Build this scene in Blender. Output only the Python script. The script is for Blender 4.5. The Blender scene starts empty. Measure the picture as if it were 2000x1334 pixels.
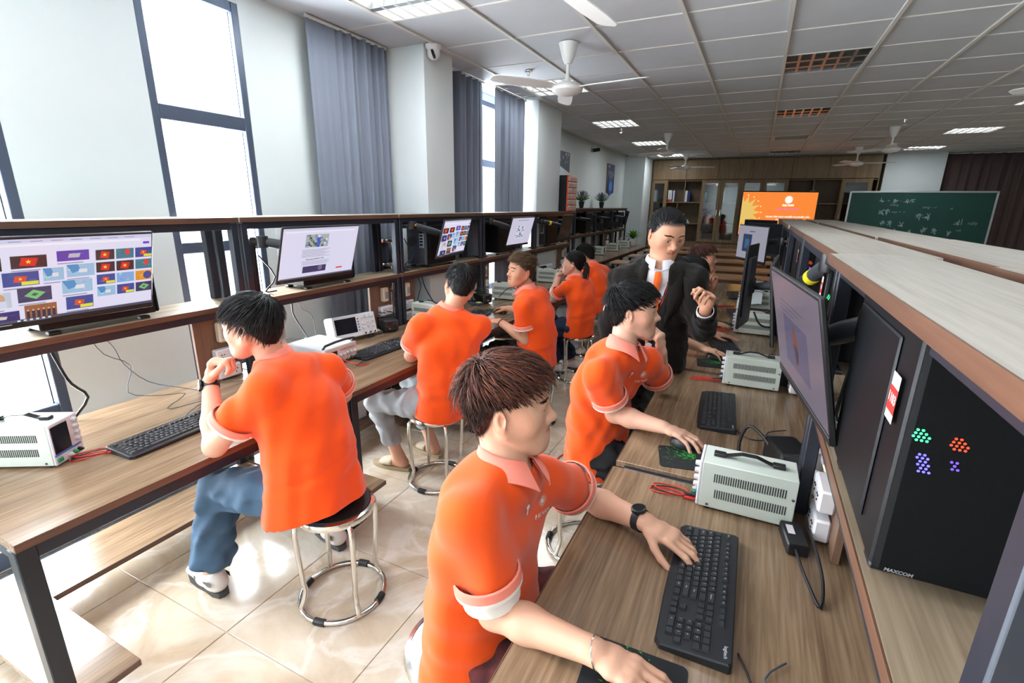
import bpy, bmesh, math, random, time
import numpy as np
from mathutils import Matrix, Vector, Euler
T0 = time.time()
random.seed(7)
SC = bpy.context.scene
COL = SC.collection
# ---------------------------------------------------------------- camera, sky, light, exposure
R_CAM = (( 0.8970, 0.4413, 0.0133), (0.1309, -0.2374, -0.9625), (-0.4216, 0.8654, -0.2707))
def make_camera():
    f = 951.0; c = (1000.0, 667.0); vy = (1485.0, 406.0); vz = (955.0, 4050.0)
    y = Vector((vy[0]-c[0], vy[1]-c[1], f)).normalized()
    d = Vector((vz[0]-c[0], vz[1]-c[1], f)); d -= y*d.dot(y); d.normalize()
    z = -d; x = y.cross(z)
    if x[0] < 0: x = -x
    # rows of R: camera right / down / forward in world axes
    right = Vector((x[0], y[0], z[0])); down = Vector((x[1], y[1], z[1])); fwd = Vector((x[2], y[2], z[2]))
    cam = bpy.data.cameras.new('camera'); cam.sensor_width = 36.0; cam.lens = f/2000.0*36.0; cam.clip_start = .05
    o = bpy.data.objects.new('camera', cam); COL.objects.link(o)
    m = Matrix((right, -down, -fwd)).transposed().to_4x4(); m.translation = (0, 0, 1.66)
    o.matrix_world = m; SC.camera = o
make_camera()
w = bpy.data.worlds.new('sky'); SC.world = w; w.use_nodes = True
w.node_tree.nodes['Background'].inputs[0].default_value = (0.93, 0.97, 1.0, 1)
w.node_tree.nodes['Background'].inputs[1].default_value = 2.2
SC.view_settings.view_transform = 'Standard'; SC.view_settings.look = 'None'
SC.view_settings.exposure = 0.0; SC.view_settings.gamma = 1.0
SC.view_settings.use_curve_mapping = False
SC.cycles.max_bounces = 6; SC.cycles.diffuse_bounces = 3; SC.cycles.glossy_bounces = 3; SC.cycles.transmission_bounces = 4; SC.cycles.transparent_max_bounces = 8
SC.cycles.use_light_tree = False
SC.cycles.caustics_reflective = False; SC.cycles.caustics_refractive = False
def area_light(name, loc, rot, sx, sy, power, color=(1, 1, 1), spread=180):
    l = bpy.data.lights.new(name, 'AREA'); l.shape = 'RECTANGLE'; l.size = sx; l.size_y = sy; l.energy = power; l.color = color
    l.spread = math.radians(spread)
    o = bpy.data.objects.new(name, l); COL.objects.link(o); o.location = loc; o.rotation_euler = rot
    return o
# daylight entering through the tall windows of the window wall
WINDOWS = [(-2.60, -1.85), (-1.05, -.30), (0.30, 1.03), (1.634, 2.205), (4.55, 5.55)]
for i, (y0, y1) in enumerate(WINDOWS):
    area_light('window_daylight', (-3.08, (y0+y1)/2, 1.5), (0, math.radians(-90), 0), 2.5, y1-y0-.1, 205, (.94, .97, 1.0))
# ---------------------------------------------------------------- mesh helpers
def RX(a): return Matrix.Rotation(math.radians(a), 4, 'X')
def RY(a): return Matrix.Rotation(math.radians(a), 4, 'Y')
def RZ(a): return Matrix.Rotation(math.radians(a), 4, 'Z')
def TR(x, y, z): return Matrix.Translation((x, y, z))
def SCL(x, y, z): return Matrix.Diagonal((x, y, z, 1))
class MB:
    def __init__(s): s.v = []; s.f = []; s.m = []; s.M = Matrix.Identity(4); s.mi = 0
    def add(s, vs, fs):
        o = len(s.v)
        s.v += [tuple(s.M @ Vector(p)) for p in vs]
        s.f += [tuple(i+o for i in f) for f in fs]; s.m += [s.mi]*len(fs); return s
    def box(s, cx, cy, cz, sx, sy, sz, b=0.0):
        hx, hy, hz = sx/2, sy/2, sz/2
        if b <= 0:
            vs = [(cx+i*hx, cy+j*hy, cz+k*hz) for i in (-1, 1) for j in (-1, 1) for k in (-1, 1)]
            return s.add(vs, [(0,1,3,2),(4,6,7,5),(0,4,5,1),(2,3,7,6),(0,2,6,4),(1,5,7,3)])
        b = min(b, hx*.98, hy*.98, hz*.98)
        vs = []; ix = {}
        for i in (-1, 1):
            for j in (-1, 1):
                for k in (-1, 1):
                    for a in range(3):
                        p = [i*(hx-b), j*(hy-b), k*(hz-b)]; p[a] = (i*hx, j*hy, k*hz)[a]
                        ix[(i,j,k,a)] = len(vs); vs.append((cx+p[0], cy+p[1], cz+p[2]))
        fs = []
        for a in range(3):
            o1, o2 = [q for q in range(3) if q != a]
            for sg in (-1, 1):
                q = []
                for (p1, p2) in ((-1,-1),(1,-1),(1,1),(-1,1)):
                    t = [0,0,0]; t[a] = sg; t[o1] = p1; t[o2] = p2; q.append(ix[(*t, a)])
                fs.append(tuple(q))
            for p1 in (-1, 1):
                for p2 in (-1, 1):   # edge along axis a, between faces o1 and o2
                    t0 = [0,0,0]; t1 = [0,0,0]; t0[a] = -1; t1[a] = 1
                    for t in (t0, t1): t[o1] = p1; t[o2] = p2
                    fs.append((ix[(*t0, o1)], ix[(*t0, o2)], ix[(*t1, o2)], ix[(*t1, o1)]))
        for i in (-1, 1):
            for j in (-1, 1):
                for k in (-1, 1): fs.append(tuple(ix[(i,j,k,a)] for a in range(3)))
        return s.add(vs, fs)
    def tube(s, pts, r, n=8, closed=False, cap=True):
        P = [Vector(p) for p in pts]; m = len(P); rs = r if isinstance(r, (list, tuple)) else [r]*m
        tg = []
        for i in range(m):
            a = P[(i-1) % m] if (closed or i > 0) else P[i]; b = P[(i+1) % m] if (closed or i < m-1) else P[i]
            d = (b-a); tg.append(d.normalized() if d.length > 1e-9 else Vector((0,0,1)))
        u = tg[0].orthogonal().normalized(); vs = []
        for i in range(m):
            u = u - tg[i]*u.dot(tg[i])
            if u.length < 1e-6: u = tg[i].orthogonal()
            u.normalize(); w = tg[i].cross(u)
            for k in range(n):
                a = 2*math.pi*k/n; vs.append(P[i] + (u*math.cos(a) + w*math.sin(a))*rs[i])
        fs = []
        for i in range(m if closed else m-1):
            j = (i+1) % m
            for k in range(n): fs.append((i*n+k, i*n+(k+1) % n, j*n+(k+1) % n, j*n+k))
        if cap and not closed:
            fs.append(tuple(reversed(range(n)))); fs.append(tuple((m-1)*n+k for k in range(n)))
        return s.add(vs, fs)
    def lathe(s, prof, n=20, cap=True):
        vs = []; fs = []
        for (r, z) in prof:
            for k in range(n):
                a = 2*math.pi*k/n; vs.append((r*math.cos(a), r*math.sin(a), z))
        for i in range(len(prof)-1):
            for k in range(n): fs.append((i*n+k, i*n+(k+1) % n, (i+1)*n+(k+1) % n, (i+1)*n+k))
        if cap:
            fs.append(tuple(reversed(range(n)))); fs.append(tuple((len(prof)-1)*n+k for k in range(n)))
        return s.add(vs, fs)
    def prism(s, poly, z0, z1):
        n = len(poly)
        vs = [(x, y, z0) for x, y in poly] + [(x, y, z1) for x, y in poly]
        fs = [tuple(reversed(range(n))), tuple(range(n, 2*n))] + [(i, (i+1) % n, n+(i+1) % n, n+i) for i in range(n)]
        return s.add(vs, fs)
    def quad(s, a, b, c, d): return s.add([a, b, c, d], [(0, 1, 2, 3)])
    def mesh(s, name, smooth=True, angle=.7):
        me = bpy.data.meshes.new(name); me.from_pydata(s.v, [], s.f)
        if len(set(s.m)) > 1: me.polygons.foreach_set('material_index', s.m)
        if smooth:
            me.polygons.foreach_set('use_smooth', [True]*len(me.polygons)); me.set_sharp_from_angle(angle=angle)
        me.update(); return me
    def obj(s, name, mats, parent=None, smooth=True, angle=.7, **kw):
        return link(name, s.mesh(name, smooth, angle), mats, parent, **kw)
def tag(o, label=None, cat=None, group=None, kind=None):
    if label: o['label'] = label
    if cat: o['category'] = cat
    if group: o['group'] = group
    if kind: o['kind'] = kind
    return o
def link(name, me, mats, parent=None, **kw):
    if not isinstance(mats, (list, tuple)): mats = [mats]
    if me is not None and not me.materials:
        for m in mats: me.materials.append(m)
    o = bpy.data.objects.new(name, me); COL.objects.link(o)
    if parent is not None: o.parent = parent
    return tag(o, **kw)
def thing(name, label, cat, loc=(0,0,0), rz=0.0, group=None, kind=None):
    o = bpy.data.objects.new(name, None); COL.objects.link(o); o.empty_display_size = .05
    o.location = loc; o.rotation_euler = (0, 0, math.radians(rz))
    return tag(o, label, cat, group, kind)
def kids(o): return [c for c in bpy.data.objects if c.parent == o]
def copy_tree(o, loc=None, rz=None, label=None, parent=None, group=None):
    c = o.copy(); COL.objects.link(c)
    if parent is not None: c.parent = parent
    if loc is not None: c.location = loc
    if rz is not None: c.rotation_euler = (0, 0, math.radians(rz))
    if label: c['label'] = label
    if group: c['group'] = group
    for ch in list(o.children): copy_tree(ch, parent=c)
    return c
# ---------------------------------------------------------------- materials
def S(r, g, b):  # sRGB 0-255 to linear
    f = lambda c: (c/255/12.92) if c/255 <= .04045 else ((c/255+.055)/1.055)**2.4
    return (f(r), f(g), f(b), 1)
MATS = {}
def mat(name, col, rough=.5, metal=0.0, spec=.5, emit=0.0, noise=0.0, nscale=40.0, bump=0.0, bscale=200.0, coat=0.0, sheen=0.0, stretch=None, trans=0.0):
    if name in MATS: return MATS[name]
    m = bpy.data.materials.new(name); m.use_nodes = True; nt = m.node_tree; b = nt.nodes['Principled BSDF']
    b.inputs['Base Color'].default_value = col if len(col) == 4 else (*col, 1)
    b.inputs['Roughness'].default_value = rough; b.inputs['Metallic'].default_value = metal
    b.inputs['Specular IOR Level'].default_value = spec; b.inputs['Coat Weight'].default_value = coat
    if sheen: b.inputs['Sheen Weight'].default_value = sheen
    if trans: b.inputs['Transmission Weight'].default_value = trans
    if emit:
        b.inputs['Emission Color'].default_value = b.inputs['Base Color'].default_value; b.inputs['Emission Strength'].default_value = emit; m.cycles.emission_sampling = 'NONE'
    if noise or bump:
        tc = nt.nodes.new('ShaderNodeTexCoord'); mp = nt.nodes.new('ShaderNodeMapping'); nt.links.new(tc.outputs['Object'], mp.inputs[0])
        if stretch: mp.inputs['Scale'].default_value = stretch
    if noise:
        n = nt.nodes.new('ShaderNodeTexNoise'); n.inputs['Scale'].default_value = nscale; n.inputs['Detail'].default_value = 4
        nt.links.new(mp.outputs[0], n.inputs['Vector'])
        r = nt.nodes.new('ShaderNodeValToRGB'); c = b.inputs['Base Color'].default_value
        r.color_ramp.elements[0].position = .3; r.color_ramp.elements[1].position = .7
        r.color_ramp.elements[0].color = (*[max(0, x*(1-noise)) for x in c[:3]], 1)
        r.color_ramp.elements[1].color = (*[min(1, x*(1+noise)) for x in c[:3]], 1)
        nt.links.new(n.outputs[0], r.inputs[0]); nt.links.new(r.outputs[0], b.inputs['Base Color'])
    if bump:
        n2 = nt.nodes.new('ShaderNodeTexNoise'); n2.inputs['Scale'].default_value = bscale; n2.inputs['Detail'].default_value = 3
        nt.links.new(mp.outputs[0], n2.inputs['Vector'])
        bp = nt.nodes.new('ShaderNodeBump'); bp.inputs['Strength'].default_value = bump; bp.inputs['Distance'].default_value = .002
        nt.links.new(n2.outputs[0], bp.inputs['Height']); nt.links.new(bp.outputs[0], b.inputs['Normal'])
    MATS[name] = m; return m
def wood(name, c0, c1, rough=.42, axis=1, sc=1.0):
    if name in MATS: return MATS[name]
    m = bpy.data.materials.new(name); m.use_nodes = True; nt = m.node_tree; b = nt.nodes['Principled BSDF']
    b.inputs['Roughness'].default_value = rough
    tc = nt.nodes.new('ShaderNodeTexCoord'); mp = nt.nodes.new('ShaderNodeMapping'); nt.links.new(tc.outputs['Object'], mp.inputs[0])
    s = [9*sc, 9*sc, 9*sc]; s[axis] = .55*sc; mp.inputs['Scale'].default_value = s
    n = nt.nodes.new('ShaderNodeTexNoise'); n.inputs['Scale'].default_value = 2.6; n.inputs['Detail'].default_value = 6; n.inputs['Roughness'].default_value = .65; n.inputs['Distortion'].default_value = .6
    nt.links.new(mp.outputs[0], n.inputs['Vector'])
    s2 = [60*sc, 60*sc, 60*sc]; s2[axis] = 2.0*sc
    mp2 = nt.nodes.new('ShaderNodeMapping'); nt.links.new(tc.outputs['Object'], mp2.inputs[0]); mp2.inputs['Scale'].default_value = s2
    n2 = nt.nodes.new('ShaderNodeTexNoise'); n2.inputs['Scale'].default_value = 2.0; n2.inputs['Detail'].default_value = 4
    nt.links.new(mp2.outputs[0], n2.inputs['Vector'])
    mx = nt.nodes.new('ShaderNodeMath'); mx.operation = 'MULTIPLY_ADD'; mx.inputs[1].default_value = .45
    nt.links.new(n2.outputs[0], mx.inputs[0]); 
    ml = nt.nodes.new('ShaderNodeMath'); ml.operation = 'MULTIPLY'; ml.inputs[1].default_value = .6
    nt.links.new(n.outputs[0], ml.inputs[0]); nt.links.new(ml.outputs[0], mx.inputs[2])
    r = nt.nodes.new('ShaderNodeValToRGB'); r.color_ramp.elements[0].position = .36; r.color_ramp.elements[1].position = .68
    r.color_ramp.elements[0].color = c0; r.color_ramp.elements[1].color = c1
    nt.links.new(mx.outputs[0], r.inputs[0]); nt.links.new(r.outputs[0], b.inputs['Base Color'])
    MATS[name] = m; return m
def attr_mat(name, rough=.5, emit=0.0, spec=.5, sub=0.0, bump=0.0, bscale=300):
    """colour comes from the mesh's own colour attribute (print, screens, skin tone)"""
    if name in MATS: return MATS[name]
    m = bpy.data.materials.new(name); m.use_nodes = True; nt = m.node_tree; b = nt.nodes['Principled BSDF']
    a = nt.nodes.new('ShaderNodeAttribute'); a.attribute_name = 'Col'
    if emit: b.inputs['Base Color'].default_value = (.02, .02, .024, 1)
    else: nt.links.new(a.outputs['Color'], b.inputs['Base Color'])
    b.inputs['Roughness'].default_value = rough; b.inputs['Specular IOR Level'].default_value = spec
    if emit: nt.links.new(a.outputs['Color'], b.inputs['Emission Color']); b.inputs['Emission Strength'].default_value = emit; m.cycles.emission_sampling = 'NONE'
    if sub:
        b.inputs['Subsurface Weight'].default_value = sub; b.inputs['Subsurface Radius'].default_value = (.012, .004, .002); b.inputs['Subsurface Scale'].default_value = 1.0
    if bump:
        tc = nt.nodes.new('ShaderNodeTexCoord'); n2 = nt.nodes.new('ShaderNodeTexNoise'); n2.inputs['Scale'].default_value = bscale
        nt.links.new(tc.outputs['Object'], n2.inputs['Vector']); bp = nt.nodes.new('ShaderNodeBump'); bp.inputs['Strength'].default_value = bump; bp.inputs['Distance'].default_value = .001
        nt.links.new(n2.outputs[0], bp.inputs['Height']); nt.links.new(bp.outputs[0], b.inputs['Normal'])
    MATS[name] = m; return m
TXT = {}
def text_mesh(txt, size, font_shear=0.0, align='CENTER', extrude=0.0, bold=0.0):
    """flat lettering as a mesh (built at unit size, kept for reuse, then scaled)"""
    key = (txt, align, font_shear, round(bold/size, 3))
    if key not in TXT:
        cu = bpy.data.curves.new('lettering', 'FONT'); cu.body = txt; cu.size = 1.0; cu.align_x = align; cu.align_y = 'CENTER'; cu.shear = font_shear
        cu.offset = bold/size; cu.resolution_u = 2
        o = bpy.data.objects.new('lettering', cu); me = bpy.data.meshes.new_from_object(o)
        TXT[key] = ([tuple(v.co) for v in me.vertices], [tuple(p.vertices) for p in me.polygons])
        bpy.data.objects.remove(o); bpy.data.curves.remove(cu); bpy.data.meshes.remove(me)
    V, F = TXT[key]; me = bpy.data.meshes.new('lettering'); me.from_pydata([(x*size, y*size, z*size) for x, y, z in V], [], F); return me
# ---------------------------------------------------------------- surfaces of the room
def marble():
    m = bpy.data.materials.new('floor_marble'); m.use_nodes = True; nt = m.node_tree; b = nt.nodes['Principled BSDF']
    g = nt.nodes.new('ShaderNodeNewGeometry')
    n = nt.nodes.new('ShaderNodeTexNoise'); n.inputs['Scale'].default_value = 2.4; n.inputs['Detail'].default_value = 8; n.inputs['Distortion'].default_value = 1.6; n.inputs['Roughness'].default_value = .6
    nt.links.new(g.outputs['Position'], n.inputs['Vector'])
    r = nt.nodes.new('ShaderNodeValToRGB'); e = r.color_ramp.elements; e[0].position = .32; e[0].color = S(190, 168, 142); e[1].position = .70; e[1].color = S(222, 212, 196)
    k = e.new(.5); k.color = S(208, 192, 170)
    nt.links.new(n.outputs[0], r.inputs[0])
    n2 = nt.nodes.new('ShaderNodeTexNoise'); n2.inputs['Scale'].default_value = 1.7; n2.inputs['Detail'].default_value = 7; n2.inputs['Distortion'].default_value = 1.2
    nt.links.new(g.outputs['Position'], n2.inputs['Vector'])
    r2 = nt.nodes.new('ShaderNodeValToRGB'); e = r2.color_ramp.elements; e[0].position = .47; e[0].color = (0, 0, 0, 1); e[1].position = .50; e[1].color = (.5, .5, .5, 1); k = e.new(.54); k.color = (0, 0, 0, 1)
    nt.links.new(n2.outputs[0], r2.inputs[0])
    mx = nt.nodes.new('ShaderNodeMix'); mx.data_type = 'RGBA'; nt.links.new(r2.outputs[0], mx.inputs[0]); nt.links.new(r.outputs[0], mx.inputs[6]); mx.inputs[7].default_value = S(236, 230, 220)
    nt.links.new(mx.outputs[2], b.inputs['Base Color']); b.inputs['Roughness'].default_value = .14; b.inputs['Specular IOR Level'].default_value = .55
    return m
M_MARBLE = marble()
M_WALL = mat('wall_paint', S(218, 227, 228), .75, spec=.25, noise=.015, nscale=3)
M_COLUMN = mat('column_paint', S(222, 229, 230), .75, spec=.25, noise=.015, nscale=3)
M_TILE = mat('ceiling_tile', S(200, 204, 210), .85, spec=.2, noise=.02, nscale=6)
M_BAR = mat('ceiling_bar', S(214, 212, 206), .6)
M_GROUT = mat('grout', S(206, 194, 176), .8)
M_FRAME = mat('window_aluminium', S(74, 84, 102), .38, metal=.3)
M_GRANITE = mat('granite', S(120, 124, 130), .22, noise=.35, nscale=120)
def struct(name, mb, m, parent=None, **kw):
    o = mb.obj(name, m, parent, smooth=kw.pop('smooth', False), **kw)
    if parent is None: o['kind'] = 'structure'
    return o
XW, XF, YB, XR, YN, ZC = -2.88, -3.15, 14.25, 6.4, -3.2, 2.83
mb = MB(); mb.box((XF-.3+XR)/2, (YN+YB)/2, -.105, XR-XF+.6, YB-YN+.4, .2); floor = struct('floor', mb, M_GROUT)
mb = MB(); ts = .605; mb.box(0, 0, 0, ts-.004, ts-.004, .008, .0012); tile_me = mb.mesh('floor_tile', False); tile_me.materials.append(M_MARBLE)
rest = MB()
for i in range(-4, 13):
    for j in range(-8, 22):
        x = -1.09+ts*(i+.5); y = .905+ts*(j+.5)
        if x < XF-.2 or x > XR or y > YB or y < YN: continue
        if x < .1 and -.6 < y < 11.5: link('floor_tile', tile_me, None, floor).location = (x, y, -.004)
        else: rest.box(x, y, -.004, ts-.004, ts-.004, .008)
o = rest.obj('floor_tile_field', M_MARBLE, floor, smooth=False); o['kind'] = 'stuff'
mb = MB()
for k in range(-4, 9): mb.box(XW+.08, k*.75+.37, .002, .16, .745, .006)
struct('trim_1', mb, M_GRANITE)
# ceiling: recessed tiles in a bar grid
mb = MB(); mb.box((XF+XR)/2, (YN+YB)/2, ZC+.13, XR-XF+.6, YB-YN+.4, .1); ceiling = struct('ceiling', mb, M_WALL)
GX0, GXP, GY0, GYP = .02, .60, 4.88, .63
LIGHTS = {}
for kx in (-4, 0, 4):
    for ky in (-12, -8, -4, 0, 4, 8, 12): LIGHTS[(kx, ky)] = True  # rearmost row is unseen, added to brighten the people
VENTS = {(0, 8), (2, 9)}
mb = MB(); mb.box(0, 0, 0, GXP-.022, GYP-.022, .016, .003); ct_me = mb.mesh('ceiling_tile', False); ct_me.materials.append(M_TILE)
rest = MB(); n = 0
kxs = range(-5, 11); kys = range(-13, 15)
for kx in kxs:
    for ky in kys:
        x = GX0+GXP*(kx+.5); y = GY0+GYP*(ky+.5)
        if (kx, ky) in LIGHTS or (kx, ky) in VENTS: continue
        if ky >= -5 and kx <= 8 and not (ky < -2 and kx > 4): link('ceiling_tile', ct_me, None, ceiling).location = (x, y, ZC+.012); n += 1
        else: rest.box(x, y, ZC+.012, GXP-.022, GYP-.022, .016)
rest.obj('ceiling_tile_field', M_TILE, ceiling, smooth=False)['kind'] = 'stuff'
yl = GYP*len(kys)
for kx in list(kxs)+[11]:
    mb = MB(); mb.box(0, 0, 0, .024, yl, .022); mb.obj('ceiling_runner', M_BAR, ceiling, smooth=False).location = (GX0+GXP*kx, GY0+GYP*(kys[0]+len(kys)/2), ZC+.002)
xl = GXP*len(kxs)
for ky in kys:
    mb = MB(); mb.box(0, 0, 0, xl, .014, .014); mb.obj('ceiling_cross_bar', M_BAR, ceiling, smooth=False).location = (GX0+GXP*(kxs[0]+len(kxs)/2), GY0+GYP*ky, ZC+.006)
# walls
WZ0, WZ1 = .02, 2.76
mb = MB(); edges = [YN]
for (a, b) in WINDOWS: edges += [a, b]
edges.append(6.0)
for i in range(0, len(edges), 2): mb.box(XW-.12, (edges[i]+edges[i+1])/2, 1.45, .24, edges[i+1]-edges[i], 3.0)
for (a, b) in WINDOWS: mb.box(XW-.12, (a+b)/2, (WZ1+3)/2, .24, b-a, 3-WZ1)
struct('wall_left', mb, M_WALL)
mb = MB(); mb.box(XF-.12, (6.0+YB)/2, 1.45, .24, YB-6.0, 3.0); mb.box((XF+XW)/2-.06, 6.1, 1.45, XW-XF+.12, .2, 3.0); struct('wall_far_left', mb, M_WALL)
mb = MB(); mb.box((XF+XR)/2, YB+.1, 1.45, XR-XF+.4, .2, 3.0); struct('wall_back', mb, M_WALL)
mb = MB(); mb.box(XR+.1, (YN+YB)/2, 1.45, .2, YB-YN, 3.0); struct('wall_right', mb, M_WALL)
mb = MB(); mb.box((XF+XR)/2, YN-.1, 1.45, XR-XF+.4, .2, 3.0); struct('wall_near', mb, M_WALL)
for i, (x0, x1, y0, y1) in enumerate([(XW, -2.47, 3.45, 3.86), (XW, -2.47, 5.70, 6.46), (XF, -2.66, 12.75, YB), (2.34, 3.38, 13.75, YB)]):
    mb = MB(); mb.box((x0+x1)/2, (y0+y1)/2, 1.42, x1-x0, y1-y0, 2.84, .004); struct('column_%d' % (i+1), mb, M_COLUMN)
gm = bpy.data.materials.new('window_glass'); gm.use_nodes = True; nt = gm.node_tree; nt.nodes.clear()
_o = nt.nodes.new('ShaderNodeOutputMaterial'); _m = nt.nodes.new('ShaderNodeMixShader'); _t = nt.nodes.new('ShaderNodeBsdfTransparent'); _g = nt.nodes.new('ShaderNodeBsdfGlossy')
_g.inputs['Roughness'].default_value = .02; _m.inputs[0].default_value = .05; _t.inputs[0].default_value = (.97, .99, 1, 1)
nt.links.new(_t.outputs[0], _m.inputs[1]); nt.links.new(_g.outputs[0], _m.inputs[2]); nt.links.new(_m.outputs[0], _o.inputs[0]); M_GLASS = gm
XG = XW-.035
for i, (a, b) in enumerate(WINDOWS):
    win = thing('window_%d' % (i+1), None, None, (XG, (a+b)/2, 0), kind='structure'); hw = (b-a)/2
    fr = MB()
    for sgn in (-1, 1): fr.box(0, sgn*(hw-.021), (WZ0+WZ1)/2, .07, .042, WZ1-WZ0, .003)
    fr.obj('window_frame', M_FRAME, win)
    zs = [(WZ0, .09), (.68, .07), (1.397, .062), (2.108, .075), (WZ1-.05, .05)]
    for (z, h) in zs: mb = MB(); mb.box(0, 0, z+(h/2 if z in (WZ0, WZ1-.05) else 0), .066, 2*hw-.084, h, .003); mb.obj('window_transom', M_FRAME, win)
    zc = [WZ0+.09, .645, .715, 1.366, 1.428, 2.07, 2.146, WZ1-.05]
    for q in range(0, 8, 2):
        mb = MB(); mb.box(-.005, 0, (zc[q]+zc[q+1])/2, .006, 2*hw-.088, zc[q+1]-zc[q]-.004); mb.obj('window_pane', M_GLASS, win, smooth=False)
        mb = MB(); mb.box(.012, hw-.055, (zc[q]+zc[q+1])/2, .012, .006, zc[q+1]-zc[q]-.01); mb.obj('glazing_bead', M_FRAME, win, smooth=False)
# curtains
def curtain(name, label, p0, p1, n, amp, m, z0=.03, z1=2.81, flat=0.0):
    p0 = np.array(p0); p1 = np.array(p1); L = np.linalg.norm(p1-p0); d = (p1-p0)/L; nn = np.array([d[1], -d[0]])
    k = n*10; V = []; rng = np.random.default_rng(n); zs = np.linspace(z0, z1, 9); ph = rng.normal(0, .25, k+1).cumsum()*.12
    for z in zs:
        w = .75+.25*(z-z0)/(z1-z0)
        for i in range(k+1):
            t = i/k; f = 0 if t < flat else min(1, (t-flat)*8); a = amp*(.55+.45*math.sin(i*.37+ph[i]))*(f+.06)
            s = math.sin(2*math.pi*n*t+ph[i]); s = math.copysign(abs(s)**.7, s)
            q = p0+d*(L*t)+nn*(a*s*w); V.append((q[0], q[1], z))
    F = [(j*(k+1)+i, j*(k+1)+i+1, (j+1)*(k+1)+i+1, (j+1)*(k+1)+i) for j in range(8) for i in range(k)]
    c = thing(name, label, 'curtain', (0, 0, 0))
    mb2 = MB(); mb2.add(V, F); o = mb2.obj('curtain_cloth', m, c, angle=3.0); md = o.modifiers.new('thickness', 'SOLIDIFY'); md.thickness = .004
    mb2 = MB(); e = np.concatenate([p0, p1]); mb2.tube([(p0[0], p0[1], z1+.008), (p1[0], p1[1], z1+.008)], .012, 8); mb2.obj('curtain_rail', M_BAR, c)
    return c
M_CURT = mat('curtain_grey', S(124, 131, 146), .85, spec=.15, bump=.2, bscale=500, sheen=.2)
M_CURTB = mat('curtain_brown', S(96, 80, 78), .85, spec=.15, bump=.2, bscale=500, sheen=.2)
curtain('curtain', 'blue-grey pleated curtain between the tall window and the first column', (-2.79, 2.62), (-2.79, 3.40), 11, .035, M_CURT, flat=.30)
curtain('curtain', 'grey pleated curtain hanging just past the column with the camera dome', (-2.62, 3.93), (-2.62, 4.66), 7, .045, M_CURT)
curtain('curtain', 'blue-grey curtain gathered against the second column, beside the narrow bright window', (-2.60, 4.86), (-2.60, 5.62), 9, .035, M_CURT, flat=.12)
curtain('curtain', 'dark brown pleated curtain behind the green chalkboard', (3.42, 13.95), (6.3, 13.95), 17, .06, M_CURTB)
# ceiling lights
M_LAMP = mat('lamp_tube', (1, 1, 1), .4, emit=9.0)
M_TUBEOFF = mat('lamp_tube_off', S(225, 228, 230), .3)
M_MIRROR = mat('louvre_mirror', (.62, .64, .67), .32, metal=1.0)
M_WHITE = mat('white_enamel', S(236, 236, 234), .35)
def troffer(lit):
    t = thing('ceiling_light', 'x', 'ceiling light', group='square louvred ceiling lights'); hx, hy = GXP/2-.012, GYP/2-.012
    mb = MB(); mb.box(0, 0, .088, 2*hx, 2*hy, .006); mb.box(-hx, 0, .045, .006, 2*hy, .09); mb.box(hx, 0, .045, .006, 2*hy, .09); mb.box(0, -hy, .045, 2*hx, .006, .09); mb.box(0, hy, .045, 2*hx, .006, .09)
    mb.obj('housing', M_MIRROR if not lit else M_WHITE, t, smooth=False)
    for k in (-1, 0, 1):
        mb = MB(); mb.tube([(-hx+.02, k*.19, .062), (hx-.02, k*.19, .062)], .013, 10); mb.obj('lamp_tube', M_LAMP if lit else M_TUBEOFF, t)
    for k in (-.5, .5): mb = MB(); mb.prism([(-.022, 0), (.022, 0), (.004, .05), (-.004, .05)], -hx, hx); o = mb.obj('louvre_divider', M_MIRROR, t, smooth=False); o.rotation_euler = (math.radians(90), 0, math.radians(90)); o.location = (0, k*.19*1.05, 0)
    for k in range(1, 6):
        mb = MB(); mb.prism([(-.010, 0), (.010, 0), (.003, .045), (-.003, .045)], -hy, hy); o = mb.obj('louvre_blade', M_WHITE if lit else M_MIRROR, t, smooth=False); o.rotation_euler = (math.radians(90), 0, 0); o.location = (-hx+2*hx*k/6, 0, 0)
    return t
tl, td = troffer(True), troffer(False); used = set()
COLN = {-4: 'in the row beside the window wall', 0: 'in the row above the central aisle', 4: 'in the row on the chalkboard side'}
ORD = {-12: 'added as unseen fill far behind the viewer', -8: 'behind the viewer', -4: 'nearest the viewer', 0: 'second from the viewer', 4: 'third from the viewer', 8: 'fourth from the viewer', 12: 'closest to the bookcase'}
for (kx, ky) in sorted(LIGHTS):
    if ky == -8 or (kx == 0 and ky == 8): 
        if (kx, ky) in ((0, 8),): continue
    lit = kx != 0 or ky < 0  # out-of-view aisle lights are on only as added fill; visible ones stay off
    lab = '%s square louvred ceiling light %s, %s' % ('lit' if lit else 'unlit', COLN[kx], ORD[ky])
    src = tl if lit else td
    pos = (GX0+GXP*(kx+.5), GY0+GYP*(ky+.5), ZC+.001)
    if lit not in used: src.location = pos; src['label'] = lab; used.add(lit)
    else: copy_tree(src, pos, label=lab)
    if lit: area_light('lamp_light', (pos[0], pos[1], ZC-.012), (0, 0, 0), .5, .5, (9 if kx == 0 else 15) if ky < 0 else 10, (.94, .98, 1.0))
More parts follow.
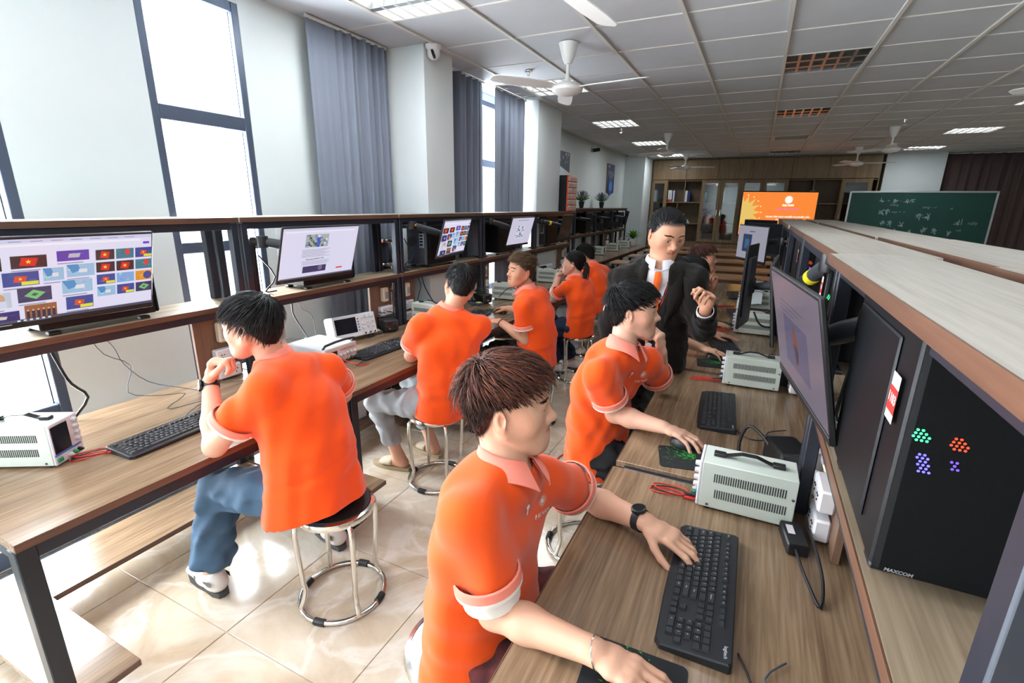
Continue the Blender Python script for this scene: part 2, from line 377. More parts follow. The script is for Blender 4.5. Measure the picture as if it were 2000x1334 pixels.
# air vents set into the ceiling grid
for (kx, ky), lab in (((0, 8), 'slatted air vent in the ceiling above the central aisle'), ((2, 9), 'slatted air vent in the ceiling towards the chalkboard')):
    t = thing('air_vent', lab, 'air vent', (GX0+GXP*(kx+.5), GY0+GYP*(ky+.5), ZC)); mb = MB()
    for s_ in (-1, 1): mb.box(s_*.27, 0, .008, .04, .60, .02); mb.box(0, s_*.285, .008, .58, .03, .02)
    mb.obj('vent_frame', M_BAR, t)
    for k in range(8): mb = MB(); mb.M = RX(35); mb.box(0, 0, 0, .5, .05, .003); o = mb.obj('vent_slat', M_BAR, t, smooth=False); o.location = (0, -.24+.068*k, .015)
    mb = MB(); mb.box(0, 0, .05, .58, .6, .01); mb.obj('vent_backing', mat('dark_void', S(40, 42, 44), .8), t)
# ceiling fans
M_FAN = mat('fan_white', S(238, 238, 236), .35)
def fan():
    t = thing('ceiling_fan', 'x', 'ceiling fan', group='white ceiling fans')
    mb = MB(); mb.lathe([(.075, 0), (.072, -.01), (.045, -.10), (.026, -.14), (.0, -.145)], 20, cap=False); mb.obj('canopy', M_FAN, t)
    mb = MB(); mb.tube([(0, 0, -.12), (0, 0, -.27)], .0135, 12); mb.lathe([(.014, -.21), (.02, -.24), (.04, -.27)], 14, cap=False); mb.obj('down_rod', M_FAN, t)
    mb = MB(); mb.lathe([(.03, -.262), (.07, -.27), (.105, -.285), (.122, -.305), (.118, -.325), (.09, -.345), (.04, -.358), (.0, -.36)], 28, cap=False); mb.obj('motor', M_FAN, t)
    for k in range(3):
        mb = MB(); mb.M = RZ(120*k) @ RX(9); P = []
        for q, (r, w) in enumerate([(.10, .030), (.17, .045), (.22, .062), (.45, .066), (.60, .058), (.635, .03)]): P.append((r, w))
        up = [(r, w, .0) for r, w in P]+[(r, -w*.9, -.004) for r, w in reversed(P)]; n = len(up)
        mb.add([(x, y, z+.003) for x, y, z in up]+[(x, y, z-.003) for x, y, z in up], [tuple(range(n)), tuple(reversed(range(n, 2*n)))]+[(i, n+i, n+(i+1) % n, (i+1) % n) for i in range(n)])
        o = mb.obj('fan_blade', M_FAN, t); o.location = (0, 0, -.30)
    return t
f0 = fan()
FANS = [(-1.45, 3.88, -8, 'large white ceiling fan over the aisle, close to the first column'), (-.88, 2.07, 82, 'white ceiling fan cut off by the upper picture edge'), (-1.53, 8.95, 30, 'white ceiling fan over the aisle, second of its row'), (-1.66, 12.3, 5, 'white ceiling fan in front of the bookcase by the left wall'),
        (1.62, 9.4, 20, 'white ceiling fan over the rear benches with a tall canopy'), (1.58, 12.1, 0, 'white ceiling fan in front of the bookcase near the chalkboard'), (2.05, 4.9, 15, 'white ceiling fan at the upper right picture edge')]
for i, (x, y, a, lab) in enumerate(FANS):
    if i == 0: f0.location = (x, y, ZC); f0.rotation_euler.z = math.radians(a); f0['label'] = lab
    else: copy_tree(f0, (x, y, ZC), a, lab)
M_CHROME = mat('chrome', (.82, .82, .80), .12, metal=1.0)
def sprinkler(x, y, lab):
    t = thing('sprinkler', lab, 'sprinkler', (x, y, ZC), group='ceiling sprinklers')
    mb = MB(); mb.lathe([(.035, 0), (.034, -.008), (.012, -.012), (.010, -.04), (.007, -.045), (.0, -.046)], 14, cap=False); mb.obj('sprinkler_body', M_CHROME, t)
    mb = MB(); mb.lathe([(.022, -.060), (.022, -.063), (.0, -.063)], 12); mb.tube([(.012, 0, -.04), (.014, 0, -.052), (0, 0, -.062)], .002, 5); mb.tube([(-.012, 0, -.04), (-.014, 0, -.052), (0, 0, -.062)], .002, 5); mb.obj('deflector', M_CHROME, t)
sprinkler(-2.05, 4.47, 'small chrome sprinkler beside the large ceiling fan'); sprinkler(-2.13, 8.2, 'small chrome sprinkler beyond the bright square ceiling light'); sprinkler(1.6, 8.75, 'small chrome sprinkler beside the rear ceiling fan')
# security cameras
t = thing('security_camera', 'white dome security camera at the top of the first column', 'security camera', (-2.41, 3.50, ZC-.002))
mb = MB(); mb.lathe([(.062, 0), (.060, -.02), (.045, -.035), (.0, -.036)], 24, cap=False); mb.obj('camera_base', M_WHITE, t)
mb = MB(); mb.M = TR(0, 0, -.055); mb.lathe([(.001, .05), (.03, .042), (.047, .018), (.049, 0), (.044, -.025), (.025, -.043), (.001, -.049)], 22, cap=False); mb.obj('camera_ball', M_WHITE, t)
mb = MB(); mb.M = TR(.024, -.030, -.068) @ RZ(-50) @ RX(112); mb.lathe([(.034, 0), (.034, .012), (.028, .016), (.0, .018)], 20, cap=False); mb.obj('camera_lens', mat('black_gloss', S(14, 15, 18), .12), t)
t = thing('security_camera', 'small white bullet camera on the far wall above the posters', 'security camera', (-3.13, 10.0, 2.70)); mb = MB(); mb.box(.01, 0, .04, .06, .08, .06, .01); mb.obj('camera_bracket', M_WHITE, t)
mb = MB(); mb.M = TR(.07, -.03, .02) @ RZ(-60) @ RX(100); mb.lathe([(.03, -.07), (.034, -.05), (.034, .06), (.03, .07)], 14); mb.obj('camera_body', mat('black_gloss', S(14, 15, 18), .12), t)
# ---------------------------------------------------------------- workbenches
M_DESK = wood('desk_laminate', S(98, 77, 57), S(158, 131, 104), .22)
M_EDGE = wood('edge_band', S(82, 56, 43), S(110, 78, 60), .4)
M_SHELF = wood('shelf_laminate', S(122, 104, 84), S(168, 148, 124), .42)
M_TOP = wood('top_laminate', S(150, 144, 134), S(174, 169, 160), .48)
M_PANEL = wood('panel_laminate', S(104, 76, 60), S(134, 102, 82), .45, axis=2)
M_STEEL = mat('black_steel', S(30, 33, 40), .36, metal=.25)
M_RAIL = mat('bench_steel', S(44, 48, 58), .34, metal=.3)
M_SOCK = mat('socket_white', S(226, 224, 228), .4)
M_SOCKY = mat('switch_cream', S(226, 212, 188), .4)
M_BLACK = mat('black_plastic', S(22, 23, 26), .42)
M_BLACKG = mat('black_gloss', S(14, 15, 18), .12)
M_DARKG = mat('dark_grey_plastic', S(52, 55, 60), .45)
def socket_panel(t, y0, y1, D, zt, flip):
    p = MB(); p.box(-D-.09, (y0+y1)/2, (.752+zt)/2, .018, y1-y0, zt-.752, .001); po = p.obj('socket_panel', M_PANEL, t)
    yc = y0+.5*(y1-y0)+(.02 if flip else -.02)
    mb = MB(); mb.box(-D-.062, yc, 1.005, .038, .06, .105, .008); mb.obj('switch_box', M_SOCKY, po)
    mb = MB(); mb.box(-D-.040, yc, 1.0, .008, .03, .05, .002); mb.obj('switch_rocker', mat('switch_grey', S(150, 152, 160), .4), po)
    for z in (.885, .795):
        mb = MB(); mb.box(-D-.060, yc, z, .042, .125, .068, .006); mb.obj('outlet_box', M_SOCK, po)
        mb = MB()
        for yy in (-.03, .03):
            for (dy, dz) in ((-.007, .006), (.007, .006), (0, -.010)): mb.box(-D-.038, yc+yy+dy, z+dz, .003, .004, .006)
        mb.obj('outlet_holes', M_BLACK, po, smooth=False)['kind'] = 'stuff'
def bench(label, loc, rz, L=1.25, D=.66, zm=1.13, zt=1.545, sockets=True, jig=0.0, cat='workbench', group=None, bottom=True, gap=0.0, td=.256, backedge=False):
    """front edge at local x=0, user stands at +x, length along +y"""
    t = thing('workbench', label, 'workbench', loc, rz, group)
    mb = MB(); mb.box(-(D+.19)/2, L/2, .7375, D+.19, L-.006-2*gap, .025, .0015); mb.obj('desktop', M_DESK, t)
    mb = MB(); mb.box(.0012, L/2, .7375, .0025, L-.008-2*gap, .0252); mb.obj('desktop_edge', M_EDGE, t, smooth=False)
    for x in (-.03, -D-.16):
        mb = MB(); mb.box(x, L/2, .70, .03, L-.06, .048, .002); mb.obj('apron_rail', M_RAIL, t)
    for y in (.025, L-.025):
        mb = MB(); mb.box(-(D+.26)/2, (.016 if y < .1 else L-.016) if gap else y, .70+.012*(gap > 0), D+.20, .03, .048, .002); mb.obj('side_rail', M_RAIL, t)
        mb = MB(); mb.box(-.027, y, .362, .05, .048, .724, .003); mb.obj('leg', M_STEEL, t)
        mb = MB(); mb.lathe([(.022, .0), (.022, .008), (.01, .012)], 12); o = mb.obj('leg_foot', M_BLACK, t); o.location = (-.027, y, 0)
        mb = MB(); mb.box(-D-.235, y, (zt-.03)/2, .04, .04, zt-.03, .003); mb.obj('rear_post', M_RAIL, t)
        mb = MB(); mb.box(-D-.022, y, (.75+zt-.03)/2, .036, .036, zt-.78, .003); mb.obj('front_post', M_RAIL, t)
    for z, nm, m in ((zm, 'middle_shelf', M_SHELF), (zt, 'top_shelf', M_TOP)):
        ex = jig if nm == 'top_shelf' else 0
        mb = MB(); dd = td if nm == 'top_shelf' else .256; mb.box(-D-dd/2+ex, L/2, z-.0125, dd, L-.004, .025, .0015); mb.obj(nm, m, t)
        if backedge: mb = MB(); mb.box(-D-dd+ex-.0012, L/2, z-.0125, .0025, L-.006, .0252); mb.obj('shelf_edge', M_EDGE, t, smooth=False)
        mb = MB(); mb.box(-D+.0012+ex, L/2, z-.0125, .0025, L-.006, .0252); mb.obj('shelf_edge', M_EDGE, t, smooth=False)
        for x in (-D-.022, -D-.235):
            mb = MB(); mb.box(x, L/2, z-.043, .030, L-.08, .034, .002); mb.obj('shelf_rail', M_RAIL, t)
    if bottom:
        mb = MB(); mb.box(-D-.09, L/2, .138, .30, L-.01, .024, .0015); mb.obj('bottom_shelf', M_DESK, t)
        mb = MB(); mb.box(-D+.0612, L/2, .138, .0025, L-.012, .0242); mb.obj('bottom_edge', M_EDGE, t, smooth=False)
        for y in (.11, L-.10):
            mb = MB(); mb.box(-(D-.06)/2, y, .138, D-.062, .205, .024, .0015); mb.obj('foot_board', M_DESK, t)
            mb = MB(); mb.box(.0012, y, .138, .0025, .203, .0242); mb.obj('foot_edge', M_EDGE, t, smooth=False)
    if sockets:
        socket_panel(t, .035, .255, D, zm-.06, False); socket_panel(t, L-.265, L-.035, D, zm-.06, True)
    return t
XL = -1.70; LP = 1.26; LY0 = .41
NTH = ['nearest', 'second', 'third', 'fourth', 'fifth']
for i in range(5):
    bench('%s workbench from the viewer in the row along the windows' % NTH[i], (XL, LY0+LP*i, 0), 0, L=LP-.004, D=.66, zm=1.150, zt=1.580, group='benches along the windows')
XRR = -.357; RP = 1.25; RY0 = .36
for i in range(5):
    bench('%s workbench from the viewer in the row with the large power supplies' % NTH[i], (XRR, RY0+RP*(i+1), 0), 180, L=(RP if i else 1.175)-.004, D=.567, zm=1.130, zt=1.542, jig=.022 if i == 0 else (.01 if i == 3 else 0), group='benches in the middle row', gap=.018, td=.228)
for i in range(5):
    bench('%s bench from the viewer in the row backing onto the middle benches' % NTH[i], (1.292, RY0+RP*i-.2, 0), 0, L=RP-.004, D=.567, zm=1.130, zt=1.544, jig=.012*(i % 2), sockets=False, backedge=True, group='benches backing onto the middle row')
FX = -2.30; FY0 = 7.10
for i in range(4):
    bench('%s bench past the second column along the far wall' % ['first', 'second', 'third', 'last'][i], (FX, FY0+LP*i, 0), 0, L=LP-.004, D=.57, zm=1.150, zt=1.615, group='benches along the far wall', sockets=i > 1)
# ---------------------------------------------------------------- computers
M_CASE = mat('pc_case_black', S(12, 14, 18), .45, spec=.25, bump=.06, bscale=900)
M_CASEM = mat('pc_case_mesh', S(6, 7, 9), .65, spec=.15, bump=.4, bscale=1400)
def led_mat(n, c, e=6.0): return mat('led_'+n, c, .4, emit=e)
def pc(label, loc, rz, leds=False, back=False, sticker=True, plate='MAXCOM', hgt=.372):
    """front grille faces local -y; long side along y; 0.205 x 0.41"""
    t = thing('computer_tower', label, 'computer', loc, rz, group='black computer towers on the shelves'); w, d, h = .205, .41, hgt
    mb = MB(); mb.box(0, 0, h/2+.012, w, d, h-.024, .004); mb.obj('case', M_CASE, t)
    for x in (-.08, .08):
        for y in (-.16, .16): mb = MB(); mb.box(x, y, .007, .03, .04, .014, .003); mb.obj('foot', M_BLACK, t)
    f = MB(); f.box(0, -d/2-.008, h/2+.012, w-.004, .018, h-.028, .006); fo = f.obj('front_grille', M_CASEM, t)
    mb = MB(); mb.box(.0, -.02, h-.002, w*.8, d*.6, .006, .002); mb.obj('top_vent', M_DARKG, t)
    sp = MB(); sp.box(-w/2-.002, .03, h/2+.01, .006, d*.74, h*.78, .003); so = sp.obj('side_panel', M_CASE, t)
    if sticker:
        mb = MB(); mb.mi = 0; x = -w/2-.0058
        mb.quad((x, -.135, .235), (x, -.175, .235), (x, -.175, .305), (x, -.135, .305)); mb.mi = 1
        mb.quad((x-.0003, -.135, .248), (x-.0003, -.175, .248), (x-.0003, -.175, .285), (x-.0003, -.135, .285)); mb.mi = 0
        tm = text_mesh('1103', .020, bold=.0005); mb.M = TR(x-.0008, -.155, .268) @ RZ(-90) @ RX(90); mb.add([tuple(v.co) for v in tm.vertices], [tuple(p.vertices) for p in tm.polygons]); bpy.data.meshes.remove(tm)
        mb.obj('asset_sticker', [mat('label_white', S(222, 214, 216), .5), mat('label_red', S(206, 40, 34), .5)], so, smooth=False)
    if plate:
        tm = text_mesh(plate, .0075, font_shear=.15, bold=.0003); mb = MB(); mb.M = TR(-.072, -d/2-.0178, .034) @ RX(90); mb.add([tuple(v.co) for v in tm.vertices], [tuple(p.vertices) for p in tm.polygons]); bpy.data.meshes.remove(tm)
        mb.obj('maker_plate', mat('plate_silver', S(130, 132, 136), .45), fo, smooth=False)
    if leds:
        rng = random.Random(int(leds)); y = -d/2-.0178
        for nm, c, cx, cz, rows in (('green', (.05, .9, .25, 1), -.088, .252, (2, 3, 4, 3)), ('blue', (.12, .10, 1, 1), -.080, .218, (2, 3, 2, 3, 2, 3)), ('red', (.75, .06, .02, 1), -.048, .248, (2, 3, 4, 3)), ('violet', (.10, .05, .5, 1), -.046, .215, (2, 1, 2))):
            mb = MB()
            for r_, k in enumerate(rows):
                for q in range(k): mb.M = TR(cx+(q-(k-1)/2)*.0056+.0012*r_, y, cz-r_*.0048) @ RX(90); mb.lathe([(.0019, 0), (.0019, .0004)], 6)
            mb.obj('fan_glow', led_mat(nm, c, 2.2 if nm != 'red' else .9), fo, smooth=False)['kind'] = 'stuff'
    if back:
        mb = MB(); mb.box(0, d/2+.002, h/2+.01, w-.01, .004, h-.03); bo = mb.obj('rear_plate', mat('rear_grey', S(70, 73, 78), .4, metal=.5), t)
        mb = MB(); mb.box(-.05, d/2+.006, h*.62, .045, .006, .14, .001); mb.obj('port_panel', mat('port_silver', S(200, 204, 208), .3, metal=.7), bo)
        mb = MB()
        for k in range(5): mb.box(-.05, d/2+.010, h*.50+k*.024, .03, .006, .014)
        mb.obj('port', M_BLACKG, bo, smooth=False)['kind'] = 'stuff'
        mb = MB(); mb.box(0, d/2+.006, h*.86, .15, .006, .085, .001); mb.obj('supply_plate', M_DARKG, bo)
        mb = MB(); mb.M = TR(.045, d/2+.006, h*.56) @ RX(-90); mb.lathe([(.046, 0), (.046, .003), (.038, .004), (.036, .001)], 20); mb.obj('rear_fan', M_BLACK, bo)
        for k in range(5): mb = MB(); mb.box(0, d/2+.006, .05+k*.018, .12, .004, .012); mb.obj('slot_cover', M_DARKG, bo, smooth=False)
    return t
def flat_print(name, items, m, parent, xf, zstep=.00012):
    """flat picture: coloured polygons in a plane (u right, v up), later items on top"""
    V, F, Cc = [], [], []
    for i, (poly, col) in enumerate(items):
        o = len(V); z = zstep*i**.5*2+zstep
        for (u, v) in poly: V.append(tuple(xf @ Vector((u, v, z)))); Cc.append(col[:3])
        F.append(tuple(range(o, o+len(poly))))
    me = bpy.data.meshes.new(name); me.from_pydata(V, [], F)
    ca = me.color_attributes.new('Col', 'FLOAT_COLOR', 'POINT'); cc = np.ones((len(V), 4), np.float32); cc[:, :3] = Cc; ca.data.foreach_set('color', cc.ravel())
    return link(name, me, m, parent)
def rect(x0, y0, x1, y1): return [(x0, y0), (x1, y0), (x1, y1), (x0, y1)]
def star(cx, cy, r, n=5, r2=.4, rot=90): return [(cx+(r if k % 2 == 0 else r*r2)*math.cos(math.radians(rot+k*180/n)), cy+(r if k % 2 == 0 else r*r2)*math.sin(math.radians(rot+k*180/n))) for k in range(2*n)]
def disc(cx, cy, rx, ry=None, n=18): ry = ry or rx; return [(cx+rx*math.cos(2*math.pi*k/n), cy+ry*math.sin(2*math.pi*k/n)) for k in range(n)]
def words(items, txt, size, cx, cy, col, align='CENTER', bold=0.0):
    tm = text_mesh(txt, size, align=align, bold=bold)
    for p in tm.polygons: items.append(([(tm.vertices[i].co.x+cx, tm.vertices[i].co.y+cy) for i in p.vertices], col))
    bpy.data.meshes.remove(tm)
def thumb(items, x, y, w, h, kind, rng):
    """one small picture of the results page (top-left x,y)"""
    c = S
    pal = dict(flag=S(30, 32, 36), navy=S(38, 38, 110), board=S(36, 70, 150), lab=S(150, 190, 220), cpu=S(40, 48, 90), face=S(190, 200, 215), purple=S(84, 60, 170), group=S(150, 90, 50), orange=S(226, 146, 30), cyan=S(40, 120, 140), red=S(120, 170, 220))[kind]
    items.append((rect(x, y-h, x+w, y), pal))
    for _ in range(7):
        a, b = rng.uniform(0, .8), rng.uniform(0, .8); items.append((rect(x+w*a, y-h*b-h*.12, x+w*min(1, a+rng.uniform(.05, .2)), y-h*b), tuple(min(1, q*rng.uniform(.5, 1.9)+.01) for q in pal[:3])))
    cx, cy = x+w*.48, y-h*.5
    if kind == 'flag': items.append(([(cx-w*.26, cy-h*.28), (cx+w*.18, cy-h*.38), (cx+w*.28, cy+h*.26), (cx-w*.18, cy+h*.36)], S(214, 30, 26))); items.append((star(cx, cy, h*.2), S(246, 220, 40)))
    elif kind == 'board': items.append(([(cx-w*.2, cy-h*.2), (cx+w*.12, cy-h*.28), (cx+w*.2, cy+h*.16), (cx-w*.14, cy+h*.24)], S(214, 70, 40))); items.append((star(cx, cy, h*.12), S(246, 220, 40))); items.append((rect(x+w*.5, y-h*.95, x+w*.98, y-h*.7), S(220, 220, 60)))
    elif kind == 'navy': items.append(([(cx, cy-h*.12), (cx+w*.2, cy-h*.16), (cx+w*.24, cy+h*.1), (cx+w*.05, cy+h*.16)], S(210, 200, 190)))
    elif kind == 'cpu': items.append(([(cx-w*.3, cy-h*.05), (cx+w*.05, cy-h*.34), (cx+w*.34, cy+h*.08), (cx-w*.02, cy+h*.34)], S(110, 190, 120))); items.append(([(cx-w*.1, cy-h*.02), (cx+w*.02, cy-h*.12), (cx+w*.13, cy+h*.03), (cx, cy+h*.12)], S(50, 90, 60)))
    elif kind == 'lab': items.append(([(x, y), (x+w*.4, y), (x+w*.5, y-h*.5), (x+w*.2, y-h*.7)], S(60, 140, 200))); items.append((rect(cx-w*.05, cy-h*.2, cx+w*.25, cy+h*.1), S(220, 224, 228)))
    elif kind == 'face': items.append((disc(cx+w*.15, cy+h*.1, w*.22, h*.4), S(206, 160, 134))); items.append((rect(cx-w*.05, cy-h*.5, cx+w*.4, cy-h*.05), S(206, 216, 236)))
    elif kind == 'group':
        for k in range(6): items.append((rect(x+w*(.05+.16*k), y-h*.98, x+w*(.15+.16*k), y-h*.45), S(34, 36, 60))); items.append((disc(x+w*(.10+.16*k), y-h*.38, w*.035, h*.07), S(220, 170, 140)))
    elif kind == 'orange': items.append((disc(x+w*.72, cy, w*.26, h*.42), S(40, 70, 150)))
    elif kind == 'purple': items.append(([(cx-w*.15, cy-h*.2), (cx+w*.2, cy-h*.2), (cx+w*.25, cy+h*.2), (cx-w*.1, cy+h*.2)], S(180, 186, 200)))
    elif kind == 'cyan': items.append((disc(x+w*.65, y-h*.35, w*.14, h*.3), S(220, 60, 50)))
def results_page(w, h, seed, big=True):
    rng = random.Random(seed); it = []; X = lambda u: (u-.5)*w; Y = lambda v: (.5-v)*h
    bg = S(226, 224, 246); it.append((rect(-w/2, -h/2, w/2, h/2), bg)); it.append((rect(-w/2, Y(.045), w/2, h/2), S(206, 208, 238)))
    it.append((rect(X(.03), Y(.085), X(.93), Y(.06)), S(240, 240, 252))); it.append((rect(X(.945), Y(.13), X(.985), Y(.10)), S(90, 60, 200)))
    for k in range(9): it.append((rect(X(.03+.1*k), Y(.033), X(.03+.1*k+.06), Y(.024)), S(150, 152, 180)))
    words(it, 'Google', h*.045, X(.055), Y(.17), S(150, 150, 170))
    kinds = ['flag', 'flag', 'purple', 'navy', 'board', 'lab', 'lab', 'face', 'cpu', 'lab', 'navy', 'group', 'board']
    L = [(0, .20, .19, .155, 'flag'), (.23, .19, .17, .15, 'flag'), (.45, .16, .17, .13, 'purple'), (0, .40, .17, .18, 'navy'), (.185, .38, .17, .17, 'board'), (.375, .36, .105, .16, 'lab'), (.495, .34, .15, .16, 'lab'), (.03, .61, .185, .19, 'face'), (.245, .58, .165, .18, 'cpu'), (.465, .54, .165, .17, 'lab'), (.045, .85, .20, .14, 'navy'), (.27, .80, .16, .17, 'group'), (.48, .76, .15, .17, 'board')]
    for (u, v, a, b, k) in L: thumb(it, X(u), Y(v), a*w, b*h, k, rng); it.append((rect(X(u), Y(v+b+.035), X(u+a*.8), Y(v+b+.022)), S(150, 150, 168)))
    R_ = [['flag', 'cyan', 'board'], ['flag', 'flag', 'cyan'], ['board', 'red', 'orange'], ['lab', 'board', 'cpu']]
    for r in range(4):
        for q in range(3): thumb(it, X(.655+.118*q), Y(.175+.165*r), .108*w, .135*h, R_[r][q], rng)
    it.append((rect(-w/2, -h/2, w/2, Y(.965)), S(70, 74, 96)))
    for k in range(6): it.append((rect(X(.23+.03*k), Y(.993), X(.245+.03*k), Y(.973)), S(220, 226, 240)))
    return it
def article_page(w, h, seed=1, inv=False):
    rng = random.Random(seed); it = []; X = lambda u: (u-.5)*w; Y = lambda v: (.5-v)*h
    it.append((rect(-w/2, -h/2, w/2, h/2), S(222, 221, 244))); it.append((rect(-w/2, Y(.04), w/2, h/2), S(204, 206, 236))); it.append((rect(X(.03), Y(.085), X(.95), Y(.06)), S(238, 238, 250)))
    x0, y0, pw, ph = X(.28), Y(.13), .30*w, .26*h
    it.append((rect(x0, y0-ph, x0+pw, y0), S(170, 180, 176)))
    for _ in range(40):
        a, b = rng.random()*.9, rng.random()*.85; it.append((rect(x0+pw*a, y0-ph*(b+.14), x0+pw*(a+.10), y0-ph*b), rng.choice([S(60, 70, 80), S(110, 130, 200), S(220, 226, 230), S(90, 90, 70), S(130, 150, 160)])))
    it.append((rect(x0+pw*.48, y0-ph, x0+pw*.62, y0-ph*.2), S(70, 100, 190))); it.append((disc(x0+pw*.55, y0-ph*.14, pw*.05), S(225, 228, 235)))
    for k in range(7): it.append((rect(X(.25), Y(.44+.024*k), X(.62-.04*(k % 3)), Y(.432+.024*k)), S(150, 150, 170)))
    words(it, 'Tầm quan trọng của đội ngũ kỹ sư vi mạch', h*.026, X(.42), Y(.625), S(50, 50, 70), bold=.0004)
    for k in range(4): it.append((rect(X(.25), Y(.665+.022*k), X(.62-.03*(k % 2)), Y(.658+.022*k)), S(150, 150, 170)))
    it.append((rect(X(.27), Y(.90), X(.58), Y(.765)), S(50, 50, 96))); it.append((disc(X(.50), Y(.82), .03*w), S(120, 100, 150)))
    it.append((rect(X(.73), Y(.885), X(.82), Y(.855)), S(226, 50, 50))); it.append((rect(-w/2, -h/2, w/2, Y(.97)), S(80, 84, 110)))
    return it
def doc_page(w, h):
    it = []; X = lambda u: (u-.5)*w; Y = lambda v: (.5-v)*h
    it.append((rect(-w/2, -h/2, w/2, h/2), S(206, 202, 224))); it.append((rect(X(.25), Y(.10), X(.75), Y(.085)), S(110, 110, 130)))
    rng = random.Random(5); it.append((rect(X(.28), Y(.80), X(.66), Y(.30)), S(210, 214, 226)))
    for _ in range(26): a, b = rng.random()*.3, rng.random()*.44; it.append((rect(X(.29+a), Y(.34+b), X(.34+a), Y(.30+b)), rng.choice([S(50, 60, 100), S(120, 140, 200), S(90, 90, 100), S(150, 110, 150)])))
    return it
def peacock_page(w, h):
    it = []; X = lambda u: (u-.5)*w; Y = lambda v: (.5-v)*h
    it.append((rect(-w/2, -h/2, w/2, h/2), S(142, 130, 148))); it.append((rect(X(.25), Y(.82), X(.75), Y(.36)), S(108, 104, 140)))
    it.append(([(X(.46), Y(.40)), (X(.50), Y(.42)), (X(.56), Y(.55)), (X(.55), Y(.70)), (X(.50), Y(.78)), (X(.44), Y(.60))], S(150, 84, 60))); it.append(([(X(.46), Y(.56)), (X(.55), Y(.60)), (X(.53), Y(.72)), (X(.49), Y(.76))], S(60, 50, 90)))
    for k in range(3): it.append((rect(X(.2), Y(.24+.04*k), X(.72-.1*k), Y(.232+.04*k)), S(96, 86, 104)))
    return it
M_SCREEN = attr_mat('lit_screen', rough=.25, emit=.92)
M_SCREENDIM = attr_mat('dim_screen', rough=.22, emit=.5)
M_SCREENOFF = mat('dark_screen', S(24, 26, 30), .18)
M_YELLOW = mat('yellow_tape', S(224, 214, 40), .5)
def monitor(label, c, nrm_yaw, tilt, page=None, w=.54, h=.318, arm=None, dim=False, roll=0.0, logo=True, ring=False, group='flat monitors on arms'):
    """c: centre of the panel (world); nrm_yaw: heading the screen faces in degrees (0 = +x); tilt: lean; arm: (base xyz, elbow xyz, band)"""
    t = thing('monitor', label, 'monitor', c, 0, group)
    hd = bpy.data.objects.new('panel', None)
    M = RZ(nrm_yaw+90) @ RX(90-tilt) @ RZ(roll)       # local x right of the viewer, y up, z out of the screen
    def put(mb, name, m, parent=t, **kw): mb.v = [tuple(M @ Vector(v)) for v in mb.v]; return mb.obj(name, m, parent, **kw)
    mb = MB(); mb.box(0, 0, -.006, w, h, .012, .003); sh = put(mb, 'bezel', M_BLACK)
    mb = MB(); mb.box(0, -h/2+.011, .001, w-.004, .020, .004, .0015); put(mb, 'chin', M_BLACK, sh)
    mb = MB(); mb.box(0, -.045, -.021, w*.72, h*.55, .022, .008); bo = put(mb, 'back_housing', M_DARKG)
    if logo: 
        mb = MB(); mb.M = TR(0, .06, -.013); mb.prism([(-.022, -.014), (.006, -.014), (.022, .014), (-.006, .014)], -.0012, 0); mb.prism([(-.010, -.006), (.002, -.006), (.010, .006), (-.002, .006)], -.002, 0); put(mb, 'back_emblem', mat('emblem_silver', S(190, 194, 200), .3, metal=.6), bo, smooth=False)
    sw, sh_ = w-.012, h-.032
    if page is None:
        mb = MB(); mb.quad((-sw/2, -sh_/2+.008, .0008), (sw/2, -sh_/2+.008, .0008), (sw/2, sh_/2+.008, .0008), (-sw/2, sh_/2+.008, .0008)); put(mb, 'screen', M_SCREENOFF, smooth=False)
    else: flat_print('screen', page(sw, sh_), M_SCREENDIM if dim else M_SCREEN, t, M @ TR(0, .008, .0008))
    mb = MB(); words_l = []; tm = text_mesh('IPS', .009); mb.M = TR(-w/2+.03, -h/2+.011, .0036); mb.add([tuple(v.co) for v in tm.vertices], [tuple(p.vertices) for p in tm.polygons]); bpy.data.meshes.remove(tm); put(mb, 'bezel_lettering', mat('print_grey', S(150, 152, 158), .5), sh, smooth=False)
    if arm:
        base, elbow, band = arm; cc = Vector(c); b = Vector(base)-cc; e = Vector(elbow)-cc; back = (M.to_3x3() @ Vector((0, -.0, -.045)))
        mb = MB(); mb.M = TR(*b); mb.box(0, 0, .006, .09, .10, .012, .003); mb.lathe([(.030, .012), (.030, .03), (.022, .034)], 18); mb.obj('arm_base', M_BLACK, t)
        top = Vector((b.x, b.y, e.z))
        mb = MB(); mb.tube([b+Vector((0, 0, .02)), top-Vector((0, 0, .05)), top-Vector((0, 0, .02)), top+(e-top)*.2+Vector((0, 0, .003))], [.021, .021, .023, .022], 14); mb.obj('arm_post', M_BLACK, t)
        mb = MB(); mb.tube([top, top+(e-top)*.5, e], [.026, .025, .022], 12); mb.obj('arm_lower', M_BLACK, t)
        mb = MB(); mb.tube([e, e+(back-e)*.5, back], [.025, .027, .022], 12); ua = mb.obj('arm_upper', M_DARKG, t)
        if band: q = e+(back-e)*.35; d = (back-e).normalized(); mb = MB(); mb.tube([q-d*.016, q+d*.016], .0285, 14); mb.obj('arm_band', M_YELLOW, ua)
        mb = MB(); mb.M = TR(*e) ; mb.lathe([(.030, -.03), (.032, -.02), (.032, .02), (.030, .03)], 16); mb.obj('arm_joint', M_BLACK, t)
        mb = MB(); mb.box(0, 0, -.036, .10, .10, .008, .002); mb.box(0, 0, -.045, .05, .05, .014, .003); put(mb, 'mount_plate', M_BLACK)
        if ring: mb = MB(); mb.M = TR(*(e+Vector((.0, 0, 0)))) ; mb.M = mb.M @ RY(90); mb.lathe([(.008, .030), (.008, .036), (.005, .037)], 12); mb.obj('arm_stud', mat('stud_yellow', S(226, 160, 30), .4), ua)
    return t
ZML, ZMR = 1.150, 1.130
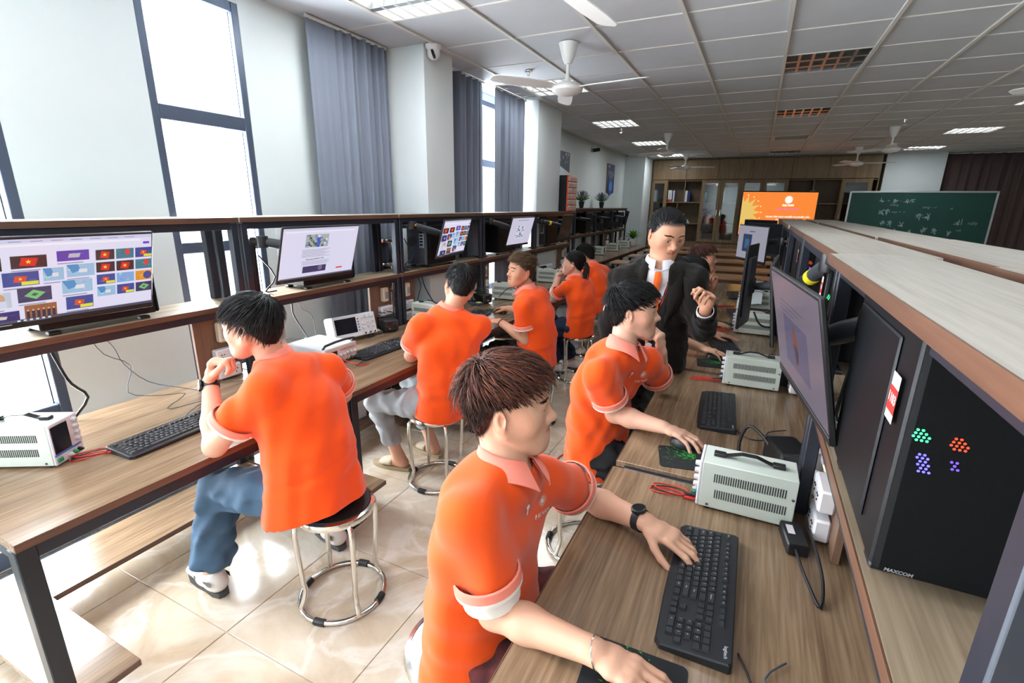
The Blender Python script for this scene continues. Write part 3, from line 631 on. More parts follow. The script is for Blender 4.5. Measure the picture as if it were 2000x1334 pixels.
# window row
pc('black computer tower with red asset sticker behind the nearest window-row monitor', (-2.482, 1.02, ZML), 180, leds=False)
pc('black computer tower behind the article-page monitor by the window', (-2.482, 2.25, ZML), 180)
pc('computer tower showing its rear ports beside the third window-row monitor', (-2.482, 3.50, ZML), 180, back=True, sticker=False)
pc('black computer tower beside the fourth window-row monitor', (-2.482, 4.72, ZML), 180)
pc('black computer tower on the fifth bench under the orange drawer cabinet', (-2.482, 6.02, ZML), 180, back=True)
monitor('wide monitor showing a page of chip pictures at the near end of the window row', (-2.155, .845, 1.388), 0, -18, lambda w, h: results_page(w, h, 3), w=.555, h=.322, arm=((-2.45, .56, ZML), (-2.33, .62, 1.42), False))
monitor('monitor showing an article page with a photo, second in the window row', (-2.155, 1.985, 1.388), 0, -18, lambda w, h: article_page(w, h), w=.535, h=.310, arm=((-2.42, 1.76, ZML), (-2.38, 1.80, 1.45), False))
monitor('monitor with rows of small blue pictures beside the rear-facing computer', (-2.175, 3.385, 1.395), 9, -16, lambda w, h: results_page(w, h, 11), w=.53, h=.305, arm=((-2.44, 3.03, ZML), (-2.36, 3.08, 1.50), False), ring=True)
monitor('monitor showing a document with one picture, fourth in the window row', (-2.16, 4.60, 1.395), 0, -16, doc_page, w=.53, h=.30, arm=((-2.44, 4.28, ZML), (-2.36, 4.33, 1.50), False), ring=True)
monitor('dark switched-off monitor on the fifth window-row bench', (-2.16, 5.95, 1.395), 6, -14, None, w=.53, h=.31, arm=((-2.44, 5.57, ZML), (-2.36, 5.62, 1.47), True), ring=True)
FARN = ['first', 'second', 'third', 'last']
for i in range(4):
    pc('black computer tower on the %s far-wall bench' % FARN[i], (-2.995, FY0+LP*i+.85, ZML), 180, sticker=False, plate=None, back=i > 1)
    monitor('dark monitor on the %s far-wall bench' % FARN[i], (-2.70, FY0+LP*i+.50, 1.40), 8+4*i, -12, None, w=.53, h=.31, arm=((-2.96, FY0+LP*i+.16, ZML), (-2.88, FY0+LP*i+.2, 1.44), False), logo=False)
# middle row
pc('large black computer tower with glowing fans at the right edge', (.315, .985, ZMR), 0, leds=1, plate='MAXCOM', hgt=.385)
pc('black computer tower with glowing dots on the second middle bench', (.335, 2.14, ZMR), 0, leds=2, hgt=.38)
pc('black computer tower with glowing dots on the third middle bench', (.335, 3.40, ZMR), 0, leds=3, hgt=.38)
pc('black computer tower on the fourth middle bench', (.335, 4.65, ZMR), 0, hgt=.38)
pc('black computer tower on the fifth middle bench', (.335, 5.90, ZMR), 0, hgt=.38)
monitor('large monitor seen edge-on with a dim purple picture in front of the brown-haired student', (.125, 1.39, 1.335), 187.8, -13, peacock_page, w=.55, h=.32, dim=True, arm=((.29, 1.36, ZMR), (.255, 1.27, 1.42), False))
monitor('dark monitor on the arm with a yellow band behind the large purple monitor', (.10, 2.30, 1.30), 176, -8, None, w=.53, h=.31, arm=((.27, 1.90, ZMR), (.235, 1.95, 1.485), True))
monitor('upright pivoted monitor showing its dark back and emblem behind the power supply', (-.012, 3.52, 1.17), 169, 0, None, w=.53, h=.31, roll=90, arm=((.30, 3.10, ZMR), (.22, 3.30, 1.22), False))
monitor('monitor with a pale page and dark picture on the fourth middle bench', (-.03, 4.75, 1.36), 206, 0, lambda w, h: [(rect(-w/2, -h/2, w/2, h/2), S(200, 198, 216)), (rect(-.16, -.08, .0, .07), S(40, 70, 110)), (rect(-.12, -.05, -.04, .03), S(70, 120, 170)), (rect(-.05, .09, .04, .10), S(120, 120, 140))], w=.53, h=.31, dim=True, arm=((.29, 4.55, ZMR), (.2, 4.60, 1.40), False))
monitor('dark monitor turned towards the aisle on the fifth middle bench', (.06, 5.55, 1.36), 215, 0, None, w=.53, h=.31, arm=((.29, 5.50, ZMR), (.22, 5.5, 1.4), False))
monitor('small dark monitor at the far end of the middle row', (.02, 6.30, 1.40), 235, 0, None, w=.40, h=.26, arm=((.29, 6.36, ZMR), (.2, 6.36, 1.4), False))
# ---------------------------------------------------------------- far end of the room
M_BOOKC = wood('bookcase_wood', S(104, 84, 58), S(146, 120, 86), .45, axis=2)
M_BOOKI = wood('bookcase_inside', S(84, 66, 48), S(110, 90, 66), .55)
BX0, BX1, BYF, BD = -2.62, 2.25, 13.62, .40
def bkx(fx): return BX0+(fx-100)*(BX1-BX0)/1165.0
bc = thing('bookcase', 'wall-wide wooden bookcase with glass doors at the far end', 'bookcase', ((BX0+BX1)/2, BYF+BD/2, 0)); cx0 = (BX0+BX1)/2; cy0 = BYF+BD/2
def bbox(name, x0, x1, y0, y1, z0, z1, m, parent=bc, b=.003): mb = MB(); mb.box((x0+x1)/2-cx0, (y0+y1)/2-cy0, (z0+z1)/2, x1-x0, y1-y0, z1-z0, b); return mb.obj(name, m, parent)
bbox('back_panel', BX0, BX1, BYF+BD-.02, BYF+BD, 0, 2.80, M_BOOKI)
divs = [100, 193, 396, 502, 612, 726, 850, 1105, 1240]
xs = [bkx(f) for f in divs]+[BX1]
for x in xs: bbox('upright', x-.012, x+.012, BYF+.02, BYF+BD, 0, 2.80, M_BOOKC)
bbox('top_board', BX0, BX1, BYF+.005, BYF+BD, 2.795, 2.815, M_BOOKC)
for z in (.78, 1.24, 1.77, 2.30): bbox('shelf_board', BX0, BX1, BYF+.04, BYF+BD, z-.012, z+.012, M_BOOKC)
ups = [BX0, bkx(300), bkx(480), bkx(665), bkx(860), bkx(1035), BX1]
for a, b in zip(ups[:-1], ups[1:]): bbox('upper_door', a+.003, b-.003, BYF-.002, BYF+.018, 2.325, 2.79, M_BOOKC)
nb = 10
for k in range(nb): a = BX0+(BX1-BX0)*k/nb; b = BX0+(BX1-BX0)*(k+1)/nb; bbox('base_door', a+.003, b-.003, BYF-.002, BYF+.018, .08, .765, M_BOOKC)
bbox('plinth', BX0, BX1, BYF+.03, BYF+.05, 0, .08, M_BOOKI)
mg = mat('cabinet_glass', S(200, 214, 220), .05, spec=.6)
M_CGLASS = bpy.data.materials.new('cabinet_door_glass'); M_CGLASS.use_nodes = True; nt = M_CGLASS.node_tree; nt.nodes.clear()
_o = nt.nodes.new('ShaderNodeOutputMaterial'); _m = nt.nodes.new('ShaderNodeMixShader'); _t = nt.nodes.new('ShaderNodeBsdfTransparent'); _g = nt.nodes.new('ShaderNodeBsdfGlossy')
_g.inputs['Roughness'].default_value = .03; _m.inputs[0].default_value = .07; _t.inputs[0].default_value = (.80, .84, .86, 1)
nt.links.new(_t.outputs[0], _m.inputs[1]); nt.links.new(_g.outputs[0], _m.inputs[2]); nt.links.new(_m.outputs[0], _o.inputs[0])
for i in (0, 2, 3, 4, 5, 7):
    a, b = xs[i]+.004, xs[i+1]-.004; z0, z1 = .79, 2.315
    mb = MB()
    for x in (a+.035, b-.035): mb.box(x-cx0, BYF+.008-cy0, (z0+z1)/2, .07, .02, z1-z0, .002)
    for z in (z0+.04, z1-.04): mb.box((a+b)/2-cx0, BYF+.008-cy0, z, b-a-.14, .02, .08, .002)
    d = mb.obj('glass_door', M_BOOKC, bc)
    bbox('door_pane', a+.07, b-.07, BYF+.005, BYF+.010, z0+.08, z1-.08, M_CGLASS, d, 0)
    bbox('door_handle', b-.045 if i % 2 == 0 else a+.035, b-.035 if i % 2 == 0 else a+.045, BYF-.022, BYF-.002, 1.45, 1.60, M_CHROME, d)
for f, z0, z1 in ((297, 1.782, 2.29), (262, 1.252, 1.76), (297, .79, 1.23), (975, 1.782, 2.29), (960, 1.252, 1.76)): bbox('divider', bkx(f)-.010, bkx(f)+.010, BYF+.04, BYF+BD, z0, z1, M_BOOKC)
cols = dict(white=S(226, 228, 234), blue=S(40, 60, 120), red=S(196, 50, 44), cream=S(226, 220, 200), grey=S(150, 156, 166))
BK = [(108, 1.782, 'white', .30), (114, 1.782, 'white', .30), (121, 1.782, 'white', .29), (108, 1.252, 'white', .26), (115, 1.252, 'white', .25), (200, 1.782, 'white', .29), (208, 1.782, 'white', .29), (216, 1.782, 'white', .28), (223, 1.782, 'blue', .28), (230, 1.782, 'white', .28),
      (300, 1.782, 'white', .28), (307, 1.782, 'white', .28), (315, 1.782, 'blue', .27), (323, 1.782, 'blue', .26), (410, 1.782, 'grey', .26), (419, 1.782, 'white', .25), (410, 1.252, 'white', .27), (412, .792, 'white', .28), (512, 1.782, 'cream', .27), (520, 1.782, 'white', .27), (514, 1.252, 'white', .28), (516, .792, 'white', .25), (268, 1.252, 'white', .24), (277, 1.252, 'white', .24), (965, 1.782, 'white', .28), (974, 1.782, 'white', .28), (983, 1.782, 'grey', .27), (740, 1.782, 'grey', .25)]
def ordn(i): return ['first', 'second', 'third', 'fourth', 'fifth', 'sixth'][i]
BAY = [(193, 'the narrow glass door at the left end'), (296, 'the open shelf beside the narrow glass door'), (396, 'the open shelf with two bays'), (502, 'the first tall glass door'), (612, 'the second tall glass door'), (850, 'the glass door behind the screen'), (1105, 'the open shelf near the chalkboard')]
LV = {1.782: 'top', 1.252: 'middle', .792: 'bottom'}
cnt = {}
for (f, z, c, h) in BK:
    bay = next(n for lim, n in BAY if f < lim); key = (bay, z); k = cnt.get(key, 0); cnt[key] = k+1
    lab = '%s book, %s on the %s shelf in %s' % (c, ordn(k), LV[z], bay.replace('in ', ''))
    t = thing('book', lab, 'book', (bkx(f)+.016, BYF+.17, z), group='books and binders in the bookcase')
    mb = MB(); mb.box(0, 0, h/2, .027, .20, h, .002); mb.obj('cover', mat('book_'+c, cols[c], .5), t)
    mb = MB(); mb.box(0, .004, h/2+.001, .021, .194, h-.004); mb.obj('pages', mat('pages', S(238, 234, 222), .7), t)
    if c == 'white' and f in (200, 208, 216): mb = MB(); mb.box(0, -.1005, .03, .0275, .001, .06); mb.obj('spine_band', mat('book_red', cols['red'], .5), t)
    if f == 277: t.rotation_euler = (0, math.radians(14), 0); t.location.x += .03
for k in range(3):
    t = thing('book', '%s white book lying flat in the stack on the bookcase shelf' % ['bottom', 'middle', 'top'][k], 'book', (bkx(306)-.01*k, BYF+.18, 1.253+.030*k), group='flat stacked books'); mb = MB(); mb.box(0, 0, .0145, .30-.03*k, .21, .027, .002); mb.obj('cover', mat('book_white', cols['white'], .5), t); mb = MB(); mb.box(.004, -.002, .0145, .296-.03*k, .21, .021); mb.obj('pages', mat('pages', S(238, 234, 222), .7), t)
# orange ornament behind the glass
t = thing('trophy_figure', 'orange and dark ornament standing behind the tall glass door', 'ornament', (bkx(452), BYF+.20, 1.253)); mb = MB(); mb.lathe([(.14, 0), (.15, .05), (.13, .16), (.08, .22), (.02, .25)], 20); mb.obj('ornament_body', mat('ornament_orange', S(210, 70, 30), .5), t); mb = MB(); mb.M = TR(-.05, 0, .20) @ RY(40); mb.lathe([(.05, 0), (.06, .06), (.03, .16), (.01, .2)], 14); mb.obj('ornament_crest', M_DARKG, t)
# big display on a stand
def screen_page(w, h):
    it = []; X = lambda u: (u-.5)*w; Y = lambda v: (.5-v)*h
    it.append((rect(-w/2, -h/2, w/2, h/2), S(246, 132, 44)))
    pts = []; sx, sy = X(.03), Y(.47)
    it.append((star(sx, sy, .31*w*.78, 14, .58, 0), S(226, 188, 96)))
    it = [( [(max(-w/2, min(w/2, x)), max(-h/2, min(h/2, y))) for x, y in p], c) for p, c in it]
    for k in range(9):
        a = math.radians(-80+20*k); x, y = sx+.245*w*math.cos(a), sy+.245*w*math.sin(a)
        if abs(y) < h/2*.96 and x > -w/2: it.append((disc(x, y, .011*w, n=10), S(252, 214, 150)))
    it.append((star(X(.625), Y(.17), .058*w, 18, .8), S(255, 244, 232))); it.append((disc(X(.625), Y(.17), .048*w), S(255, 244, 236)))
    words(it, 'ĐẠI NAM', .062*h, X(.625), Y(.30), S(255, 246, 236), bold=.004); words(it, 'KHOA ĐIỆN - ĐIỆN TỬ', .048*h, X(.625), Y(.395), S(238, 110, 190), bold=.002)
    words(it, 'TRUNG TÂM THỰC NGHIỆM VÀ NGHIÊN CỨU', .047*h, X(.64), Y(.57), S(255, 246, 236), bold=.002); words(it, 'CÔNG NGHỆ BÁN DẪN', .047*h, X(.64), Y(.64), S(255, 240, 226), bold=.002)
    return it
t = thing('presentation_screen', 'large orange presentation screen on a stand before the bookcase', 'screen', (.36, 12.78, 0)); yaw = 16; W_, H_ = 1.55, .93; zc = 1.535
mb = MB(); mb.M = RZ(yaw); mb.box(0, .025, zc, W_+.05, .05, H_+.05, .006); mb.obj('screen_housing', M_BLACK, t)
flat_print('screen_picture', screen_page(W_, H_), attr_mat('bright_screen', .3, emit=1.05), t, RZ(yaw) @ TR(0, -.001, zc) @ RX(90))
mb = MB(); mb.M = RZ(yaw)
for x in (-.35, .35): mb.box(x, .07, .70, .05, .04, 1.36, .004)
mb.box(0, .07, .5, .7, .03, .3, .004); mb.obj('stand_frame', M_STEEL, t)
mb = MB(); mb.M = RZ(yaw)
for x in (-.38, .38): mb.box(x, .0, .05, .06, .62, .04, .004)
mb.obj('stand_foot', M_STEEL, t)
# chalkboard with chalk writing
t = thing('chalkboard', 'green chalkboard with white chalk notes in an aluminium frame', 'chalkboard', (2.90, 13.0, 0)); W_, H_, zc = 2.40, 1.20, 1.415
mb = MB(); mb.box(0, 0, zc, W_, .02, H_, .001); mb.obj('board_surface', mat('chalkboard_green', S(18, 74, 66), .55, noise=.12, nscale=3), t)
fr = mat('board_aluminium', S(186, 190, 192), .35, metal=.7)
for x in (-1, 1): mb = MB(); mb.box(x*(W_/2), 0, zc, .035, .035, H_+.035, .003); mb.obj('frame_side', fr, t)
for z in (-1, 1): mb = MB(); mb.box(0, 0, zc+z*H_/2, W_, .035, .035, .003); mb.obj('frame_rail', fr, t)
for x in (-1, 1): mb = MB(); mb.box(x*(W_/2-.1), .03, .72, .04, .04, 1.44, .003); mb.box(x*(W_/2-.1), .0, .03, .05, .6, .05, .003); mb.obj('board_stand', fr, t)
items = []; chalk = S(150, 176, 172)
rng = random.Random(12)
def glyph(cx, cy, s):     # chalk strokes of a brush-written character
    for _ in range(7):
        a = rng.choice([0, 0, 90, 90, 60, 120, 20]); l = s*rng.uniform(.35, .95); x, y = cx+rng.uniform(-.3, .3)*s, cy+rng.uniform(-.35, .35)*s
        dx, dy = math.cos(math.radians(a))*l/2, math.sin(math.radians(a))*l/2; nx, ny = -dy/l*.012, dx/l*.012
        items.append(([(x-dx-nx, y-dy-ny), (x+dx-nx, y+dy-ny), (x+dx+nx, y+dy+ny), (x-dx+nx, y-dy+ny)], chalk))
for (cx, cy, s) in ((-.62, .42, .085), (-.40, .42, .085), (-.20, .42, .085), (-.12, .42, .085), (-.60, .20, .11), (-.50, .20, .11), (.05, .12, .13), (.20, .11, .13), (-.54, -.03, .11), (-.42, -.03, .11), (-.22, -.05, .10), (.18, -.16, .11), (.34, -.16, .11), (.72, .0, .13), (-.30, -.2, .11), (-.05, -.2, .1), (.60, -.2, .1)): glyph(cx, cy, s)
for txt, x, y, s in (('=', -.51, .42, .08), ('-', -.30, .42, .08), ('shǎng', -.40, .34, .06), ('nan + ✓', -.30, .20, .07), ('xing - ✓', .20, .30, .07), ('ai', .55, .28, .07), ('rally', .93, .0, .09), ('rat', .74, -.14, .07)): words(items, txt, s, x, y, chalk)
flat_print('chalk_writing', items, attr_mat('chalk', .9), t, TR(0, -.0108, zc) @ RX(90))['kind'] = 'stuff'
# rows of long tables and benches before the bookcase
M_TABLE = wood('table_wood', S(140, 106, 78), S(178, 140, 106), .45, axis=0)
for r, y in enumerate((7.35, 8.35, 9.60, 11.0, 12.1)):
    for q, x in enumerate((-1.55, -.30) if r < 4 else (-.9,)):
        if r == 0 and q == 0: continue
        lab = '%s long wooden table from the viewer before the bookcase%s' % (['nearest', 'second', 'third', 'fourth', 'last'][r], '' if r in (0, 4) else (', on the window side' if q == 0 else ', beside the middle benches'))
        t = thing('long_table', lab, 'table', (x, y, 0), group='long tables before the bookcase')
        mb = MB(); mb.box(0, 0, .735, 1.22, .46, .03, .003); mb.obj('tabletop', M_TABLE, t)
        mb = MB(); mb.box(0, .18, .55, 1.10, .02, .25, .002); mb.obj('modesty_panel', M_TABLE, t)
        for sx in (-.56, .56): mb = MB(); mb.box(sx, -.18, .36, .04, .04, .72, .003); mb.box(sx, .18, .36, .04, .04, .72, .003); mb.box(sx, 0, .70, .03, .36, .03); mb.box(sx, 0, .10, .03, .36, .03); mb.obj('leg_frame', M_STEEL, t)
        b = thing('bench_seat', 'bench seat at the %s' % lab.replace('long wooden ', '').replace(' from the viewer before the bookcase', ' before the bookcase'), 'bench', (x, y-.43, 0), group='benches before the bookcase'); mb = MB(); mb.box(0, 0, .435, 1.15, .26, .03, .003); mb.obj('seat', M_TABLE, b)
        for sx in (-.5, .5): mb = MB(); mb.box(sx, 0, .21, .04, .20, .42, .003); mb.obj('leg_frame', M_STEEL, b)
# posters
def poster(label, y0, y1, z0, z1, kind):
    t = thing('poster', label, 'poster', (XF+.012, (y0+y1)/2, (z0+z1)/2)); w, h = y1-y0, z1-z0
    mb = MB(); mb.box(0, 0, 0, .022, w, h, .002); mb.obj('poster_board', mat('poster_edge', S(120, 96, 74), .5), t)
    it = []; X = lambda u: (u-.5)*w; Y = lambda v: (.5-v)*h
    if kind == 0:
        it.append((rect(-w/2, -h/2, w/2, h/2), S(214, 222, 226))); it.append(([(X(0), Y(0)), (X(1), Y(0)), (X(1), Y(.42)), (X(0), Y(.16))], S(60, 74, 90)))
        rng = random.Random(3)
        for _ in range(30): a, b = rng.random()*.9, rng.random()*.3; it.append((rect(X(a), Y(b*.6+.06), X(a+.06), Y(b*.6)), rng.choice([S(160, 170, 180), S(30, 40, 50), S(100, 120, 140)])))
        for k in range(4): words(it, 'NGHIÊN CỨU KHOA HỌC', w*.066, X(.5), Y(.55+.075*k), S(60, 66, 90))
    else:
        it.append((rect(-w/2, -h/2, w/2, h/2), S(50, 64, 110))); words(it, 'TRUNG TÂM', w*.12, X(.5), Y(.30), S(210, 220, 240)); words(it, 'THỰC NGHIỆM', w*.11, X(.5), Y(.38), S(210, 220, 240)); words(it, 'BÁN DẪN', w*.11, X(.5), Y(.46), S(210, 220, 240))
        it.append((disc(X(.5), Y(.78), w*.32), S(60, 110, 200))); it.append((disc(X(.5), Y(.78), w*.18), S(110, 170, 240))); it.append((rect(X(.1), Y(.12), X(.25), Y(.06)), S(220, 226, 240)))
    flat_print('poster_print', it, attr_mat('print', .5), t, TR(.0115, 0, 0) @ RZ(90) @ RX(90))
poster('poster with a grey photo and blue text behind the orange drawer cabinet', 7.55, 8.65, 1.75, 2.545, 0); poster('dark blue poster board on the far wall past the plants', 11.12, 11.70, 1.95, 2.56, 1)
# orange drawer cabinet
M_ORANGE_P = mat('orange_plastic', S(240, 84, 36), .4); M_CLEAR = mat('clear_drawer', S(196, 180, 176), .2, spec=.6)
t = thing('drawer_cabinet', 'black and orange small-parts drawer cabinet on the shelf end', 'drawer cabinet', (-2.375, 6.64, 1.580), rz=-6)
mb = MB(); mb.box(-.06, 0, .235, .16, .30, .47, .004); mb.obj('cabinet_body', M_BLACK, t)
mb = MB(); mb.box(.0225, 0, .235, .012, .30, .47, .003); mb.obj('cabinet_front', M_ORANGE_P, t)
for r in range(6):
    for q in range(3):
        mb = MB(); mb.box(.032, -.09+.09*q, .045+.076*r, .012, .078, .060, .003); d = mb.obj('drawer', M_CLEAR, t); mb = MB(); mb.box(.041, -.09+.09*q, .062+.076*r, .010, .030, .010, .002); mb.obj('drawer_pull', M_CLEAR, d)
# potted plants
M_LEAF = mat('leaf_green', S(74, 112, 60), .5, noise=.3, nscale=30); M_LAV = mat('lavender', S(84, 76, 130), .6); M_FERN = mat('fern_green', S(104, 170, 70), .5, noise=.25, nscale=20)
M_POT = mat('pot_black', S(26, 27, 30), .5); M_POTW = mat('pot_white', S(224, 226, 226), .35)
def bush(label, loc, seed):
    t = thing('potted_lavender', label, 'potted plant', loc, group='potted lavender plants'); rng = random.Random(seed)
    mb = MB(); mb.lathe([(.036, 0), (.052, .10), (.056, .105), (.056, .118), (.048, .118), (.046, .10)], 18); mb.obj('pot', M_POT, t)
    st = MB(); lf = MB(); fl = MB()
    for k in range(110):
        a = rng.uniform(0, 6.283); el = rng.uniform(.05, 1.25); R = rng.uniform(.13, .19); d = Vector((math.cos(a)*math.sin(el), math.sin(a)*math.sin(el), math.cos(el)*.95)); p0 = Vector((0, 0, .11)); p1 = p0+d*R
        st.tube([p0, p0+d*R*.5+Vector((0, 0, .012)), p1], .0016, 4)
        for q in range(9):
            b = p0+d*R*(.35+.075*q); s = Vector((rng.uniform(-1, 1), rng.uniform(-1, 1), rng.uniform(-.3, .8))).normalized()*.028; n = s.cross(d).normalized()*.004
            lf.add([b-n, b+s*.5-n*.3, b+s, b+n], [(0, 1, 2, 3)])
        if el < .95:
            for q in range(4): c = p1+d*.009*q; s = .0065-.001*q; fl.add([c+Vector((s, 0, 0)), c+Vector((0, s, 0)), c-Vector((s, 0, 0)), c-Vector((0, s, 0)), c+d*.012, c-d*.006], [(0, 1, 4), (1, 2, 4), (2, 3, 4), (3, 0, 4), (1, 0, 5), (2, 1, 5), (3, 2, 5), (0, 3, 5)])
    st.obj('stem', M_LEAF, t)['kind'] = 'stuff'; lf.obj('foliage', M_LEAF, t, smooth=False)['kind'] = 'stuff'; fl.obj('blossom', M_LAV, t, smooth=False)['kind'] = 'stuff'
bush('potted lavender on the far shelf beside the orange drawer cabinet', (-2.94, 8.85, 1.615), 1); bush('potted lavender on the far shelf closer to the blue poster', (-2.94, 10.15, 1.615), 2)
t = thing('potted_fern', 'bright green leafy plant in a white pot on the last far-wall bench', 'potted plant', (-2.62, 11.85, .75)); mb = MB(); mb.lathe([(.07, 0), (.10, .05), (.115, .12), (.11, .17), (.10, .17), (.095, .15)], 22); mb.obj('pot', M_POTW, t)
rng = random.Random(4)
mb = MB(); mb.lathe([(.094, .152), (.0, .156)], 18, cap=False); mb.obj('soil', mat('soil', S(60, 48, 38), .9), t)
for k in range(34):
    a = k*2.4; el = .25+1.0*(k/34.0); R = .22+.06*rng.random(); mb = MB(); P = []
    for q in range(6): s = q/5; e = el*(.45+.75*s); P.append(Vector((math.cos(a)*math.sin(e), math.sin(a)*math.sin(e), math.cos(e)))*R*s+Vector((0, 0, .15)))
    side = Vector((-math.sin(a), math.cos(a), 0)); wv = [.006, .018, .026, .026, .016, .001]; vs = []
    for q in range(6): vs += [P[q]+side*wv[q], P[q]-Vector((0, 0, .004)), P[q]-side*wv[q]]
    mb.add(vs, [(3*q+c, 3*q+c+1, 3*q+c+4, 3*q+c+3) for q in range(5) for c in range(2)]); mb.obj('leaf', M_FERN, t, angle=3)
# ---------------------------------------------------------------- bench-top things
M_PSU = mat('psu_grey', S(206, 214, 204), .42); M_PSUF = mat('psu_front', S(214, 212, 218), .42); M_SLOT = mat('vent_dark', S(52, 56, 54), .7)
M_KNOB = mat('knob_grey', S(206, 204, 206), .4); M_RED = mat('lead_red', S(206, 36, 30), .4); M_SCREW = mat('screw', S(120, 120, 116), .3, metal=.9)
def psu(label, loc, rz, seed=0):
    """front panel faces local +x; long 0.265, wide 0.125, high 0.155"""
    t = thing('power_supply', label, 'power supply', loc, rz, group='bench power supplies'); L, Wd, H = .265, .125, .155
    mb = MB(); mb.box(-.004, 0, H/2+.008, L-.008, Wd, H-.004, .002); body = mb.obj('case', M_PSU, t)
    for x in (-.10, .10):
        for y in (-.045, .045): mb = MB(); mb.lathe([(.009, 0), (.009, .010)], 10); o = mb.obj('foot', M_BLACK, t); o.location = (x, y, 0)
    sl = MB(); sl.box(0, 0, 0, .0034, .0012, .028); sm = sl.mesh('vent_slot', False); sm.materials.append(M_SLOT)
    for sy in (-1, 1):
        for r, (z, off) in enumerate(((.108, .006), (.055, .012))):
            n = 30
            for k in range(n): o = link('vent_slot', sm, None, body); o.location = (-.098+off*(-1)+k*.0066, sy*(Wd/2+.0002), z+.006)
        for (x, z) in ((-.125, .10), (-.11, .02), (.10, .02)): mb = MB(); mb.M = TR(x, sy*(Wd/2), z) @ RX(-90*sy); mb.lathe([(.0045, 0), (.004, .002), (.001, .0026)], 10); mb.obj('screw', M_SCREW, body)
    fr = MB(); fr.box(L/2-.004, 0, H/2+.008, .010, Wd-.001, H-.003, .003); f = fr.obj('front_panel', M_PSUF, t)
    mb = MB(); mb.box(L/2+.0015, -.022, .100, .003, .070, .100, .001); mb.obj('display', mat('psu_display', S(26, 24, 30), .15), f)
    mb = MB(); mb.box(L/2+.002, -.006, .046, .003, .112, .006); mb.obj('blue_line', mat('psu_blue', S(60, 110, 190), .4), f, smooth=False)
    for k in range(4): mb = MB(); mb.M = TR(L/2, .040, .070+.024*k) @ RY(90); mb.lathe([(.0095, 0), (.0095, .004), (.0075, .014), (.006, .015)], 14); mb.obj('knob', M_KNOB, f)
    for k, m in enumerate((M_RED, mat('terminal_green', S(40, 140, 90), .4), M_BLACK)): mb = MB(); mb.M = TR(L/2, -.005+.021*k, .026) @ RY(90); mb.lathe([(.0075, 0), (.0075, .010), (.005, .012), (.004, .018)], 12); mb.obj('terminal', M_KNOB if k == 0 else m, f)
    mb = MB(); mb.box(L/2+.003, -.045, .026, .006, .022, .016, .002); mb.obj('power_switch', mat('switch_green', S(36, 130, 96), .4), f)
    P = [(-.075, 0, H+.010), (-.055, 0, H+.014), (-.02, 0, H+.026), (.02, 0, H+.026), (.055, 0, H+.014), (.075, 0, H+.010)]
    mb = MB(); 
    for a, b in zip(P[:-1], P[1:]):
        A, B = Vector(a), Vector(b); mb.add([A+Vector((0, -.010, .002)), A+Vector((0, .010, .002)), B+Vector((0, .010, .002)), B+Vector((0, -.010, .002)), A+Vector((0, -.010, -.001)), A+Vector((0, .010, -.001)), B+Vector((0, .010, -.001)), B+Vector((0, -.010, -.001))], [(0, 3, 2, 1), (4, 5, 6, 7), (0, 4, 7, 3), (1, 2, 6, 5), (0, 1, 5, 4), (3, 7, 6, 2)])
    h = mb.obj('handle', M_BLACK, t, angle=.9)
    for x in (-.082, .082): mb = MB(); mb.box(x, 0, H+.012, .034, .024, .012, .002); mb.obj('handle_end', M_BLACK, h)
    return t
def cable(name, label, pts, r=.0025, m=None, cat='cable', n=8, sm=3, group=None):
    P = [Vector(p) for p in pts]
    if sm:
        Q = []
        for i in range(len(P)-1):
            p0 = P[max(0, i-1)]; p1 = P[i]; p2 = P[i+1]; p3 = P[min(len(P)-1, i+2)]
            for k in range(sm):
                s = k/sm; Q.append(.5*((2*p1)+(p2-p0)*s+(2*p0-5*p1+4*p2-p3)*s*s+(3*p1-p0-3*p2+p3)*s**3))
        Q.append(P[-1]); P = Q
    c = P[0].copy(); mb = MB(); mb.tube([p-c for p in P], r, n); o = mb.obj(name, m or M_BLACK, None, angle=3); o.location = c
    return tag(o, label, cat, group)
def test_leads(label, c, yaw, both=True):
    t = thing('test_leads', label, 'test leads', c, yaw, group='test leads by the power supplies')
    for q, m in enumerate((M_RED, M_BLACK, M_RED) if both else (M_RED, M_RED)):
        P = []; o = .006*q
        for k in range(13): s = k/12; a = s*2*math.pi; P.append((.055*math.cos(a)-.02+.004*q, .018*math.sin(a)*(1+.3*q)+o, .004+.004*q+.004*math.sin(a*1.5+q)))
        Q = []
        for i in range(len(P)): Q.append(P[i])
        mb = MB(); mb.tube(Q, .0022, 6); mb.obj('lead_red' if m is M_RED else 'lead_black', m, t, angle=3)
    for q, m in enumerate((M_RED, M_BLACK)): mb = MB(); mb.tube([(.035, -.012+.02*q, .008), (.06, -.012+.02*q, .010), (.085, -.008+.014*q, .014)], [.0045, .005, .003], 8); mb.obj('clip', m, t)
    return t
ROWS = []   # key layout in key units: (row from front, x start, width)
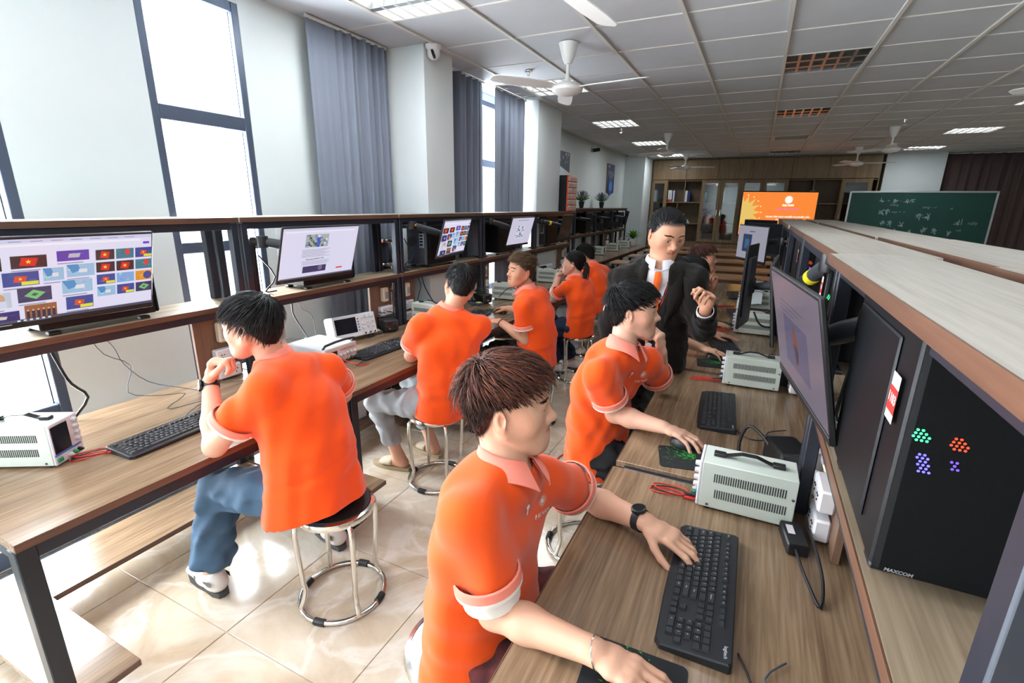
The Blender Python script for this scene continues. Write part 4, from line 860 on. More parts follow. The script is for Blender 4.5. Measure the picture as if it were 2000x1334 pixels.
def key_layout():
    K = []
    bot = [1.25, 1.25, 1.25, 6.25, 1.25, 1.25, 1.25, 1.25]; x = 0
    for w_ in bot: K.append((0, x, w_)); x += w_
    for r, ws in ((1, [2.25]+[1]*10+[2.75]), (2, [1.75]+[1]*11+[2.25]), (3, [1.5]+[1]*12+[1.5]), (4, [1]*13+[2])):
        x = 0
        for w_ in ws: K.append((r, x, w_)); x += w_
    K.append((5.25, 0, 1))
    for g in range(3):
        for q in range(4): K.append((5.25, 2+g*4.5+q, 1))
    for q in range(3): K.append((5.25, 15.25+q, 1)); K.append((4, 15.25+q, 1)); K.append((3, 15.25+q, 1)); K.append((0, 15.25+q, 1))
    K.append((1, 16.25, 1))
    for r in range(1, 5):
        for q in range(3): K.append((r, 18.5+q, 1))
    K.append((0, 18.5, 2)); K.append((0, 20.5, 1)); K.append((1, 21.5, 1)); K.append((3, 21.5, 1)); K.append((4, 21.5, 1))
    return K
KEYS = key_layout()
M_KEY = mat('key_black', S(34, 37, 42), .45); M_KB = mat('keyboard_black', S(26, 29, 34), .4); M_PRINT = mat('key_print', S(200, 204, 206), .5)
LET = {1: 'ZXCVBNM,./', 2: 'ASDFGHJKL;\'', 3: 'QWERTYUIOP[]', 4: '`1234567890-='}
key_mesh = {}
def keyboard(label, loc, rz, sep=True):
    """typist at local -y, keys run along x; 0.45 x 0.155"""
    t = thing('keyboard', label, 'keyboard', loc, rz, group='black computer keyboards')
    n = 14; top = []; bot = []
    out = [(-.225, -.066), (-.21, -.0775), (-.08, -.081), (.08, -.081), (.21, -.0775), (.225, -.066), (.225, .070), (.219, .076), (-.219, .076), (-.225, .070)]
    zt = lambda y: .014+.010*(y+.08)/.156
    mb = MB(); m = len(out)
    mb.add([(x, y, .001) for x, y in out]+[(x, y, zt(y)-.003) for x, y in out]+[(x*.987, y*.965, zt(y)) for x, y in out], [tuple(reversed(range(m)))]+[(i, (i+1) % m, m+(i+1) % m, m+i) for i in range(m)]+[(m+i, m+(i+1) % m, 2*m+(i+1) % m, 2*m+i) for i in range(m)]+[tuple(range(2*m, 3*m))])
    mb.obj('body', M_KB, t, angle=.5)
    u = .01895; x0 = -.2135; y0 = -.0525; sl = math.degrees(math.atan2(.010, .156))
    joined = MB()
    for (r, x, w_) in KEYS:
        kx = x0+(x+w_/2)*u; ky = y0+r*u+(.003 if r > 5 else 0); hh = u if r < 5 else u*.8
        if sep:
            if (w_, hh) not in key_mesh:
                k = MB(); a, b = (w_*u-.0016)/2, (hh-.0016)/2; a2, b2 = a-.0022, b-.0024
                k.add([(-a, -b, 0), (a, -b, 0), (a, b, 0), (-a, b, 0), (-a2, -b2+.0006, .0062), (a2, -b2+.0006, .0062), (a2, b2+.0006, .0066), (-a2, b2+.0006, .0066)], [(0, 1, 5, 4), (1, 2, 6, 5), (2, 3, 7, 6), (3, 0, 4, 7), (4, 5, 6, 7)])
                me = k.mesh('key', False); me.materials.append(M_KEY); key_mesh[(w_, hh)] = me
            o = link('key', key_mesh[(w_, hh)], None, t); o.location = (kx, ky, zt(ky)-.001); o.rotation_euler = (math.radians(sl), 0, 0)
        else:
            a, b = (w_*u-.0018)/2, (hh-.0018)/2; a2, b2 = a-.002, b-.002; z = zt(ky)-.001
            joined.add([(kx-a, ky-b, z), (kx+a, ky-b, z), (kx+a, ky+b, z), (kx-a, ky+b, z), (kx-a2, ky-b2, z+.006), (kx+a2, ky-b2, z+.006), (kx+a2, ky+b2, z+.0065), (kx-a2, ky+b2, z+.0065)], [(0, 1, 5, 4), (1, 2, 6, 5), (2, 3, 7, 6), (3, 0, 4, 7), (4, 5, 6, 7)])
    if not sep: joined.obj('keys', M_KEY, t, smooth=False)['kind'] = 'stuff'
    pm = MB()
    def put(txt, s, x, y, dz): 
        tm = text_mesh(txt, s, bold=.0001); pm.M = TR(x, y, zt(y)+dz) @ RX(sl); pm.add([tuple(v.co) for v in tm.vertices], [tuple(p.vertices) for p in tm.polygons]); bpy.data.meshes.remove(tm)
    if sep:
        for r, st in LET.items():
            xs0 = {1: 2.25, 2: 1.75, 3: 1.5, 4: 0}[r]
            for q, ch in enumerate(st): put(ch, .0060, x0+(xs0+q+.38)*u, y0+r*u+.0022, .0060)
        for q, tx in enumerate(['Ctrl', '', 'Alt', '', 'Alt', '', '', 'Ctrl']):
            if tx: put(tx, .0040, x0+(.55+(1.25*q if q < 4 else 8.75+1.25*(q-4)+(-0)))*u, y0+.001, .0060)
        put('Backspace', .0038, x0+14*u, y0+4*u, .0060); put('Enter', .0040, x0+13.7*u, y0+2*u, .006); put('Shift', .0040, x0+13.3*u, y0+1*u, .006); put('Tab', .004, x0+.6*u, y0+3*u, .006); put('Caps', .004, x0+.8*u, y0+2*u, .006); put('Esc', .004, x0+.5*u, y0+5.4*u, .006)
        for g in range(3):
            for q in range(4): put('F%d' % (g*4+q+1), .0038, x0+(2+g*4.5+q+.42)*u, y0+5.4*u, .006)
        for r in range(1, 4):
            for q in range(3): put(str((r-1)*3+q+1), .0055, x0+(18.5+q+.4)*u, y0+r*u, .006)
        put('0', .0055, x0+19.2*u, y0, .006)
    put('logitech', .0105, .195, .062, .0006)
    pm.obj('key_legends', M_PRINT, t, smooth=False)['kind'] = 'stuff'
    return t
def mouse(label, loc, rz):
    t = thing('computer_mouse', label, 'mouse', loc, rz, group='black computer mice'); N = 14; V = []; F = []
    for i in range(9):
        a = i/8*math.pi/2
        for k in range(20): b = 2*math.pi*k/20; r = math.cos(a)**.55; x = .030*math.cos(b)*r*(1-.12*math.sin(b)); y = .055*math.sin(b)*r; V.append((x, y, .003+.034*math.sin(a)*(1-.12*(math.sin(b)*r))))
    F = [(i*20+k, i*20+(k+1) % 20, (i+1)*20+(k+1) % 20, (i+1)*20+k) for i in range(8) for k in range(20)]
    mb = MB(); mb.add(V, F); mb.obj('shell', M_BLACK, t, angle=3)
    mb = MB(); mb.M = TR(0, .030, .031) @ RY(90); mb.lathe([(.007, -.003), (.008, 0), (.007, .003)], 14); mb.obj('scroll_wheel', M_DARKG, t)
    return t
def mousepad(label, c, rz, w=.20, d=.165, green=True):
    t = thing('mouse_pad', label, 'mouse pad', c, rz, group='black mouse pads'); pl = []
    for (sx, sy, a0) in ((1, 1, 0), (-1, 1, 90), (-1, -1, 180), (1, -1, 270)):
        for q in range(5): a = math.radians(a0+22.5*q); pl.append((sx*(w/2-.014)+.014*math.cos(a), sy*(d/2-.014)+.014*math.sin(a)))
    mb = MB(); mb.prism(pl, .0, .003); mb.obj('pad', mat('pad_black', S(20, 23, 27), .75), t)
    rng = random.Random(int(abs(c[1])*1000)); it = []
    if green:
        for k in range(170):
            r = abs(rng.gauss(0, .8)); a = rng.gauss(0, .6)+2.5; x, y = .03+r*.08*math.cos(a), .0+r*.08*math.sin(a)+rng.gauss(0, .01); L = rng.uniform(.004, .018); b = a+rng.gauss(0, .5)
            if abs(x) < w/2-.008 and abs(y) < d/2-.008: it.append(([(x, y), (x+L*math.cos(b), y+L*math.sin(b)), (x+.5*L*math.cos(b)+.0022, y+.5*L*math.sin(b)+.0022)], S(36, 170, 56)))
        words(it, 'R', .012, -w/2+.03, d/2-.022, S(40, 170, 60))
        flat_print('pad_print', it, attr_mat('print', .5), t, TR(0, 0, .0031))
    return t
def oscilloscope(label, loc, rz):
    """front faces local -y, leaning back"""
    t = thing('oscilloscope', label, 'oscilloscope', loc, rz); Wd, H, D = .33, .155, .10; T = RX(-14); white = mat('scope_white', S(228, 230, 234), .4)
    def put(mb, nm, m, par=t): mb.v = [tuple(T @ Vector(v)) for v in mb.v]; return mb.obj(nm, m, par)
    mb = MB(); mb.box(0, 0, H/2+.015, Wd, D, H, .010); body = put(mb, 'case', white)
    mb = MB(); mb.box(0, -D/2-.003, H/2+.015, Wd-.006, .008, H-.006, .003); f = put(mb, 'front_panel', mat('scope_panel', S(214, 218, 224), .4))
    mb = MB(); mb.box(-.068, -D/2-.0075, H/2+.022, .158, .003, .104, .001); put(mb, 'screen', mat('scope_screen', S(26, 26, 34), .12), f)
    for k in range(5): mb = MB(); mb.box(.026, -D/2-.008, H/2+.058-.019*k, .009, .005, .008, .001); put(mb, 'soft_key', M_DARKG, f)
    for (x, z, r) in ((.058, .125, .009), (.098, .060, .009), (.058, .085, .008), (.058, .055, .008), (.098, .125, .009), (.138, .125, .009), (.138, .090, .008), (.138, .055, .008), (.098, .090, .008)): mb = MB(); mb.M = TR(x, -D/2-.006, z+.015) @ RX(90); mb.lathe([(r, 0), (r, .003), (r*.8, .012), (r*.6, .013)], 14); put(mb, 'knob', M_KNOB, f)
    for (x, z) in ((.082, .135), (.082, .122), (.120, .135), (.120, .122), (.082, .07), (.120, .07)): mb = MB(); mb.box(x, -D/2-.008, z+.015, .010, .004, .005, .001); put(mb, 'button', mat('scope_key', S(150, 160, 170), .4), f)
    for k in range(3): mb = MB(); mb.M = TR(.062+.038*k, -D/2-.006, .032) @ RX(90); mb.lathe([(.009, 0), (.009, .006), (.006, .008), (.006, .016)], 14); put(mb, 'input_jack', M_CHROME, f)
    for x in (-.12, .12): mb = MB(); mb.box(x, -.02, .010, .03, .05, .02, .003); mb.obj('foot', M_DARKG, t)
    return t
def fgen(label, loc, rz):
    """function generator, front faces local -y"""
    t = thing('function_generator', label, 'signal generator', loc, rz); Wd, H, D = .245, .095, .30; g = mat('fgen_panel', S(212, 206, 206), .4)
    mb = MB(); mb.box(0, D/2, H/2+.012, Wd, D, H, .003); mb.obj('case', mat('fgen_case', S(226, 228, 232), .4), t)
    mb = MB(); mb.box(0, -.002, H/2+.012, Wd, .010, H, .003); f = mb.obj('front_panel', g, t)
    mb = MB(); mb.box(-.070, -.008, H/2+.024, .075, .003, .030, .001); mb.obj('display', mat('scope_screen', S(26, 26, 34), .12), f)
    for k in range(8): mb = MB(); mb.box(-.005+.015*k, -.009, H*.88, .008, .006, .012, .001); mb.obj('push_key', mat('fgen_key', S(190, 150, 140), .4), f)
    for k in range(5): mb = MB(); mb.M = TR(-.010+.028*k, -.006, H*.58) @ RX(90); mb.lathe([(.010, 0), (.010, .004), (.008, .014), (.006, .015)], 14); mb.obj('knob', M_KNOB, f)
    for k in range(4): mb = MB(); mb.M = TR(-.005+.030*k, -.006, H*.27) @ RX(90); mb.lathe([(.008, 0), (.008, .008), (.006, .010), (.006, .018)], 12); mb.obj('jack', M_CHROME, f)
    mb = MB(); mb.tube([(-Wd/2+.01, .02, H+.01), (-Wd/2+.01, -.0, H+.035), (-.04, -.01, H+.045), (.04, -.01, H+.045), (Wd/2-.01, 0, H+.035), (Wd/2-.01, .02, H+.01)], .007, 8); mb.obj('carry_handle', M_BLACK, t)
    for x in (-.1, .1):
        for y in (.03, .27): mb = MB(); mb.lathe([(.01, 0), (.01, .013)], 10); o = mb.obj('foot', M_BLACK, t); o.location = (x, y, 0)
    return t
def solder_station(label, loc, rz, cables=True):
    """black box with holder tray; front faces local -y"""
    t = thing('soldering_station', label, 'soldering station', loc, rz, group='black soldering stations')
    mb = MB(); mb.box(0, 0, .050, .115, .150, .085, .008); b = mb.obj('case', M_BLACK, t)
    mb = MB(); mb.M = TR(0, -.078, .060) @ RX(8); mb.box(0, 0, 0, .095, .008, .060, .002); f = mb.obj('front_panel', M_DARKG, t)
    mb = MB(); mb.box(-.015, -.084, .068, .045, .003, .022); mb.obj('display', mat('red_display', S(70, 24, 22), .2), f)
    mb = MB(); mb.M = TR(.028, -.083, .050) @ RX(98); mb.lathe([(.010, 0), (.008, .012), (.006, .013)], 14); mb.obj('knob', M_BLACK, f)
    mb = MB(); mb.M = TR(-.02, -.083, .038) @ RX(98); mb.lathe([(.008, 0), (.007, .014), (.005, .02)], 12); mb.obj('jack', M_CHROME, f)
    tr = MB(); tr.box(-.105, -.015, .012, .075, .14, .022, .004); h = tr.obj('holder_tray', mat('tray_grey', S(72, 78, 92), .5), t)
    mb = MB(); mb.box(-.105, -.055, .026, .045, .04, .008, .002); mb.obj('sponge', mat('sponge_yellow', S(206, 206, 110), .9), h)
    mb = MB(); mb.M = TR(-.105, .02, .05) @ RX(-40); mb.lathe([(.024, -.03), (.016, .0), (.018, .06), (.022, .075)], 14, cap=False); mb.obj('iron_cradle', M_BLACK, h)
    mb = MB(); mb.tube([(-.105, .005, .055), (-.105, .06, .11), (-.10, .10, .135)], [.006, .011, .009], 10); mb.obj('iron_handle', M_BLACK, h)
    if cables:
        mb = MB(); P = [(.0+.07*math.cos(k*.7)*(1-.02*k), .01+.055*math.sin(k*.7), .098+.003*k) for k in range(16)]; mb.tube(P, .004, 6); mb.obj('coiled_lead', M_BLACK, t, angle=3)
    return t
def adapter(label, loc, rz):
    t = thing('power_adapter', label, 'power adapter', loc, rz); mb = MB(); mb.box(0, 0, .019, .055, .115, .034, .004); b = mb.obj('brick', M_BLACK, t); mb = MB(); mb.box(-.008, .015, .0364, .018, .042, .0004); mb.obj('rating_label', mat('label_white', S(222, 214, 216), .5), b, smooth=False); return t
# ---- stools
M_STOOLS = mat('stool_mesh_black', S(22, 22, 24), .5); M_CAP = mat('stool_cap_black', S(26, 26, 28), .5); M_ST = mat('stainless', (.72, .70, .66), .16, metal=1.0)
def stool(label, loc, rz, cushion=True, H=.455, group='round steel stools'):
    t = thing('stool', label, 'stool', loc, rz, group=group); R = .158
    mb = MB(); mb.lathe([(R-.03, H-.030), (R, H-.030), (R+.004, H-.016), (R, H-.003), (R-.012, H)], 36, cap=False); mb.obj('seat_rim', M_ST, t)
    if cushion: mb = MB(); mb.lathe([(R-.012, H-.002), (R-.016, H+.004), (R*.5, H+.010), (.001, H+.011)], 36, cap=False); s = mb.obj('seat', mat('seat_weave', S(24, 24, 27), .5, bump=1.0, bscale=160), t)
    else: mb = MB(); mb.lathe([(R-.012, H-.002), (R*.5, H+.002), (.001, H+.002)], 30, cap=False); mb.obj('seat', M_ST, t)
    ring = [(.176*math.cos(2*math.pi*k/40), .176*math.sin(2*math.pi*k/40), .012) for k in range(40)]
    mb = MB(); mb.tube(ring, .0105, 10, closed=True); mb.obj('foot_ring', M_ST, t)
    for k in range(4):
        a = math.radians(45+90*k); c, s_ = math.cos(a), math.sin(a); P = [(.115, H-.022), (.150, H-.026), (.166, H-.045), (.170, H-.09), (.158, .14), (.150, .10), (.160, .06), (.174, .03), (.176, .014)]
        mb = MB(); mb.tube([(r*c, r*s_, z) for r, z in P], .0105, 10); mb.obj('leg', M_ST, t)
        a2 = a+math.radians(38); mb = MB(); mb.tube([(.176*math.cos(a2+q), .176*math.sin(a2+q), .013) for q in (-.13, -.065, 0, .065, .13)], .0150, 10); cp = mb.obj('ring_cap', M_CAP, t, angle=.4)
    return t
# ---- window row
psu('grey power supply at the near left corner with red leads', (-2.232, .655, .75), 30); test_leads('red and black test leads lying before the near left power supply', (-2.075, .775, .75), 62)
keyboard('black keyboard on the nearest window-row bench', (-2.010, 1.035, .75), 93)
fgen('white signal generator with knobs beside the watch-wearing student', (-2.09, 2.005, .75), 90); oscilloscope('white oscilloscope with a dark screen on the second window bench', (-2.40, 2.43, .75), 76)
solder_station('black soldering station with coiled lead at the end of the second window bench', (-2.36, 2.74, .75), 60)
keyboard('black keyboard between the oscilloscope and the student in light jeans', (-2.055, 2.325, .75), 88, sep=False)
psu('grey power supply half hidden behind the student with grey jeans', (-2.22, 3.08, .75), 0); solder_station('black soldering station beside the mouse of the student turning his head', (-2.27, 4.00, .75), 75); psu('grey power supply on the third window bench, near its far end', (-2.165, 4.30, .75), 4)
mousepad('black mouse pad on the third window bench', (-1.975, 3.775, .75), 60); mouse('black mouse under the hand of the student turning his head', (-1.893, 3.676, .753), 65); keyboard('black keyboard in front of the student turning his head', (-2.03, 3.41, .75), 95, sep=False)
psu('grey power supply in front of the student with a ponytail', (-2.215, 5.55, .75), 0); keyboard('black keyboard in front of the student with a ponytail', (-2.0, 4.75, .75), 90, sep=False)
oscilloscope('white oscilloscope on the fifth window bench', (-2.40, 5.85, .75), 80)
psu('grey power supply on the first far-wall bench', (-2.72, 8.30, .75), 0); psu('grey power supply on the second far-wall bench', (-2.70, 9.25, .75), 0); psu('grey power supply on the third far-wall bench', (-2.66, 10.2, .75), 0); psu('grey power supply on the last far-wall bench', (-2.66, 11.2, .75), 0)
# ---- middle row
for i, (y, lab) in enumerate(((1.523, 'large grey power supply in the foreground of the middle row'), (2.748, 'grey power supply beside the teacher with a green mouse pad behind'), (3.985, 'grey power supply in front of the upright dark monitor'), (5.05, 'grey power supply under the clear bag in the middle row'), (5.75, 'farthest grey power supply in the middle row'))): psu(lab, (.070, y, .75), 180+1.5*(i % 2))
test_leads('red and black test leads before the large foreground power supply', (-.135, 1.50, .75), 0); test_leads('red test leads before the power supply beside the teacher', (-.15, 2.72, .75), 10, False); test_leads('red test leads before the power supply with the upright monitor', (-.16, 3.95, .75), 5, False); test_leads('tangled dark leads on the fourth middle bench', (-.18, 4.95, .75), 20)
keyboard('black keyboard under the hand of the brown-haired student', (-.008, 1.108, .75), -89.5)
keyboard('black keyboard in front of the black-haired student facing right', (-.055, 2.285, .75), -87, sep=False); keyboard('black keyboard beyond the teacher on the third middle bench', (-.10, 3.47, .75), -74, sep=False); keyboard('dark keyboard behind the power supply with the upright monitor', (-.05, 4.60, .75), -80, sep=False); keyboard('far dark keyboard near the raised hands', (-.12, 5.65, .75), -85, sep=False)
mousepad('black mouse pad under the foreground mouse', (-.105, .775, .75), 2); mouse('black mouse under the foreground hand with a bracelet', (-.090, .757, .753), -94)
mousepad('black mouse pad with green splashes beside the large power supply', (-.125, 1.765, .75), 12); mouse('black mouse under the hand of the black-haired student', (-.148, 1.858, .753), -102)
mousepad('black mouse pad with green splashes beside the teacher', (-.125, 3.05, .75), 8); mouse('black mouse under the hand beside the teacher', (-.130, 3.147, .753), -96); mousepad('dark mouse pad beside the far hand', (-.13, 4.20, .75), 5)
solder_station('black soldering station behind the large foreground power supply', (.205, 1.86, .75), 200, cables=False)
adapter('black power adapter with a white label at the back of the nearest middle bench', (.205, 1.40, .75), 8)
t = thing('plastic_bag', 'crumpled clear bag draped over a power supply', 'plastic bag', (.02, 4.98, .905)); mb = MB(); rng = random.Random(9); V = []
for i in range(9):
    for j in range(9): V.append((-.10+.025*i, -.11+.0275*j, .010+.012*rng.random()-(.10*max(0, abs(j-4)-2)/2)-(.09*max(0, 2-i)/2)))
mb.add(V, [(i*9+j, i*9+j+1, (i+1)*9+j+1, (i+1)*9+j) for i in range(8) for j in range(8)]); o = mb.obj('bag_film', mat('clear_film', S(206, 212, 214), .25, spec=.7), t, angle=.3)
# ---- stools in the aisle and behind the benches
stool('steel stool with black woven seat under the student in blue jeans', (-1.43, 1.27, 0), 20); stool('steel stool under the student in light grey jeans', (-1.595, 2.235, 0), 10, False); stool('steel stool under the student turning his head', (-1.42, 3.32, 0), 0, False); stool('steel stool under the student with a ponytail', (-1.43, 4.40, 0), 25, False); stool('steel stool under the student behind the ponytail', (-1.52, 5.25, 0), 10, False)
stool('steel stool under the brown-haired student in front', (-.60, .93, 0), 30, False); stool('steel stool under the black-haired student facing right', (-.585, 2.05, 0), 15, False)
stool('steel stool under the student hidden behind the teacher', (-.66, 3.42, 0), 15, False); stool('steel stool under the student raising two fingers', (-.62, 4.45, 0), 15, False)
for k in range(6): stool('stacked steel stool behind the benches by the curtain, %s from the floor' % ['first', 'second', 'third', 'fourth', 'fifth', 'sixth'][k], (-2.752, 3.18, .19*k), 8*k, False, group='stack of stools behind the benches').scale = (.70, .70, .95)
for k in range(3): stool('steel stool in the low stack behind the oscilloscope, %s from the floor' % ['first', 'second', 'top'][k], (-2.748, 2.24, .15*k), 15*k, False, group='low stack of stools under the window').scale = (.70, .75, .95)
for i, (x, y) in enumerate(((-2.6, 8.9), (-2.6, 9.9))): stool('steel stool under the far-wall benches, %s one' % ['nearer', 'farther'][i], (x, y, 0), 10, False)
# ---- boxes under the window benches
t = thing('cardboard_box', 'white box with blue print on the low shelf under the second bench', 'box', (-2.52, 2.36, .150), -4); mb = MB(); mb.box(0, 0, .10, .22, .30, .20, .003); b = mb.obj('carton', mat('carton_white', S(224, 224, 230), .6), t); it = []
for k in range(6): it.append((rect(-.10+.03*k, .02+.02*(k % 3), -.085+.03*k, .07+.01*(k % 2)), S(50, 60, 140)))
words(it, 'OSCILLOSCOPE', .02, 0, -.03, S(60, 70, 150)); flat_print('carton_print', it, attr_mat('print', .5), b, TR(.1106, 0, .10) @ RZ(90) @ RX(90))
# ---- cables
G = mat('cable_grey', S(70, 74, 80), .5)
cable('monitor_cable', 'thick black cable hanging from the shelf behind the near left power supply', [(-2.50, .86, 1.13), (-2.48, .88, 1.0), (-2.47, .90, .92), (-2.46, .94, .85), (-2.50, .89, .76)], .006)
cable('thin_cable', 'thin dark wire zigzagging down to the nearest keyboard by the window', [(-2.45, .98, 1.12), (-2.44, 1.02, 1.02), (-2.42, 1.10, .95), (-2.40, 1.06, .84), (-2.36, 1.15, .80), (-2.30, 1.24, .79), (-2.28, 1.14, .757), (-2.24, 1.20, .757), (-2.22, 1.28, .757), (-2.16, 1.17, .757), (-2.09, 1.10, .758)], .0018, G)
cable('thin_cable', 'thin dark wire trailing along the wall to the socket panel', [(-2.45, 1.02, 1.12), (-2.44, 1.06, 1.04), (-2.43, 1.08, .96), (-2.41, 1.15, .86), (-2.38, 1.26, .80), (-2.34, 1.36, .757), (-2.38, 1.46, .757), (-2.30, 1.54, .757)], .0018, G)
cable('hanging_cable', 'black cables hanging below the article-page monitor', [(-2.46, 2.02, 1.12), (-2.45, 2.00, 1.02), (-2.44, 2.04, .92), (-2.42, 2.10, .80), (-2.36, 2.14, .756), (-2.25, 2.15, .756)], .004)
cable('hanging_cable', 'thin wire hanging beside the black cables under the article-page monitor', [(-2.46, 2.06, 1.12), (-2.44, 2.05, 1.04), (-2.43, 2.12, .98), (-2.42, 2.13, .86), (-2.40, 2.10, .76)], .002, G)
cable('hanging_cable', 'black cable hanging under the rear-facing computer', [(-2.47, 3.32, 1.12), (-2.46, 3.34, 1.0), (-2.45, 3.40, .9), (-2.40, 3.46, .78), (-2.32, 3.50, .757)], .004); cable('hanging_cable', 'looped black cable beside the third socket panel', [(-2.47, 3.22, 1.12), (-2.45, 3.28, 1.02), (-2.44, 3.24, .94), (-2.43, 3.20, .84), (-2.36, 3.26, .757)], .003)
cable('arm_cable', 'black cables looping from the third monitor arm', [(-2.42, 3.05, 1.40), (-2.40, 3.12, 1.26), (-2.42, 3.05, 1.20), (-2.44, 3.16, 1.165), (-2.46, 3.30, 1.16)], .004); cable('arm_cable', 'blue network cable looping behind the third monitor arm', [(-2.44, 3.10, 1.16), (-2.43, 3.15, 1.24), (-2.45, 3.25, 1.32), (-2.46, 3.30, 1.38)], .003, mat('cable_blue', S(40, 60, 130), .5))
cable('arm_cable', 'cables looping from the second monitor arm', [(-2.40, 1.78, 1.38), (-2.36, 1.84, 1.26), (-2.40, 1.80, 1.18), (-2.44, 1.90, 1.165)], .004)
cable('network_cables', 'bundle of blue cables beside the fifth socket panel', [(-2.46, 5.62, 1.12), (-2.44, 5.60, 1.0), (-2.42, 5.66, .88), (-2.36, 5.70, .757)], .006, mat('cable_blue', S(40, 60, 130), .5))
cable('probe_lead', 'black probe lead looping from the signal generator', [(-2.03, 2.02, .80), (-1.97, 2.04, .80), (-1.95, 2.14, .79), (-2.02, 2.20, .775), (-2.05, 2.14, .77), (-1.98, 2.06, .765), (-1.97, 2.0, .757)], .0035); cable('probe_lead', 'red probe lead at the signal generator', [(-2.05, 1.97, .79), (-1.98, 1.98, .775), (-1.94, 2.02, .757), (-1.93, 2.06, .756)], .003, M_RED)
cable('probe_lead', 'black lead arching over the third power supply by the window', [(-2.10, 4.02, .82), (-2.04, 4.10, .90), (-1.98, 4.20, .86), (-1.99, 4.22, .758)], .004)
cable('keyboard_cable', 'thin keyboard cable crossing the foreground desk', [(.080, .94, .757), (.105, .88, .757), (.115, .80, .757), (.10, .72, .757), (.12, .60, .757)], .0022, M_BLACK)
cable('keyboard_cable', 'keyboard cable curving behind the second middle keyboard', [(.03, 2.10, .760), (.08, 2.04, .757), (.14, 2.06, .757), (.15, 2.14, .757), (.22, 2.20, .757)], .0022)
cable('keyboard_cable', 'keyboard cable beyond the second middle power supply', [(.0, 3.35, .760), (.05, 3.30, .757), (.08, 3.42, .757), (.14, 3.34, .757), (.2, 3.44, .757)], .0022)
cable('loose_wires', 'loose grey wires curling on the desk under the shelf edge', [(.17, .96, .757), (.13, .90, .758), (.16, .84, .757), (.10, .87, .757), (.13, .78, .757), (.17, .82, .758), (.15, .74, .757), (.11, .72, .757), (.16, .66, .757)], .0022, G)
cable('adapter_cable', 'black cable looping from the power adapter', [(.205, 1.345, .775), (.215, 1.28, .77), (.235, 1.20, .76), (.25, 1.16, .757), (.26, 1.24, .77), (.25, 1.34, .79), (.24, 1.46, .78)], .004); cable('adapter_cable', 'black cables running behind the foreground power supply', [(.205, 1.455, .77), (.20, 1.54, .78), (.18, 1.58, .775), (.21, 1.66, .78), (.25, 1.74, .80)], .005)
cable('iron_lead', 'black soldering lead arching behind the foreground power supply', [(.16, 1.86, .80), (.12, 1.90, .84), (.07, 1.95, .85), (.045, 1.90, .80), (.05, 1.83, .76)], .006)
cable('arm_cable', 'black cables hanging below the purple monitor arm', [(.27, 1.50, 1.26), (.25, 1.42, 1.20), (.24, 1.36, 1.15), (.29, 1.30, 1.138)], .005); cable('arm_cable', 'black cable looping under the upright monitor', [(.05, 3.42, 1.02), (.09, 3.40, .95), (.15, 3.42, .93), (.22, 3.50, .96)], .006)
